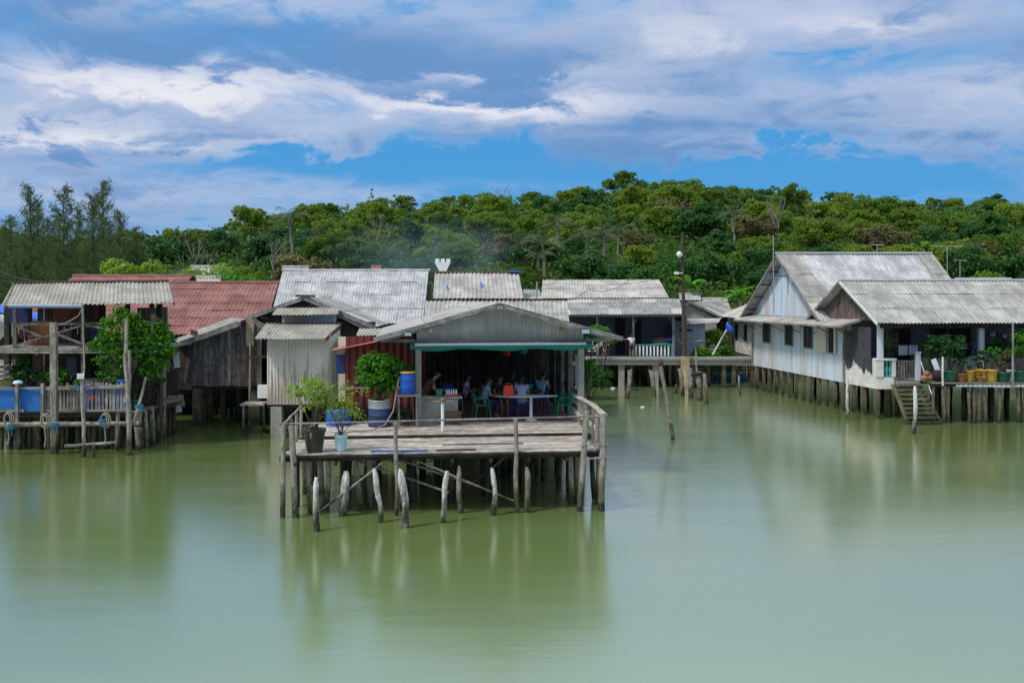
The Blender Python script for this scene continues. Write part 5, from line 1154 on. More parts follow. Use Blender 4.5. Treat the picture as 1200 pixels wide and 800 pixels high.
child(rl,'railing_slats',WHITEP,lambda m:[m.bar(W(px,416.5,60.4),W(px,404.5,60.4),.10,.03,up=(0,1,0)) for px in[745.5+4.2*i for i in range(11)]])
child(t,'green_post',TEAL,lambda m:m.bar(W(788.5,417,60.35),W(788.5,405,60.35),.22,.05,up=(0,1,0)))
child(t,'floor',CONC,lambda m:m.box(X(640,61),X(800,61),60.2,68,1.5,1.64))
stilts(t,grid_pts(X(665,61),X(798,61),60.6,66,1.6,1.8),1.5,.12,PILE)
t=thing('covered_skiff',W(774,400,60.9),'small upturned boat under a green and brown cover on the porch railing','boat')
child(t,'hull',m_plain('brown_cover',(.10,.055,.035),.7,.3),lambda m:m.ell(W(774.5,400,60.8),(.62,.4,.26),16,8)); child(t,'green_trim',TEAL,lambda m:m.ell(W(775,403,60.7),(.66,.42,.09),16,6)); child(t,'cloth',TARP,lambda m:m.ell(W(783,398,60.7),(.28,.2,.12),10,6))
t=thing('blue_walled_house',(X(806,63),63,1.5),'low house with a faded blue plaster wall behind the walkway','house')
child(t,'front_wall',W_BLUE2,lambda m:m.box(X(790,61.6),X(824,61.6),61.6,61.75,1.55,Z(376,61.6))); child(t,'side_wall',W_BLUE2,lambda m:m.box(X(824,61.6),X(824,61.6)+.12,61.6,66,1.55,3.8))
child(t,'roof',R_RUSTW,lambda m:(m.sheet(W(786,379.5,61),W(842,378,61),W(790,373,64.5),W(845,373,64.5),.18,.022,9)))
child(t,'crenel_trim',CONC,lambda m:[m.box(X(803+px,61.5),X(805+px,61.5),61.5,61.58,Z(378+(px%2),61.5),Z(376,61.5)) for px in range(0,18,3)])
child(t,'vent_slot',DARK,lambda m:m.box(X(797,61.5),X(812,61.5),61.54,61.59,Z(388,61.5),Z(386,61.5)))
stilts(t,grid_pts(X(791,62),X(822,62),61.8,65,1.2,1.5),1.55,.12,PILE)
m=MB(); m.path([W(795,397,60.6),W(797,403,60.6),W(824,399,60.6)],.05); tag(m.build('driftwood_rail',WOOD),'crooked pale rail in front of the faded blue wall','rail')
# small gable house further back
t=thing('gable_house',(X(825,68),68,1.8),'small grey gable house behind the blue plaster wall','house')
gl,gp,gr=W(797,364,66),W(808,353.5,66),W(846,372,66); bk=Vector((3.0,6.0,0))
child(t,'gable_wall',m_plain('beige_gable',(.33,.31,.26),.8,.4),lambda m:m.poly([(gl.x+.1,66.3,1.8),(gr.x-.3,66.3,1.8),gr+Vector((-.3,.3,-.05)),gp+Vector((0,.3,-.08)),gl+Vector((.1,.3,-.05))],.08))
child(t,'roof',R_GREY,lambda m:(m.sheet(gr,gr+bk,gp,gp+bk,.18,.02,2),m.sheet(gl+bk,gl,gp+bk,gp,.18,.02,2))); child(t,'barge_board',TRIM,lambda m:(m.bar(gl,gp,.05,.14),m.bar(gp+Vector((0,-.02,0)),gr+Vector((0,-.02,0)),.05,.16)))
child(t,'brown_fence',BOARDD,lambda m:boards(m,(X(838,67),65.6,0),(X(853,67),65.6,0),Z(388,66),Z(388,66),1.6,1.6,.18))
house('far_shed','pale roofed shed just behind the small gable house','shed',(70,4.0),(73,5.1),(X(826,70),X(858,70)),(X(822,73),X(852,73)),R_RUSTW,BOARDD,2,.2,2)
house('far_shed','shed with a turquoise edged roof behind the porch house','shed',(72,5.0),(74,5.45),(X(796,72),X(822,72)),(X(796,74),X(822,74)),R_MID,TEAL,2,.2,2)
for (pa,pb_,pt,l,yy) in((223,262,312,'far grey roofed shed among trees left of the zinc roof',78),(229,259,324.5,'small pale roof between the two red roofs and the bushes',66),(330,362,312.5,'far brownish roof among trees above the zinc roof',80),(434,447,312,'tiny reddish roof among the trees above the zinc roof',80)):
    z1=Z(pt,yy+1.8); house('far_shed',l,'shed',(yy,z1-.75),(yy+1.8,z1),(X(pa,yy),X(pb_,yy)),(X(pa+1,yy+1.8),X(pb_,yy+1.8)),R_GREY if pa!=434 else R_RED,BOARDD,z1-2.6,.2,2)
# white weathered board house beside the big house
t=thing('white_board_house',(X(866,64),64,1.3),'white weathered board house on stilts squeezed left of the big blue house','house')
p0,p1=Vector((X(857,68),68,0)),Vector((X(886,61.5),61.5,0)); dr=(p1-p0).normalized(); nr_=Vector((dr.y,-dr.x,0)); nr_=-nr_ if nr_.x>0 else nr_
WB=m_wood('white_weathered_boards',(.55,.53,.49),(.76,.74,.70),tide=False,vary=.25)
child(t,'side_wall',WB,lambda m:[m.obox(((p0+p1)/2+Vector((0,0,1.75+.18*i)))+nr_*.004*(i%3),(p1-p0)/2,nr_*.02,(0,0,.085),0) for i in range(13)])
child(t,'front_wall',WB,lambda m:m.box(p1.x+.1,p1.x+2.2,p1.y,p1.y+.1,1.6,4.0))
for k in(.25,.62): 
    c=p0.lerp(p1,k)+nr_*.05; child(t,'window',DARK,lambda m:m.obox(c+Vector((0,0,3.0)),dr*.35,nr_*.02,(0,0,.5),2))
c=p0.lerp(p1,.05)+nr_*.06; child(t,'red_door',m_plain('faded_red_door',(.36,.10,.08),.7,.3),lambda m:m.obox(c+Vector((0,0,2.4)),dr*.45,nr_*.02,(0,0,.75),2))
child(t,'roof',R_RUSTW,lambda m:m.sheet(p0+Vector((-.9,0,3.95)),p1+Vector((-.9,0,3.95)),p0+Vector((1.6,0,5.0)),p1+Vector((1.6,0,5.0)),.18,.02,2)); child(t,'floor',WOODD,lambda m:m.poly([p0+Vector((0,0,1.6)),p1+Vector((0,0,1.6)),p1+Vector((3,0,1.6)),p0+Vector((3,0,1.6))],-.15))
stilts(t,[tuple(p0.lerp(p1,k/9))[:2] for k in range(10)]+[tuple(p0.lerp(p1,k/6)+Vector((1.5,0,0)))[:2] for k in range(7)],1.55,.08,WOOD)
m=MB(); m.ell(W(855,385,61),(.17,.16,.36),10,8,Matrix.Rotation(-.5,3,'Y')); m.ell(W(852.5,381,61),(.10,.12,.2),10,8); tag(m.build('hanging_tarpaulin',TARP),'crumpled blue tarpaulin hanging beside the white board house','tarpaulin')
m=MB(); m.pole(W(835,416,60.6),W(853,384,61.5),.07,.05,7,6,.08); tag(m.build('leaning_pole',BLEACH),'pale pole leaning up from the walkway towards the blue tarpaulin','pole')

# ---------------------------------------------------------------- walkway
t=thing('walkway',(X(780,60),60,0),'long concrete walkway on piles linking the middle houses to the big blue house','walkway')
WZ=Z(418,60)
child(t,'walkway_slab',CONC,lambda m:m.box(2.2,X(884,60)+.3,59.2,60.15,WZ-.14,WZ))
child(t,'edge_beam',CONC,lambda m:m.box(2.2,X(884,60)+.3,59.3,59.5,WZ-.42,WZ-.15))
child(t,'lower_rail',WOODD,lambda m:(m.bar(W(822,433,60.2),W(880,433,60.2),.07,.07),m.bar(W(815,430,60.3),W(880,430,60.3),.06,.06)))
for px in(650,690,728,768,812,848,859.5,882): 
    for yy in(59.6,): child(t,'pile',CONC if px in(728,768) else PILE,lambda m:m.bar((X(px,yy),yy,-1),(X(px,yy),yy,WZ-.15),.34 if px<820 else .22,.3,up=(0,1,0)))
stilts(t,[(X(px,60.1),60.1) for px in(672,705,740,785,830)],WZ-.15,.1,PILE)
person(W(737,418,59.9)+Vector((.15,0,0)),0.2+3.14,'person in a white shirt and dark shorts standing on the walkway, arm out',WHITEP,NAVY,STAND(dict(lwr=(-.2,.0,.9),rel=(.42,.0,1.22),rwr=(.66,-.05,1.3)))).scale=(.82,.82,.82)
person(W(713,416,60.6),-.8,'person in dark and blue clothes crouching on the walkway beside the bicycle',NAVY,BLKC,SIT(.2,.7)).scale=(.9,.9,.8)
# bicycle lying by the shrub
t=thing('bicycle',W(697,414,60.4),'bicycle parked at the left end of the walkway, half hidden by leaves','bicycle'); q=W(698,411.5,60.3)
for dx in(-.45,.5):
    wh=child(t,'wheel',DMETAL,lambda m:m.path([q+Vector((dx+.30*math.cos(a*.4189),0,.30*math.sin(a*.4189))) for a in range(16)],.02,5))
child(t,'frame',WHITEP,lambda m:(m.pole(q+Vector((-.45,0,0)),q+Vector((-.15,0,.42)),.018),m.pole(q+Vector((-.15,0,.42)),q+Vector((.38,0,.45)),.018),m.pole(q+Vector((.38,0,.45)),q+Vector((0,0,0)),.018),m.pole(q+Vector((-.15,0,.42)),q+Vector((0,0,0)),.018),m.pole(q+Vector((.5,0,0)),q+Vector((.36,0,.60)),.018),m.pole(q+Vector((-.45,0,0)),q+Vector((0,0,0)),.015)))
child(t,'handlebar',METAL,lambda m:m.path([q+Vector((.22,-.2,.65)),q+Vector((.36,0,.60)),q+Vector((.30,.2,.66))],.016)); child(t,'saddle',BLKC,lambda m:m.ell(q+Vector((-.17,0,.50)),(.13,.07,.03),10,6))
m=MB(); m.path([W(682,408,58.8),W(690,404,58.8),W(702,398,58.8),W(709,396,58.8)],.06); m.path([W(694,409,58.8),W(704,402,58.8),W(709,400,58.8)],.05); tag(m.build('dry_branch',BLEACH),'pale dry branch reaching over the walkway end','branch')
# lamp pole
t=thing('lamp_pole',(X(800,59),58.9,0),'tall dark pole with two floodlights standing in front of the walkway','lamp pole')
child(t,'footing',RUSTY,lambda m:(m.bar((X(803,58.9),58.9,-1),(X(803,58.9),58.9,WZ+.1),.44,.4,up=(0,1,0))))
child(t,'pole',RUST,lambda m:m.pole((X(802,58.9),58.9,WZ-.2),(X(799.5,58.9),58.9,Z(273,58.9)),.13,.07,10))
child(t,'lamp',WHITEP,lambda m:(m.ell(W(796,298,58.6),(.16,.12,.17),12,8),m.pole(W(796,298,58.7),W(800,299,58.8),.03)))
child(t,'lamp',WHITEP,lambda m:(m.box(X(790,58.6),X(795,58.6),58.5,58.65,Z(321.5,58.6),Z(318.5,58.6)),m.pole(W(795,320,58.7),W(800,320,58.8),.025)))
child(t,'cross_arm',DMETAL,lambda m:m.bar(W(797,304,58.8),W(803,304,58.8),.05))
def wire(pts,r,label,name='power_line',sag=.4):
    m=MB(); 
    for a,b in zip(pts[:-1],pts[1:]):
        n=14; P=[a.lerp(b,k/n)-Vector((0,0,sag*4*(k/n)*(1-k/n))) for k in range(n+1)]; m.path(P,r,5)
    tag(m.build(name,CABLE),label,'cable')
wire([W(800,318,58.9),W(1010,322,75)],.012,'power line running right from the lamp pole past the big gable')
wire([W(800,320,58.9),W(656,331,66),W(560,323,70)],.012,'power line running left from the lamp pole over the porch house roof')
wire([W(741,325,64),W(690,339,58),W(632,350,54)],.014,'thin cable drooping down across the porch house roof')
wire([W(-30,302,48),W(78,329,41)],.02,'black cable coming in from the upper left to the left roof')
wire([W(-30,312,48),W(40,326,46)],.014,'second thinner cable below the one at the upper left')
# blue boat
t=thing('blue_boat',(X(852,64.5),64.5,0),'small blue wooden boat floating beyond the walkway piles','boat',rz=-.35); L_,B_,H_=1.25,.5,.42
def hull(m,s=1.0,z0=-.1,h=.42,inner=False):
    n=10; vs=[];fs=[]
    for i in range(n+1):
        k=-1+2*i/n; w_=B_*s*(1-abs(k)**2.2)**.7 if abs(k)<1 else .001; w_=max(w_,.02 if k>0 else .25*s); r=.14*k*k
        for u,zz in((-1,h+r),(-.75,.12),(0,0),(.75,.12),(1,h+r)): vs.append((k*L_*s,u*w_,z0+zz))
    for i in range(n):
        for j in range(4): fs.append((i*5+j,i*5+5+j,i*5+6+j,i*5+1+j))
    m.add(vs,fs,[[(0,0)]*4]*len(fs),True); m.add(vs[:5],[(0,1,2,3,4)],[[(0,0)]*5])
q=local(t); hull(q); q.build('hull',BLUES,t); q=local(t); hull(q,.92,-.02,.36); q.build('inner_hull',TEAL,t)
q=local(t); q.box(-.5,-.25,-.42,.42,.22,.25); q.build('thwart',MAROON,t); q=local(t); q.box(.35,.55,-.38,.38,.22,.25); q.build('thwart',MAROON,t)
for px,py in((718,455),(753,477)):
    Yf=CH*F/(py-HOR); m=MB(); m.ell((X(px,Yf),Yf,.02),(.15,.08,.05) if py<470 else (.12,.06,.03),10,6); tag(m.build('floating_foam',WHITEP),'white foam piece floating '+('near the walkway piles' if px==718 or py<470 else 'in open water right of the pavilion'),'litter')

# ---------------------------------------------------------------- big pale blue house at the right
def LW(Y): return 15.9-.153*(Y-44.7)      # x of its left wall
NL=Vector((-.988,-.151,0))
t=thing('big_blue_house',(17,52,0),'big pale blue house with a tall gable and a pale corrugated roof on many stilts','house')
YN,YF=47.6,58.5
def wp(Y,z,o=0): return Vector((LW(Y)-o,Y,z))
def f(m):
    hs=[(49.4,1.1,.62),]
    m.poly([wp(YN,1.30),wp(YF,1.36),wp(YF,4.05),wp(YN,4.1)],.08,(1,.15,0))
bw=child(t,'left_wall',W_BLUE,f)
SEAM=m_plain('blue_grey_seam',(.33,.39,.46),.7,.3)
child(bw,'wall_seams',SEAM,lambda m:[m.obox(wp(Y,2.7,.006),Vector((.153,-1,0)).normalized()*.006,NL*.006,(0,0,1.33),2) for Y in[48.6+1.22*i for i in range(8)]])
child(t,'corner_post',TRIM,lambda m:(m.bar(wp(YN,1.25,.02),wp(YN,4.1,.02),.12,up=(0,1,0)),m.bar(wp(YF,1.3,.02),wp(YF,4.1,.02),.15,up=(0,1,0))))
def ywall(px): return (600*0+15.9+.153*44.7)/((px-600)/F+.153)
dv=Vector((-.153,1,0)).normalized()
for i,(pa,pb_,yt,yb) in enumerate(((895,903,377,401),(921,929.5,378,404),(943,952.5,380,407),(972,979,383,413))):
    Ya,Yb=ywall(pb_),ywall(pa); Yc=(Ya+Yb)/2; zt,zb_=Z(yt,Yc),Z(yb,Yc)
    wn=child(t,'window',DARK,lambda m:m.obox(wp(Yc,(zt+zb_)/2,.015),dv*(Yb-Ya)/2,NL*.02,(0,0,(zt-zb_)/2),2))
    child(wn,'window_frame',TRIM,lambda m:[m.obox(wp(Yc,(zt+zb_)/2,.03)+dv*s*((Yb-Ya)/2+.03),dv*.035,NL*.03,(0,0,(zt-zb_)/2+.06),2) for s in(-1,1)]+[m.obox(wp(Yc,z,.03),dv*((Yb-Ya)/2),NL*.03,(0,0,.03),0) for z in(zt+.03,zb_-.03)]+([m.obox(wp(Yc,(zt+zb_)/2,.04),dv*.015,NL*.01,(0,0,(zt-zb_)/2),2)] if i==2 else []))
    if i==3:
        Yq=ywall(967); sh=child(wn,'shutter',W_CREAM,lambda m:m.obox(wp(Ya+1.36,(zt+zb_)/2,.07),dv*.55,NL*.02,(0,0,(zt-zb_)/2+.03),2))
        child(wn,'shutter',W_CREAM,lambda m:m.obox(wp(Ya-.12,(zt+zb_)/2,.08),dv*.10,NL*.02,(0,0,(zt-zb_)/2+.03),2)); child(wn,'window_board',TRIM,lambda m:m.obox(wp(Ya-.75,(zt)+.02,.05),dv*.95,NL*.02,(0,0,.13),0))
# gable
YG1,YG0=58.8,49.5; RZ=7.52; YR=54.0
child(t,'gable_wall',W_BLUERUST,lambda m:m.poly([wp(YG0+.1,4.25,.03),wp(YG1-.2,4.25,.03),wp(YR,RZ-.18,.03)],.08,(1,.15,0)))
child(t,'gable_trim',TRIM,lambda m:(m.bar(wp(YR-1.0,6.4,.06),wp(YR+1.0,6.4,.06),.04,.04),m.bar(wp(YR-.3,6.4,.06),wp(YR-.3,5.4,.06),.03,.03),m.bar(wp(YG0-.1,4.22,.08),wp(YG1,4.22,.08),.05,.08)))
XR=22.15; ov=.55
def f(m):
    m.sheet(wp(49.0,4.12,ov),(XR+.3,49.0,4.12),wp(YR,RZ,ov),(XR,YR,RZ),.17,.02,99,.02)
    m.sheet((XR,59.2,4.0),wp(59.2,4.0,ov),(XR,YR,RZ),wp(YR,RZ,ov),.17,.02,99,.02)
rf=child(t,'roof',R_WHITE,f)
child(rf,'old_sheet_strip',R_GREY,lambda m:m.sheet(wp(49.0,4.16,ov+.01),wp(49.0,4.16,-1.1),wp(YR,RZ+.04,ov+.01),wp(YR,RZ+.04,-.5),.17,.02,2.2)); child(rf,'old_sheet_strip',R_GREY,lambda m:m.sheet((XR-.9,49.0,4.16),(XR+.32,49.0,4.16),(XR-.75,YR,RZ+.04),(XR+.02,YR,RZ+.04),.17,.02,2.2))
child(rf,'ridge_cap',METAL,lambda m:ridge_cap(m,wp(YR,RZ+.05,ov+.05),(XR,YR,RZ+.05),.13))
child(rf,'barge_board',TRIM,lambda m:(m.bar(wp(48.95,4.05,ov),wp(YR,RZ-.06,ov),.05,.14),m.bar(wp(59.2,3.95,ov),wp(YR,RZ-.08,ov),.05,.12)))
child(rf,'purlins',WOODD,lambda m:[m.bar(wp(Y,RZ-.22-(YR-Y if Y<YR else Y-YR)*(RZ-4.1)/5.0,ov-.02),wp(Y,RZ-.22-abs(YR-Y)*(RZ-4.1)/5.0,.0),.08,.08) for Y in(50,51,52,53,54,55,56,57,58)])
child(t,'right_gable',W_WHITE,lambda m:m.poly([(XR-.5,49.6,1.5),(XR-.5,58.4,1.5),(XR-.5,58.4,4.3),(XR-.5,YR,RZ-.2),(XR-.5,49.6,4.3)],.08,(1,0,0)))
child(t,'back_wall',W_WHITE,lambda m:m.box(LW(YF)+.2,XR-.55,YF-.12,YF-.02,1.5,4.1))
# side awning along the whole wall
aw=child(t,'awning',R_MID,lambda m:m.sheet(wp(46.0,3.97,1.05),wp(59.0,3.95,1.0),wp(46.0,4.28,-.02),wp(59.0,4.24,-.02),.17,.018,9))
child(aw,'awning_edge',TRIM,lambda m:(m.bar(wp(46.0,3.93,1.03),wp(59.0,3.91,.98),.04,.07),m.bar(wp(46.02,3.93,1.03),wp(46.02,4.25,0),.04,.10)))
child(aw,'awning_strut',DMETAL,lambda m:[m.bar(wp(Y,3.45,.03),wp(Y,3.93,.95),.04,.04) for Y in(46.8,48.6,50.4,52.4,54.4,56.4,58.2)])
child(t,'floor',WOODD,lambda m:m.poly([wp(YN,1.29,-.05),wp(YF,1.34,-.05),(XR,YF,1.34),(XR,YN,1.29)],-.14))
pts=[]
for i in range(13):
    Y=47.9+i*.86; q=wp(Y,0,-.12); pts.append((q.x,q.y,1.3+random.uniform(-.02,.02)))
stilts(t,pts,1.3,.085,PILE,square=True,lean=.035); stilts(t,[(p[0]+2.2,p[1]+.2,1.2) for p in pts[::3]]+[(p[0]+4.6,p[1]+.3,1.2) for p in pts[::3]],1.2,.09,WOODD)
m=MB(); m.pole((LW(54)-.62,54.2,4.4),(LW(54)-.65,54.2,Z(276,54.2)),.035,.025,6); tag(m.build('mast',METAL),'thin bare mast rising beside the peak of the big gable','mast')
for px,py,h,l,yy in((1028,298,.5,'small television aerial on the ridge of the big pale roof',54.1),(1110,322,1.6,'wide television aerial on a pole behind the right end of the big roof',57),(1125,320,.7,'small aerial standing on the low roof at the right',56)):
    b=W(px,py,yy); t=thing('television_aerial',b,l,'aerial'); child(t,'mast',METAL,lambda m:m.pole(b-Vector((0,0,.6)),b+Vector((0,0,h)),.022)); 
    wd2=.8 if h>1 else .3
    child(t,'boom',METAL,lambda m:[m.pole(b+Vector((-wd2,0,h)),b+Vector((wd2,0,h-.03)),.018)]+[m.pole(b+Vector((-wd2+wd2*2*k/7,-.22,h)),b+Vector((-wd2+wd2*2*k/7,.22,h)),.012) for k in range(8)])
house('low_roof_house','house with only its pale blue-grey ridge visible behind the porch roof at the right','house',(55,4.9),(58,Z(327,58)),(X(1118,56),X(1192,56)),(X(1120,58),X(1184,58)),R_WHITE,BOARDD,2,.17,3,caps=METAL)

# ---------------------------------------------------------------- porch house in front of it
t=thing('porch_wing',(20,46,0),'porch wing with a fibre cement roof, white corner wall and green balusters','house')
PY,PRZ,PEZ=47.3,6.03,4.18; XE=29.0
child(t,'roof',R_PORCH,lambda m:(m.sheet(wp(43.85,PEZ,.38),(XE,43.85,PEZ),wp(PY,PRZ,.38),(XE,PY,PRZ),.165,.024,1.2),m.sheet((XE,50.8,4.2),wp(50.8,4.2,.38),(XE,PY,PRZ),wp(PY,PRZ,.38),.165,.022,1.3)))
rf=[o for o in t.children][-1] if t.children else None
child(t,'ridge_cap',METAL,lambda m:ridge_cap(m,wp(PY,PRZ+.02,.42),(XE,PY,PRZ+.02),.14))
child(t,'barge_board',W_WHITE,lambda m:m.bar(wp(43.83,PEZ-.06,.40),wp(PY,PRZ-.05,.40),.05,.10)); child(t,'barge_board',TRIM,lambda m:m.bar(wp(50.8,4.12,.40),wp(PY,PRZ-.06,.40),.05,.12))
child(t,'gable_wall',GABW,lambda m:boards(m,wp(44.7,0,-.02),wp(49.8,0,-.02),0,0,4.28,4.28,.2,dir=NL,slope=lambda k:PRZ-.12-abs(44.7+5.1*k-PY)*.535))
child(t,'eave_beam',WOODD,lambda m:m.bar((LW(44.4),44.35,4.02),(XE,44.35,4.02),.1,.16))
PF=1.66
child(t,'corner_wall',W_WHITE,lambda m:(m.poly([wp(44.72,1.28),wp(47.5,1.29),wp(47.5,2.5),wp(44.72,2.62)],.12,(1,.15,0)),m.box(LW(44.7)+.02,X(1047,44.7),44.60,44.75,1.28,1.80),m.box(LW(44.7)-.02,X(1034,44.7),44.56,44.74,1.81,2.58),m.box(X(1044,44.7),X(1048.5,44.7),44.57,44.73,1.81,2.52),m.box(LW(44.7)-.05,X(1049,44.7),44.53,44.77,2.53,2.62)))
def f(m):
    for px in(1034.6,1038.2,1041.8): m.lathe((X(px,44.65)+.04,44.65,1.81),[(.05,0),(.055,.08),(.03,.14),(.06,.26),(.055,.36),(.03,.5),(.05,.62),(.05,.71)],10)
for px in(1035.5,1039.3,1043):
    child(t,'baluster',TEAL,lambda m:m.lathe((X(px,44.65),44.65,1.81),[(.05,0),(.06,.08),(.03,.14),(.065,.26),(.06,.36),(.03,.5),(.05,.62),(.05,.71)],10))
for px in(1031,1149,1262): child(t,'porch_column',W_BLUE,lambda m:m.box(X(px,44.7)-.11,X(px,44.7)+.11,44.55,44.77,2.63 if px==1031 else PF,4.1))
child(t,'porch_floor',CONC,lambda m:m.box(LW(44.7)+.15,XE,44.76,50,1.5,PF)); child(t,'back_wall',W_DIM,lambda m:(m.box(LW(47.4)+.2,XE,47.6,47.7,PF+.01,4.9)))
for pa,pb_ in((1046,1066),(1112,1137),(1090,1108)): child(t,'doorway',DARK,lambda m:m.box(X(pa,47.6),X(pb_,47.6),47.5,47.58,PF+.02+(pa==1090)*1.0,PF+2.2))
gt=child(t,'gate_rail',TRIM,lambda m:(m.bar((X(1048.5,44.6),44.62,2.5),(X(1073,44.6),44.62,2.5),.06,.07),m.bar((X(1048.5,44.6),44.62,1.72),(X(1073,44.6),44.62,1.72),.06,.07)))
child(gt,'gate_slats',BOARD,lambda m:[m.bar((X(px,44.6),44.62,1.76),(X(px,44.6),44.62,2.46),.075,.025,up=(0,1,0)) for px in[1050.5+3.1*i for i in range(8)]])
child(t,'white_gatepost',W_BLUE,lambda m:(m.box(X(1073,44.5),X(1078,44.5),44.4,44.6,1.66,2.85),m.box(X(1072.4,44.5),X(1078.6,44.5),44.37,44.63,2.86,2.92)))
child(t,'low_wall',CONC,lambda m:m.box(X(1080,44.8),XE,44.85,44.98,PF,2.62))
for pa,pb_ in((1090,1112),(1130,1149)): child(t,'slatted_panel',METAL,lambda m:[m.box(X(pa,44.7),X(pb_,44.7),44.72,44.80,2.0+.1*k,2.07+.1*k) for k in range(5)])
pts=[(LW(45)+.1,44.75,1.28),(LW(46.1)+.1,46.0,1.28),(LW(47)+.1,47.0,1.28),(X(1042,45),45.2,1.3)]
stilts(t,pts,1.3,.105,PILE,square=True,lean=.03); stilts(t,grid_pts(17,28.5,45.4,49.5,1.7,2.0),1.5,.09,WOODD)
sc1=MB(); 
n1=20
vs=[]
for i in range(n1+1):
    for j in range(9):
        k=i/n1; Y=47.45-2.45*k; zt=3.95; zb2=2.55-.9*max(0,mnoise.noise((k*5,3.3,0))+.35)-.25*((i*7)%3)/3; z=zt+(zb2-zt)*j/8; vs.append(wp(Y,z,.05+.035*math.sin(i*1.3)+.02*mnoise.noise((i*.6,j*.6,0))))
sc1.add(vs,[(i*9+j,i*9+j+1,i*9+9+j+1,i*9+9+j) for i in range(n1) for j in range(8)],[[(0,0)]*4]*n1*8,True)
tag(sc1.build('black_sheeting',SOOT),'torn charcoal plastic sheeting hanging beside the pale blue wall','sheeting')
# steps
t=thing('mossy_steps',(X(1075,43.5),43.4,0),'mossy concrete steps going down from the porch gate into the water','steps')
def f(m):
    for k in range(9):
        z=1.52-.175*k; y=44.35-.20*k; xl=X(1049+1.9*k,y); m.box(xl,X(1079+2.6*k,y),y-.24,y+.03,z-.10,z+random.uniform(-.01,.01))
child(t,'treads',CONCM,f)
child(t,'stringer',CONCM,lambda m:(m.poly([(X(1047,44.2),44.45,1.5),(X(1052,44.2),44.45,1.5),(X(1068,42.6),42.65,.02),(X(1063,42.6),42.65,.02)],.09,(0,1,0)),m.poly([(X(1052,44.2),44.5,1.4),(X(1076,44.2),44.5,1.4),(X(1098,42.6),43.2,-.1),(X(1068,42.6),43.2,-.1)],-.06),m.bar((X(1079,44.2),44.45,1.55),(X(1104,42.6),42.7,.0),.08,.16)))
child(t,'hand_rail',METAL,lambda m:m.pole((X(1078,44.4),44.3,2.5),(X(1093,43),43.1,1.2),.03))
child(t,'sill',CONC,lambda m:m.box(X(1050,44.5),X(1076,44.5),44.40,44.6,1.40,1.64))
# plant platform
t=thing('plant_platform',(21,43.6,0),'plank landing on stilts crowded with potted plants in front of the porch','platform')
child(t,'platform',WOOD,lambda m:planks(m,lambda a,b,z:Vector((a,b,z)),X(1086,43.6),28.5,42.95,44.8,1.70,.16)); child(t,'sheet_edge',METAL,lambda m:(m.sheet((X(1120,43),42.93,1.50),(27,42.93,1.50),(X(1120,43),42.95,1.63),(27,42.95,1.63),.2,.02,9)))
child(t,'joists',WOODD,lambda m:(m.bar((X(1085,43.6),43.05,1.6),(28.5,43.05,1.6),.1,.14),m.bar((X(1085,43.6),44.6,1.6),(28.5,44.6,1.6),.1,.14)))
stilts(t,[(X(px,43.1),43.1) for px in(1094,1105,1111,1135,1142,1147,1153,1171,1193,1201,1215,1235,1260)]+[],1.6,.085,PILE,lean=.05); stilts(t,[(X(px,44.3),44.3) for px in(1098,1130,1163,1196,1240)],1.6,.09,WOODD)
for px,yt in((1105,418),(1187,378)):
    m=MB(); m.pole(W(px,452,42.9),W(px,yt,42.9),.05,.045,7,3,.02); tag(m.build('upright_pole',BLEACH if px==1105 else TRIM),'short pale upright at the left end of the plant platform' if px==1105 else 'thin tall pale pole at the edge of the plant platform, right of the pots','pole')
# pots on the platform and wall
PZ=1.71
def PP(px,r,h,pm,H,pr,lm,label,Y=43.35,z=PZ,**k): potted(Vector((X(px,Y),Y,z)),r,h,pm,H,pr,lm,label,'pots along the porch',**k)
PP(1113,.33,.48,DGREENP,1.75,.75,L_DGARD,'tall leafy plant in the widest dark green pot on the platform',n=16,leaf=.075,per=70,low=.25)
PP(1126,.25,.36,TERRA,.85,.35,L_DGARD,'small plant in the terracotta pot on the platform',n=7,leaf=.07,per=24)
PP(1136,.21,.48,YELP,.3,.16,L_GARD,'nearly empty ochre bucket beside the terracotta pot',n=3,leaf=.06,per=12)
PP(1146.5,.19,.52,YELP,.35,.2,L_DGARD,'ochre bucket behind the small bowl shaped pot',n=5,leaf=.06,per=20,Y=43.7)
PP(1153,.21,.50,YELP,1.0,.34,L_DGARD,'ochre bucket with a leafy plant, second from the right of the ochre ones',n=8,leaf=.07,per=36,Y=43.6)
PP(1162.5,.23,.52,YELP,1.05,.42,L_GARD,'rightmost ochre bucket with an upright leafy plant',n=8,leaf=.07,per=40)
PP(1150,.17,.22,TERRA,.15,.1,L_DGARD,'small bowl shaped terracotta pot in front of the ochre buckets',n=3,leaf=.04,per=10,Y=43.1)
PP(1176,.30,.42,DGREENP,.95,.42,L_BROWN,'dark green pot with a reddish leaved plant',n=9,leaf=.07,per=40)
PP(1184,.19,.50,WHITEP,.7,.3,L_DGARD,'white bucket plant beside the thin tall pole',n=6,leaf=.07,per=30,Y=43.5)
PP(1195,.33,.48,DGREENP,1.6,.75,L_GARD,'big leafy plant in a dark green pot at the right edge',n=16,leaf=.085,per=60)
PP(1208,.3,.48,DGREENP,1.8,.8,L_DGARD,'large plant in a dark pot cut off by the right edge of the photo',n=16,leaf=.085,per=60,Y=44.0)
PP(1092,.22,.30,BLACKP,1.7,.62,L_DGARD,'big bushy shrub left of the widest green pot, behind the bundled pots',n=15,leaf=.07,per=60,low=.35,Y=44.1)
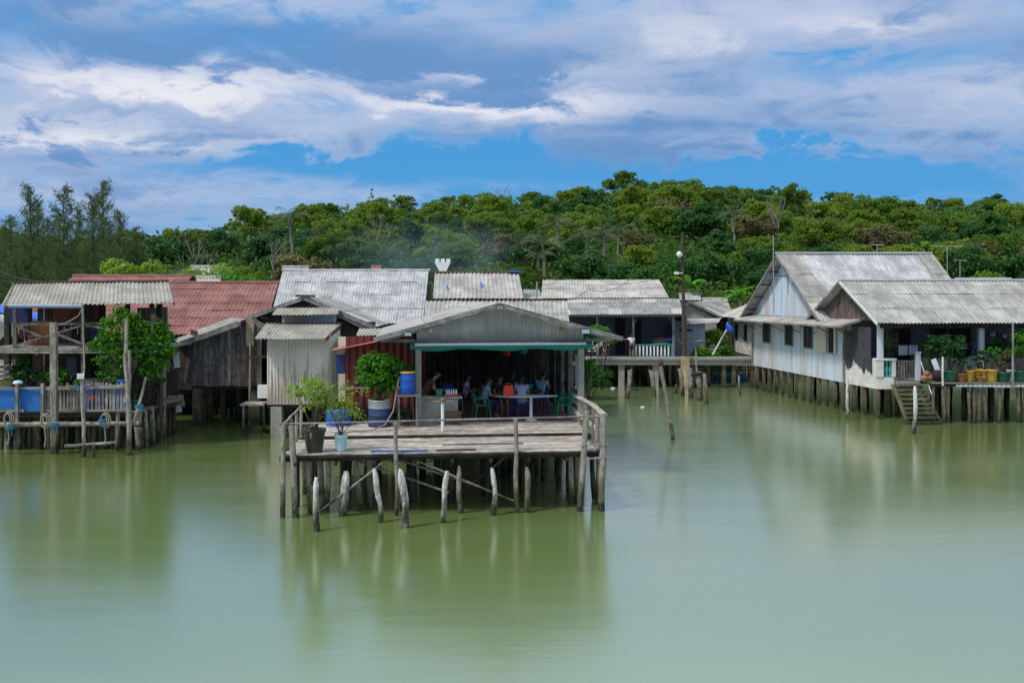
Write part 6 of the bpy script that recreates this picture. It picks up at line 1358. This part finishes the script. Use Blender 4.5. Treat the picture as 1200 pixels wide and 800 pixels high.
for px,pm,l,r,H,lm in((1155,CYANP,'left turquoise pot with a small plant on the low wall',.20,.35,L_DGARD),(1166.5,CYANP,'right turquoise pot with a leafier plant on the low wall',.22,.55,L_GARD),(1178,DGREENP,'dark pot with a low plant on the wall right of the turquoise pots',.2,.55,L_DGARD),(1192,DGREENP,'dark pot with spreading leaves on the wall near the right edge',.2,.7,L_DGARD)):
    PP(px,r,.30,pm,H,.35,lm,l,Y=44.92,z=2.63,n=6,leaf=.07,per=32)
PP(1038,.16,.32,DMETAL,.6,.25,L_DGARD,'dark pot with low leaves just inside the corner column',Y=45.6,z=2.25,n=6,leaf=.06,per=30)
PP(1046,.2,.32,HUSK,1.0,.35,L_YEL,'brown pot with a yellowish plant behind the green balusters',Y=45.5,z=2.25,n=8,leaf=.05,per=34)
m=boxy('plant_bench',(X(1042,45.5),45.5,PF),1.2,.5,.58,BROWNW,'low dark bench carrying two plants behind the balusters','bench')
for k,(dx,dz,r,mt) in enumerate(((0,0,.18,TERRA),(.24,.05,.16,TERRA),(.10,.22,.15,TERRA),(.58,.02,.30,BLKC))):
    m=MB(); m.ell((X(1083,43.4)+dx,43.4,PZ+dz+r*.8),(r,r*.8,r*.8),12,8); tag(m.build('clay_jar' if k<3 else 'black_basin',mt),['lower left round clay jar by the gate post','lower right round clay jar by the gate post','round clay jar on top of the two others by the gate post','round black basin beside the heap of clay jars'][k],'jar' if k<3 else 'basin')
m=MB(); m.obox(W(1097,429,43.6),(.10,0,.04),(0,.02,0),(-.12,0,.30),2); tag(m.build('white_board',WHITEP),'small white board leaning behind the black basin','board')
for pa,pb_,yt,yb,l in((1053,1064,405,416,'striped pale towel hanging at the left of the porch line'),(1065,1076,405,415.5,'striped pale towel hanging right beside the left one'),(1114,1121,403,408,'small bluish cloth on the line left of the patterned cloth'),(1124,1130.5,403,409,'small blue patterned cloth on the line near the white column')):
    m=MB(); Yc=45.4; n=10; vs=[]
    for i in range(n+1):
        x=X(pa,Yc)+(X(pb_,Yc)-X(pa,Yc))*i/n
        for z in(Z(yt,Yc),Z(yb,Yc)): vs.append((x,Yc+.03*math.sin(i*2.0),z))
    m.add(vs,[(2*i,2*i+2,2*i+3,2*i+1) for i in range(n)],[[(i/n,0),((i+1)/n,0),((i+1)/n,1),(i/n,1)] for i in range(n)],True); tag(m.build('hanging_towel',STRIPE if pa<1100 else SKYC),l,'towel')
m=MB(); m.pole((X(1036,45.4),45.4,Z(404.5,45.4)),(X(1149,45.4),45.4,Z(403,45.4)),.01); tag(m.build('clothes_line',ROPE),'clothes line strung across the porch','line')
m=MB(); m.bar((X(1082,45.8),45.8,Z(393,45.8)),(X(1130,45.8),45.8,Z(392.5,45.8)),.04); tag(m.build('blue_pole',BLUEP),'thin blue pole hung level across the middle of the porch','pole')
for px,py,r,mt,l in((1163,392,.15,METAL,'largest shiny pan hanging leftmost on the porch wall'),(1169,393,.12,DMETAL,'dark pan hanging second on the porch wall'),(1177,394,.14,METAL,'shiny pan hanging right of the dark one'),(1158,402,.13,BLUEP,'blue dustpan shaped pan hanging lower left on the wall'),(1171,403,.13,DMETAL,'round dark lid hanging low in the middle of the wall'),(1183,403,.12,METAL,'small pan hanging lowest at the right of the wall')):
    q=Vector((X(px,47.4),47.4,Z(py,47.4))); t=thing('hanging_pan',q,l,'pan','pans on the porch wall'); child(t,'pan_body',mt,lambda m:m.ell(q,(r,.05,r),14,6)); child(t,'handle',DMETAL,lambda m:m.bar(q+Vector((0,0,r*.9)),q+Vector((0,0,r+.28)),.025))
for k in range(4):
    m=MB(); x=X(1043+4*k,46.3); m.pole((x,46.3,2.3),(x+random.uniform(-.2,.2),46.4,3.75),.015); tag(m.build('bamboo_cane',WOOD),'thin cane standing upright in the porch behind the plants','cane','canes in the porch')
m=MB(); m.path([W(1148,385,44.9),W(1146,395,44.9),W(1143,405,44.9),W(1139,415,44.9)],.02); tag(m.build('hose',ROPEB),'pale blue cord looping down beside the white column','cord')
m=MB(); m.lathe(W(1141,421,44.93),[(.1,0),(.2,.05),(.22,.14),(.2,.15)],12); tag(m.build('turquoise_basin',CYANP),'shallow turquoise basin on the low wall beside the column','basin')
LTRIM=m_wood('dull_brown_grey_timber',(.085,.075,.065),(.20,.18,.16),tide=True,vary=.35)
# ---------------------------------------------------------------- two-storey open house at the far left
LZ=1.32
t=thing('open_stilt_house',(-16,38,0),'open two storey timber structure with a beige corrugated roof at the far left','house')
def f(m):
    m.sheet(W(1,358.5,36.0),W(203,354.5,36.0),W(15,332,39.2),W(197,330,39.2),.155,.026,99,.05)
    m.sheet(W(188,352,42.3),W(14,352,42.3),W(197,330,39.2),W(15,332,39.2),.155,.026,99,.05)
rf=child(t,'roof',R_LEFT,f)
child(rf,'ridge_cap',RUST,lambda m:m.bar(W(15,331,39.2),W(197,329,39.2),.16,.07))
child(rf,'gutter_pipe',PIPE,lambda m:m.pole(W(10,358.5,35.9),W(97,359,35.9),.07,seg=8))
child(rf,'barge_board',LTRIM,lambda m:(m.bar(W(204,356,35.95),W(198,331,39.2),.05,.12),m.bar(W(198,331,39.2),W(203,352,42.3),.05,.12),m.bar(W(6,360,36),W(16,333,39.2),.05,.12)))
child(t,'gable_end',BOARDD,lambda m:m.poly([W(193,353,37.0),W(190,349,41.5),W(195,333,39.2)],.05,(1,0,0)))
U=3.5
child(t,'upper_floor',WOOD,lambda m:(m.bar(W(-30,408.5,36.1),W(124,408,36.1),.12,.18),m.box(X(-30,37),X(190,38),36.2,41.5,3.38,3.45),m.bar(W(-30,413,36.0),W(126,413,36.0),.05,.05)))
for px,yt,yb,yy,w_ in((18,358,408,36.1,.13),(104,356,478,37.0,.22),(97,358,470,36.15,.09),(187,356,480,38.0,.18),(35,358,478,37.5,.12),(120,358,470,40.5,.2),(60,358,470,40.8,.18),(9,358,478,40.5,.2),(178,352,478,40.8,.16),(150,356,470,40.8,.14)):
    child(t,'post',WOODD if yy>36.5 else LTRIM,lambda m:m.bar(W(px,yb,yy),W(px,yt,yy),w_,up=(0,1,0)))
def f(m):
    m.bar(W(17,380,36.05),W(190,378,36.3),.06,.09); m.bar(W(18,382,36.0),W(50,395,36.0),.05,.07); m.bar(W(17,405,36.02),W(97,381,36.02),.04,.06)
    m.bar(W(66,391,36.0),W(97,403,36.0),.05,.07); m.bar(W(100,381,36.0),W(122,385,36.0),.05,.09); m.bar(W(100,404,36.0),W(120,394,36.0),.05,.08); m.bar(W(168,380,36.2),W(186,372,36.4),.05,.07)
child(t,'cross_railing',LTRIM,f)
child(t,'inner_wall',BOARDD,lambda m:boards(m,(X(45,41.5),41.4,0),(X(124,41.5),41.4,0),Z(356,41.4),Z(356,41.4),LZ,LZ,.25)); child(t,'inner_wall',BOARDD,lambda m:boards(m,(X(176,40),38.6,0),(X(186,40),41.0,0),4.9,4.9,LZ,LZ,.25,dir=(1,0,0))); child(t,'inner_wall',BOARDD,lambda m:boards(m,(X(50,40),40.2,0),(X(105,40),40.2,0),Z(410,40),Z(410,40),LZ,LZ,.25))
child(t,'rusty_screen',m_plain('rust_brown_net',(.16,.05,.03),.9,.8,6,(.03,.02,.015)),lambda m:m.poly([W(62,360,40.6),W(119,358,40.6),W(119,386,40.6),W(62,380,40.6)],.03,(0,1,0)))
child(t,'lower_floor',WOOD,lambda m:(planks(m,lambda a,b,z:Vector((a,b,z)),X(-30,36),X(165,36),35.5,37.3,LZ,.15),m.poly([(X(-30,37),37.3,LZ-.02),(X(165,36),37.3,LZ-.02),(X(215,40.5),40.5,LZ-.02),(X(215,42),42,LZ-.02),(X(-30,42),42,LZ-.02)],-.06),m.poly([(X(165,36),35.5,LZ),(X(206,40),39.6,LZ+.02),(X(200,41),41,LZ),(X(150,37),37,LZ)],-.05)))
child(t,'joists',WOODD,lambda m:(m.bar(W(-30,486.5,35.5),W(165,486,35.5),.10,.16),m.bar(W(-30,490,36.6),W(180,490,36.9),.10,.16),m.bar((X(165,35.5),35.5,LZ-.12),(X(206,39.6),39.6,LZ-.12),.1,.14)))
pts=[(X(px,35.7+random.uniform(-.1,.5)),35.7+random.uniform(-.1,.3)) for px in(6,10,25,33,50,57,66,72,82,92,104,113,122,128,134,143,152,160)]
pts+=[(X(165+px,35.7+.1*px),35.7+.1*px) for px in(2,6,10,14,18,22,26,30,34,38)]
pts+=[(X(px,yy),yy) for yy in(37.5,39,40.5) for px in(-5,12,30,47,55,70,84,97,112,127,140,156,170)]
stilts(t,pts,LZ-.08,.085,WOODD,lean=.06)
for px in(138,160,163,170,178,186,192): 
    yy=35.4+max(0,px-165)*.1; stilts(t,[(X(px,yy),yy)],LZ,.09,WOOD,lean=.05)
# fence: blue sheets and pickets
for px,py,r0,mt,H,lm,l in((20,447,.16,TERRA,.4,L_DGARD,'small terracotta potted plant behind the blue sheets near the left edge'),(84,470,.17,BLACKP,.75,L_GARD,'black potted plant just behind the pickets left of the white box'),(158,468,.2,DGREENP,.7,L_DGARD,'dark green potted plant at the end of the pickets'),(186,474,.17,BLUEP,.5,L_GARD,'blue potted plant near the brick wall')):
    potted(Vector((X(px,36.2 if px<180 else 39.6),36.2 if px<180 else 39.6,LZ+.02)),r0,.35,mt,H,.32,lm,l,n=7,leaf=.07,per=34)
for k,(px,yt,yb,mt,l) in enumerate(((78,386,400,SOOT,'dark cloth hung over the upper railing right of the square pole'),(28,386,397,MAROON,'maroon cloth hung on the upper railing at the far left'),(112,384,398,NAVY,'navy cloth hung on the upper railing beside the green tree'),(84,418,440,SOOT,'dark sheet hanging under the upper floor behind the drain hose'),(44,416,432,MAROON,'reddish sheet hanging under the upper floor near the square pole'))):
    m=MB(); Yc=36.4; n=8; vs=[]
    for i in range(n+1):
        x=X(px-6,Yc)+(X(px+6,Yc)-X(px-6,Yc))*i/n
        for z in(Z(yt,Yc),Z(yb,Yc)+.06*math.sin(i*1.9)): vs.append((x,Yc+.04*math.sin(i*2.1),z))
    m.add(vs,[(2*i,2*i+2,2*i+3,2*i+1) for i in range(n)],[[(0,0)]*4]*n,True); tag(m.build('hung_cloth',mt),l,'cloth')
t=thing('blue_sheet_fence',(X(25,35.4),35.4,LZ),'bright blue sheet fence with a wooden top rail at the far left','fence')
for pa,pb_ in((-30,18.5),(21.5,49.5)): child(t,'blue_panel',BLUES,lambda m:m.box(X(pa,35.4),X(pb_,35.4),35.38,35.42,Z(482,35.4),Z(453,35.4)))
child(t,'top_rail',WOOD,lambda m:m.bar(W(-30,455,35.3),W(56,454.5,35.3),.05,.07)); child(t,'bottom_rail',WOOD,lambda m:m.bar(W(-30,481,35.3),W(28,481,35.3),.05,.09))
for px in(20,50): child(t,'fence_post',WOOD,lambda m:m.bar(W(px,500,35.25),W(px,449,35.25),.10,up=(0,1,0)))
t=thing('picket_fence',(X(100,35.4),35.4,LZ),'weathered picket fence of uneven slats right of the blue sheets','fence')
child(t,'top_rail',WOOD,lambda m:(m.bar(W(51,455,35.28),W(148,452.5,35.28),.05,.13),m.bar(W(51,481.5,35.3),W(148,480.5,35.3),.05,.06)))
PKL=m_wood('pale_pickets',(.27,.26,.24),(.46,.45,.42),tide=False,vary=.6)
px=53
while px<147:
    w_=random.choice([2.4,2.8,3.2]); yt=random.uniform(447.5,451.5) if px>75 else random.uniform(456,460)
    child(t,'picket',PKL if random.random()<.6 else WOOD,lambda m:m.bar(W(px,482,35.36),W(px+random.uniform(-.3,.3),yt,35.36),w_*.0285,.025,up=(0,1,0))); px+=w_+random.uniform(.9,2.2)
# poles standing in front
def front_pole(a,b,r0,r1,mat,label,square=False,name='mooring_pole',wob=.05,group='poles at the far left'):
    m=MB(); 
    if square: m.bar(a,b,r0*2,up=(0,1,0))
    else: m.pole(a,b,r0,r1,8,8,wob)
    return tag(m.build(name,mat),label,'pole',group)
front_pole((X(64,34.8),34.8,-1),W(63,378,34.8),.10,.10,WOOD,'thick square grey pole rising to the upper floor at the far left',True)
front_pole((X(99,34.0),34.0,-1),W(96,444,34.6),.075,.06,WOOD,'mooring pole with a white box on its top')
front_pole((X(153,34.4),34.4,-1),W(146,374,34.9),.105,.06,WOOD,'tall crooked pole in front of the green tree',wob=.10)
front_pole(W(156,497,34.9),W(171,442,35.6),.06,.045,WOOD,'short pole leaning right of the tall crooked one')
front_pole(W(150,500,35.0),W(152,410,35.3),.07,.05,WOOD,'second pole strapped to the tall crooked one')
front_pole((X(188,37.2),37.2,-1),W(188,437,37.2),.06,.05,RUST,'thin brown pole by the end of the left platform')
m=MB(); m.pole(W(-30,497.5,34.6),W(163,496,34.7),.085,.07,9,12,.05); tag(m.build('mooring_rail',WOOD),'long level pole tied along the front of the left platform','rail')
m=MB(); m.pole(W(150,497,34.7),W(167,497.5,34.9),.07,.07,8,3,.03); tag(m.build('rail_stub',WOODD),'short dark stub at the right end of the level pole','rail')
m=MB(); m.pole(W(76,522.5,33.9),W(136,518.5,33.9),.055,.045,8,5,.04); tag(m.build('low_rail',BLEACH),'short pale pole tied low above the water','rail')
front_pole((X(111,33.8),33.8,-1),W(110,520,33.8),.055,.05,WOOD,'small stake holding the low pale pole')
m=boxy('white_box',W(95,443.5,34.6)-Vector((0,.05,0)),.22,.18,.17,WHITEP,'small white box tipped on top of the mooring pole','box',rz=.4)
m=MB(); m.lathe(W(21,449.5,35.25),[(.16,0),(.17,.04),(.12,.1),(.0001,.12)],14); tag(m.build('upturned_bowl',LBLUE),'pale blue upturned bowl on a fence post at the far left','bowl')
for px,py,l in((10,491,'coil of pale rope at the far left of the level pole'),(53,493,'coil of pale rope in the middle of the level pole'),(123,492,'coil of rope at the right of the level pole')):
    m=MB(); q=W(px,py,34.4); 
    for s in range(3): m.path([q+Vector((.11*math.cos(a*.5236)*(1+.2*s)+.03*s,.02*s-.1,.20*math.sin(a*.5236)*(1+.15*s))) for a in range(13)],.022,5)
    m.path([q+Vector((.02,-.1,-.2)),q+Vector((.06,-.1,-.6)),q+Vector((.02,-.1,-.85))],.02); tag(m.build('rope_coil',ROPE),l,'rope','rope coils on the level pole')
for px,py,l in((64,497,'blue rope lashing on the square pole'),(120,493,'blue rope lashing beside the right rope coil'),(95,455,'blue cord round the mooring pole with the box'),(149,474,'blue cord round the tall crooked pole'),(163,476,'blue cord round the short leaning pole'),(12,500,'blue cord hanging by the far left rope coil')):
    m=MB(); q=W(px,py,34.35 if py>480 else 34.7)
    for s in range(4): m.path([q+Vector((.14*math.cos(a*.785),.14*math.sin(a*.785),.03*s-.05)) for a in range(9)],.013,5)
    m.path([q+Vector((.1,-.1,0)),q+Vector((.12,-.12,-.3))],.012); tag(m.build('rope_lashing',ROPEB),l,'rope','blue rope lashings at the far left')
m=MB(); m.path([W(97,360,35.8),W(92,370,35.8),W(82,376,35.8),W(70,381,35.8)],.018); m.path([W(97,360,35.8),W(98,400,35.8),W(99,430,35.6),W(98,441,34.8)],.03); tag(m.build('drain_hose',ROPE),'pale hose hanging from the left roof down to the mooring pole','hose')
# upper floor contents
boxy('cabinet',W(52,407,37.0)+Vector((0,0,.02)),.80,.5,.93,ORANGE,'orange brown cabinet standing on the upper floor at the far left','cabinet')
t=thing('old_chair',W(37,407,36.6),'faded pink plastic chair on the upper floor left of the cabinet','chair'); PINKP=m_plain('faded_pink_plastic',(.35,.20,.22),.6,.4); q=W(37,407,36.6)
child(t,'seat',PINKP,lambda m:m.obox(q+Vector((.05,0,.42)),(.22,0,0),(0,.2,0),(0,0,.02),0)); child(t,'backrest',PINKP,lambda m:m.obox(q+Vector((-.2,0,.66)),(.03,0,.0),(0,.2,0),(-.05,0,.24),2))
for dx in(-.15,.25):
    for dy in(-.17,.17): child(t,'leg',PINKP,lambda m:m.bar(q+Vector((dx,dy,0)),q+Vector((dx,dy,.42)),.05))
m=MB(); m.poly([W(11,361,38.5),W(33,361,38.5),W(33,379,38.5),W(11,379,38.5)],.03,(0,1,0)); tag(m.build('navy_curtain',m_plain('navy_sheet',(.008,.02,.11),.8,.3)),'navy sheet hung at the left of the upper floor','curtain')
m=MB(); m.poly([W(-30,363,42.5),W(10,367,42.5),W(16,378,42),W(60,381,42),W(60,376,43),W(38,366,43.5),W(20,360,43.5),W(-30,352,43.5)],.05,(0,1,.3)); tag(m.build('blue_tarpaulin',TARP),'bright blue tarpaulin roof glimpsed behind the far left house','tarpaulin')
t=thing('white_arched_house',(X(-2,44),44,1.2),'white house with a dark arched opening cut by the left edge','house')
child(t,'front_wall',W_WHITE,lambda m:m.box(X(-60,44),X(16,44),44,44.15,1.1,Z(378,44)))
def f(m):
    c=W(9,410,43.95); n=12; pts=[c+Vector((.42*math.cos(math.pi*k/n),0,.62*math.sin(math.pi*k/n))) for k in range(n+1)]; m.poly([c+Vector((.42,0,-.4))]+pts+[c+Vector((-.42,0,-.4))],.04,(0,-1,0))
child(t,'arched_opening',DARK,f); child(t,'roof',R_GREY,lambda m:m.sheet(W(-60,380,43.5),W(14,379,43.5),W(-60,366,46),W(4,368,46),.17,.02,9)); child(t,'eave_trim',LBLUE,lambda m:m.bar(W(-60,380,43.4),W(18,379.5,43.4),.05,.06))
child(t,'cream_shelf',W_CREAM,lambda m:m.box(X(44,43.9),X(70,43.9),43.8,43.9,Z(436,43.9),Z(414,43.9))); child(t,'red_gable',W_WHITE,lambda m:m.poly([W(34,367,44),W(46,366,44),W(56,379,44),W(34,379,44)],.05,(0,1,0)))
stilts(t,grid_pts(X(-30,44),X(50,44),44.3,49,1.3,1.5),1.1,.1,WOODD); child(t,'floor',WOODD,lambda m:m.box(X(-60,44),X(80,44),44.2,50,1.0,1.1))
m=MB()
for k in range(5): m.box(X(0+random.uniform(-4,3),39),X(14+random.uniform(-3,5),39),38.8,39.4,LZ+.55+.18*k,LZ+.67+.18*k)
tag(m.build('stacked_boards',BOARD),'pile of old boards stacked behind the blue sheet fence','boards')
boxy('yellow_crate',(X(3,37),37,LZ),.9,.5,1.0,m_plain('olive_yellow',(.26,.22,.06),.7,.4),'olive yellow crate behind the blue sheet fence at the left edge','crate')
boxy('yellow_cabinet',W(165,385,39.5)-Vector((0,0,.35)),.95,.5,.9,m_plain('mustard_board',(.24,.17,.05),.7,.3),'mustard coloured rounded cabinet behind the green tree','cabinet')
for px,h,l in((106,.95,'blue barrel left behind the picket fence'),(118,.95,'blue barrel right of the first behind the pickets'),(144,1.1,'tall blue barrel behind the last pickets'),(140,.9,'lower blue barrel beside the tall one')):
    barrel((X(px,36.1 if px!=144 else 36.0),36.1 if px!=144 else 35.9,LZ+.005),.19,h,BLUEP,l,group='blue barrels behind the pickets')
t=thing('cream_tank',(X(105,37),37,LZ),'cream coloured covered tank behind the picket fence','tank'); child(t,'tank_body',m_plain('cream_tank',(.36,.31,.16),.6,.3),lambda m:m.lathe((X(105,37),37,LZ),[(.48,0),(.5,.6),(.52,.98),(.4,1.06),(.0001,1.08)],20)); child(t,'rim',CONC,lambda m:m.lathe((X(105,37),37,LZ),[(.505,.70),(.53,.72),(.53,.78),(.52,.8)],20))
m=MB(); m.ell(W(107,467,36.0),(.16,.1,.15),10,8); tag(m.build('red_float',REDP),'red float lying behind the picket fence','float')
boxy('tool_shed',(X(163,37.5),37.6,LZ),.85,.7,1.35,BOARDD,'dark board box under the green tree at the end of the picket fence','shed',lid=1)
m=MB(); boards(m,(X(190,41),40.4,0),(X(199,41),40.8,0),2.55,2.55,LZ-.1,LZ-.1,.35); tag(m.build('pale_wall_panel',m_plain('mossy_white_panel',(.34,.34,.30),.85,.7,2,(.10,.12,.06))),'pale mossy upright panel near the brick wall','panel')
m=MB(); m.poly([(X(195,42),41.8,1.25),(X(213,42),41.5,1.25),(X(213,42),41.5,3.35),(X(195,42),41.8,3.35)],.15,(0,1,0)); tag(m.build('brick_wall',BRICK),'crumbling dark red brick wall between the green tree and the board shack','wall')
for k in range(9):
    m=MB(); q=W(random.uniform(189,214),random.uniform(466,480),41.0-.3*random.random()); m.obox(q,(.12,0,.03),(0,.08,0),(-.02,0,.14*random.uniform(.6,1.2)),0); tag(m.build('junk_piece',random.choice([WHITEP,LBLUE,DMETAL,METAL])),'odd piece of plastic and metal junk heaped by the brick wall','junk','junk heap by the brick wall')
m=MB(); q=W(206,421,40.9); m.add([q+Vector(p) for p in[(-.13,0,.35),(.13,0,.3),(.18,0,-.3),(-.05,-.05,-.35)]],[(0,3,2,1)],[[(0,0)]*4],True); tag(m.build('hanging_rag',WHITEC),'pale rag hung on the side of the board shack','rag')
m=MB(); m.lathe(W(178,416,36.4),[(.12,0),(.15,.1),(.15,.26),(.08,.3)],12); tag(m.build('hanging_bucket',BLUEP),'blue bucket hanging in the green tree','bucket')
# the green tree and garden plants
def gtree(c,blobs,mat,label,leaf,per,name='garden_tree',cat='tree',zb=LZ,asp=.36,n2=None):
    t=thing(name,(c[0],c[1],zb),label,cat); cs=[tuple(W(px,py,c[1]+dy)) for px,py,dy,r in blobs]; rs=[b[3] for b in blobs]
    P,N=clump_points(cs,rs,[int(per*(r/.5)**2) for r in rs],.9,.75,.6); leaf_mesh('foliage',P,N,leaf*(.6+.7*RNG.random(len(P))),asp,mat,t,fold=.25)
    m=MB(); top=Vector(cs[len(cs)//2]); m.pole((c[0],c[1],zb),(c[0]+.1,c[1],zb+ (top.z-zb)*.6),.07,.05,7,5,.08)
    for q in cs[:10]: m.pole((c[0]+.08,c[1],zb+(top.z-zb)*.45),q,.035,.012,5,4,.08)
    m.build('trunk',BARK,t); return t
gtree((X(150,36),36.0),[(140,372,0,.42),(128,382,0,.45),(148,380,0,.5),(160,385,.2,.5),(126,395,0,.45),(140,398,0,.55),(157,400,.2,.55),(172,396,.3,.5),(118,408,0,.4),(133,412,0,.5),(150,416,0,.5),(166,414,.3,.55),(180,406,.4,.5),(188,400,.4,.42),(195,394,.5,.35),(191,414,.5,.45),(178,424,.4,.45),(190,428,.5,.4),(200,412,.6,.35),(184,384,.4,.42),(193,384,.5,.3),(183,440,.4,.35),(172,436,.3,.35),(141,364,0,.3),(158,369,0,.22),(110,406,0,.25)],L_GARD,'large leafy green tree growing up through the left platform',.105,135)
gtree((X(130,36),36.0),[(118,424,0,.35),(130,430,0,.45),(142,436,0,.4),(124,440,0,.4),(136,445,0,.4),(114,421,0,.2),(140,424,0,.3)],L_GARD,'lower bright shrub under the green tree behind the pickets',.085,110,'shrub','shrub')
gtree((X(30,36.5),36.5),[(20,434,0,.4),(30,428,0,.45),(42,436,0,.45),(30,440,0,.45),(16,442,0,.3),(46,444,0,.35),(25,422,0,.3)],L_DGARD,'dark green shrub behind the blue sheet fence',.085,120,'shrub','shrub')
gtree((X(62,36.5),36.5),[(56,440,0,.35),(66,438,0,.4),(76,438,0,.35),(60,446,0,.3),(72,446,0,.35)],L_GARD,'light green shrub right of the thick square pole',.085,110,'shrub','shrub')
gtree((X(123,35.9),35.9),[(122,466,0,.22),(130,470,0,.24),(126,475,0,.22),(118,462,0,.16)],L_GARD,'small shoots of leaves poking between the pickets',.07,80,'shrub','shrub')
gtree((X(176,37),37.6),[(176,455,0,.3),(180,448,0,.3),(173,464,0,.25)],L_DGARD,'dark trailing leaves hanging under the green tree at the platform end',.06,90,'shrub','shrub')
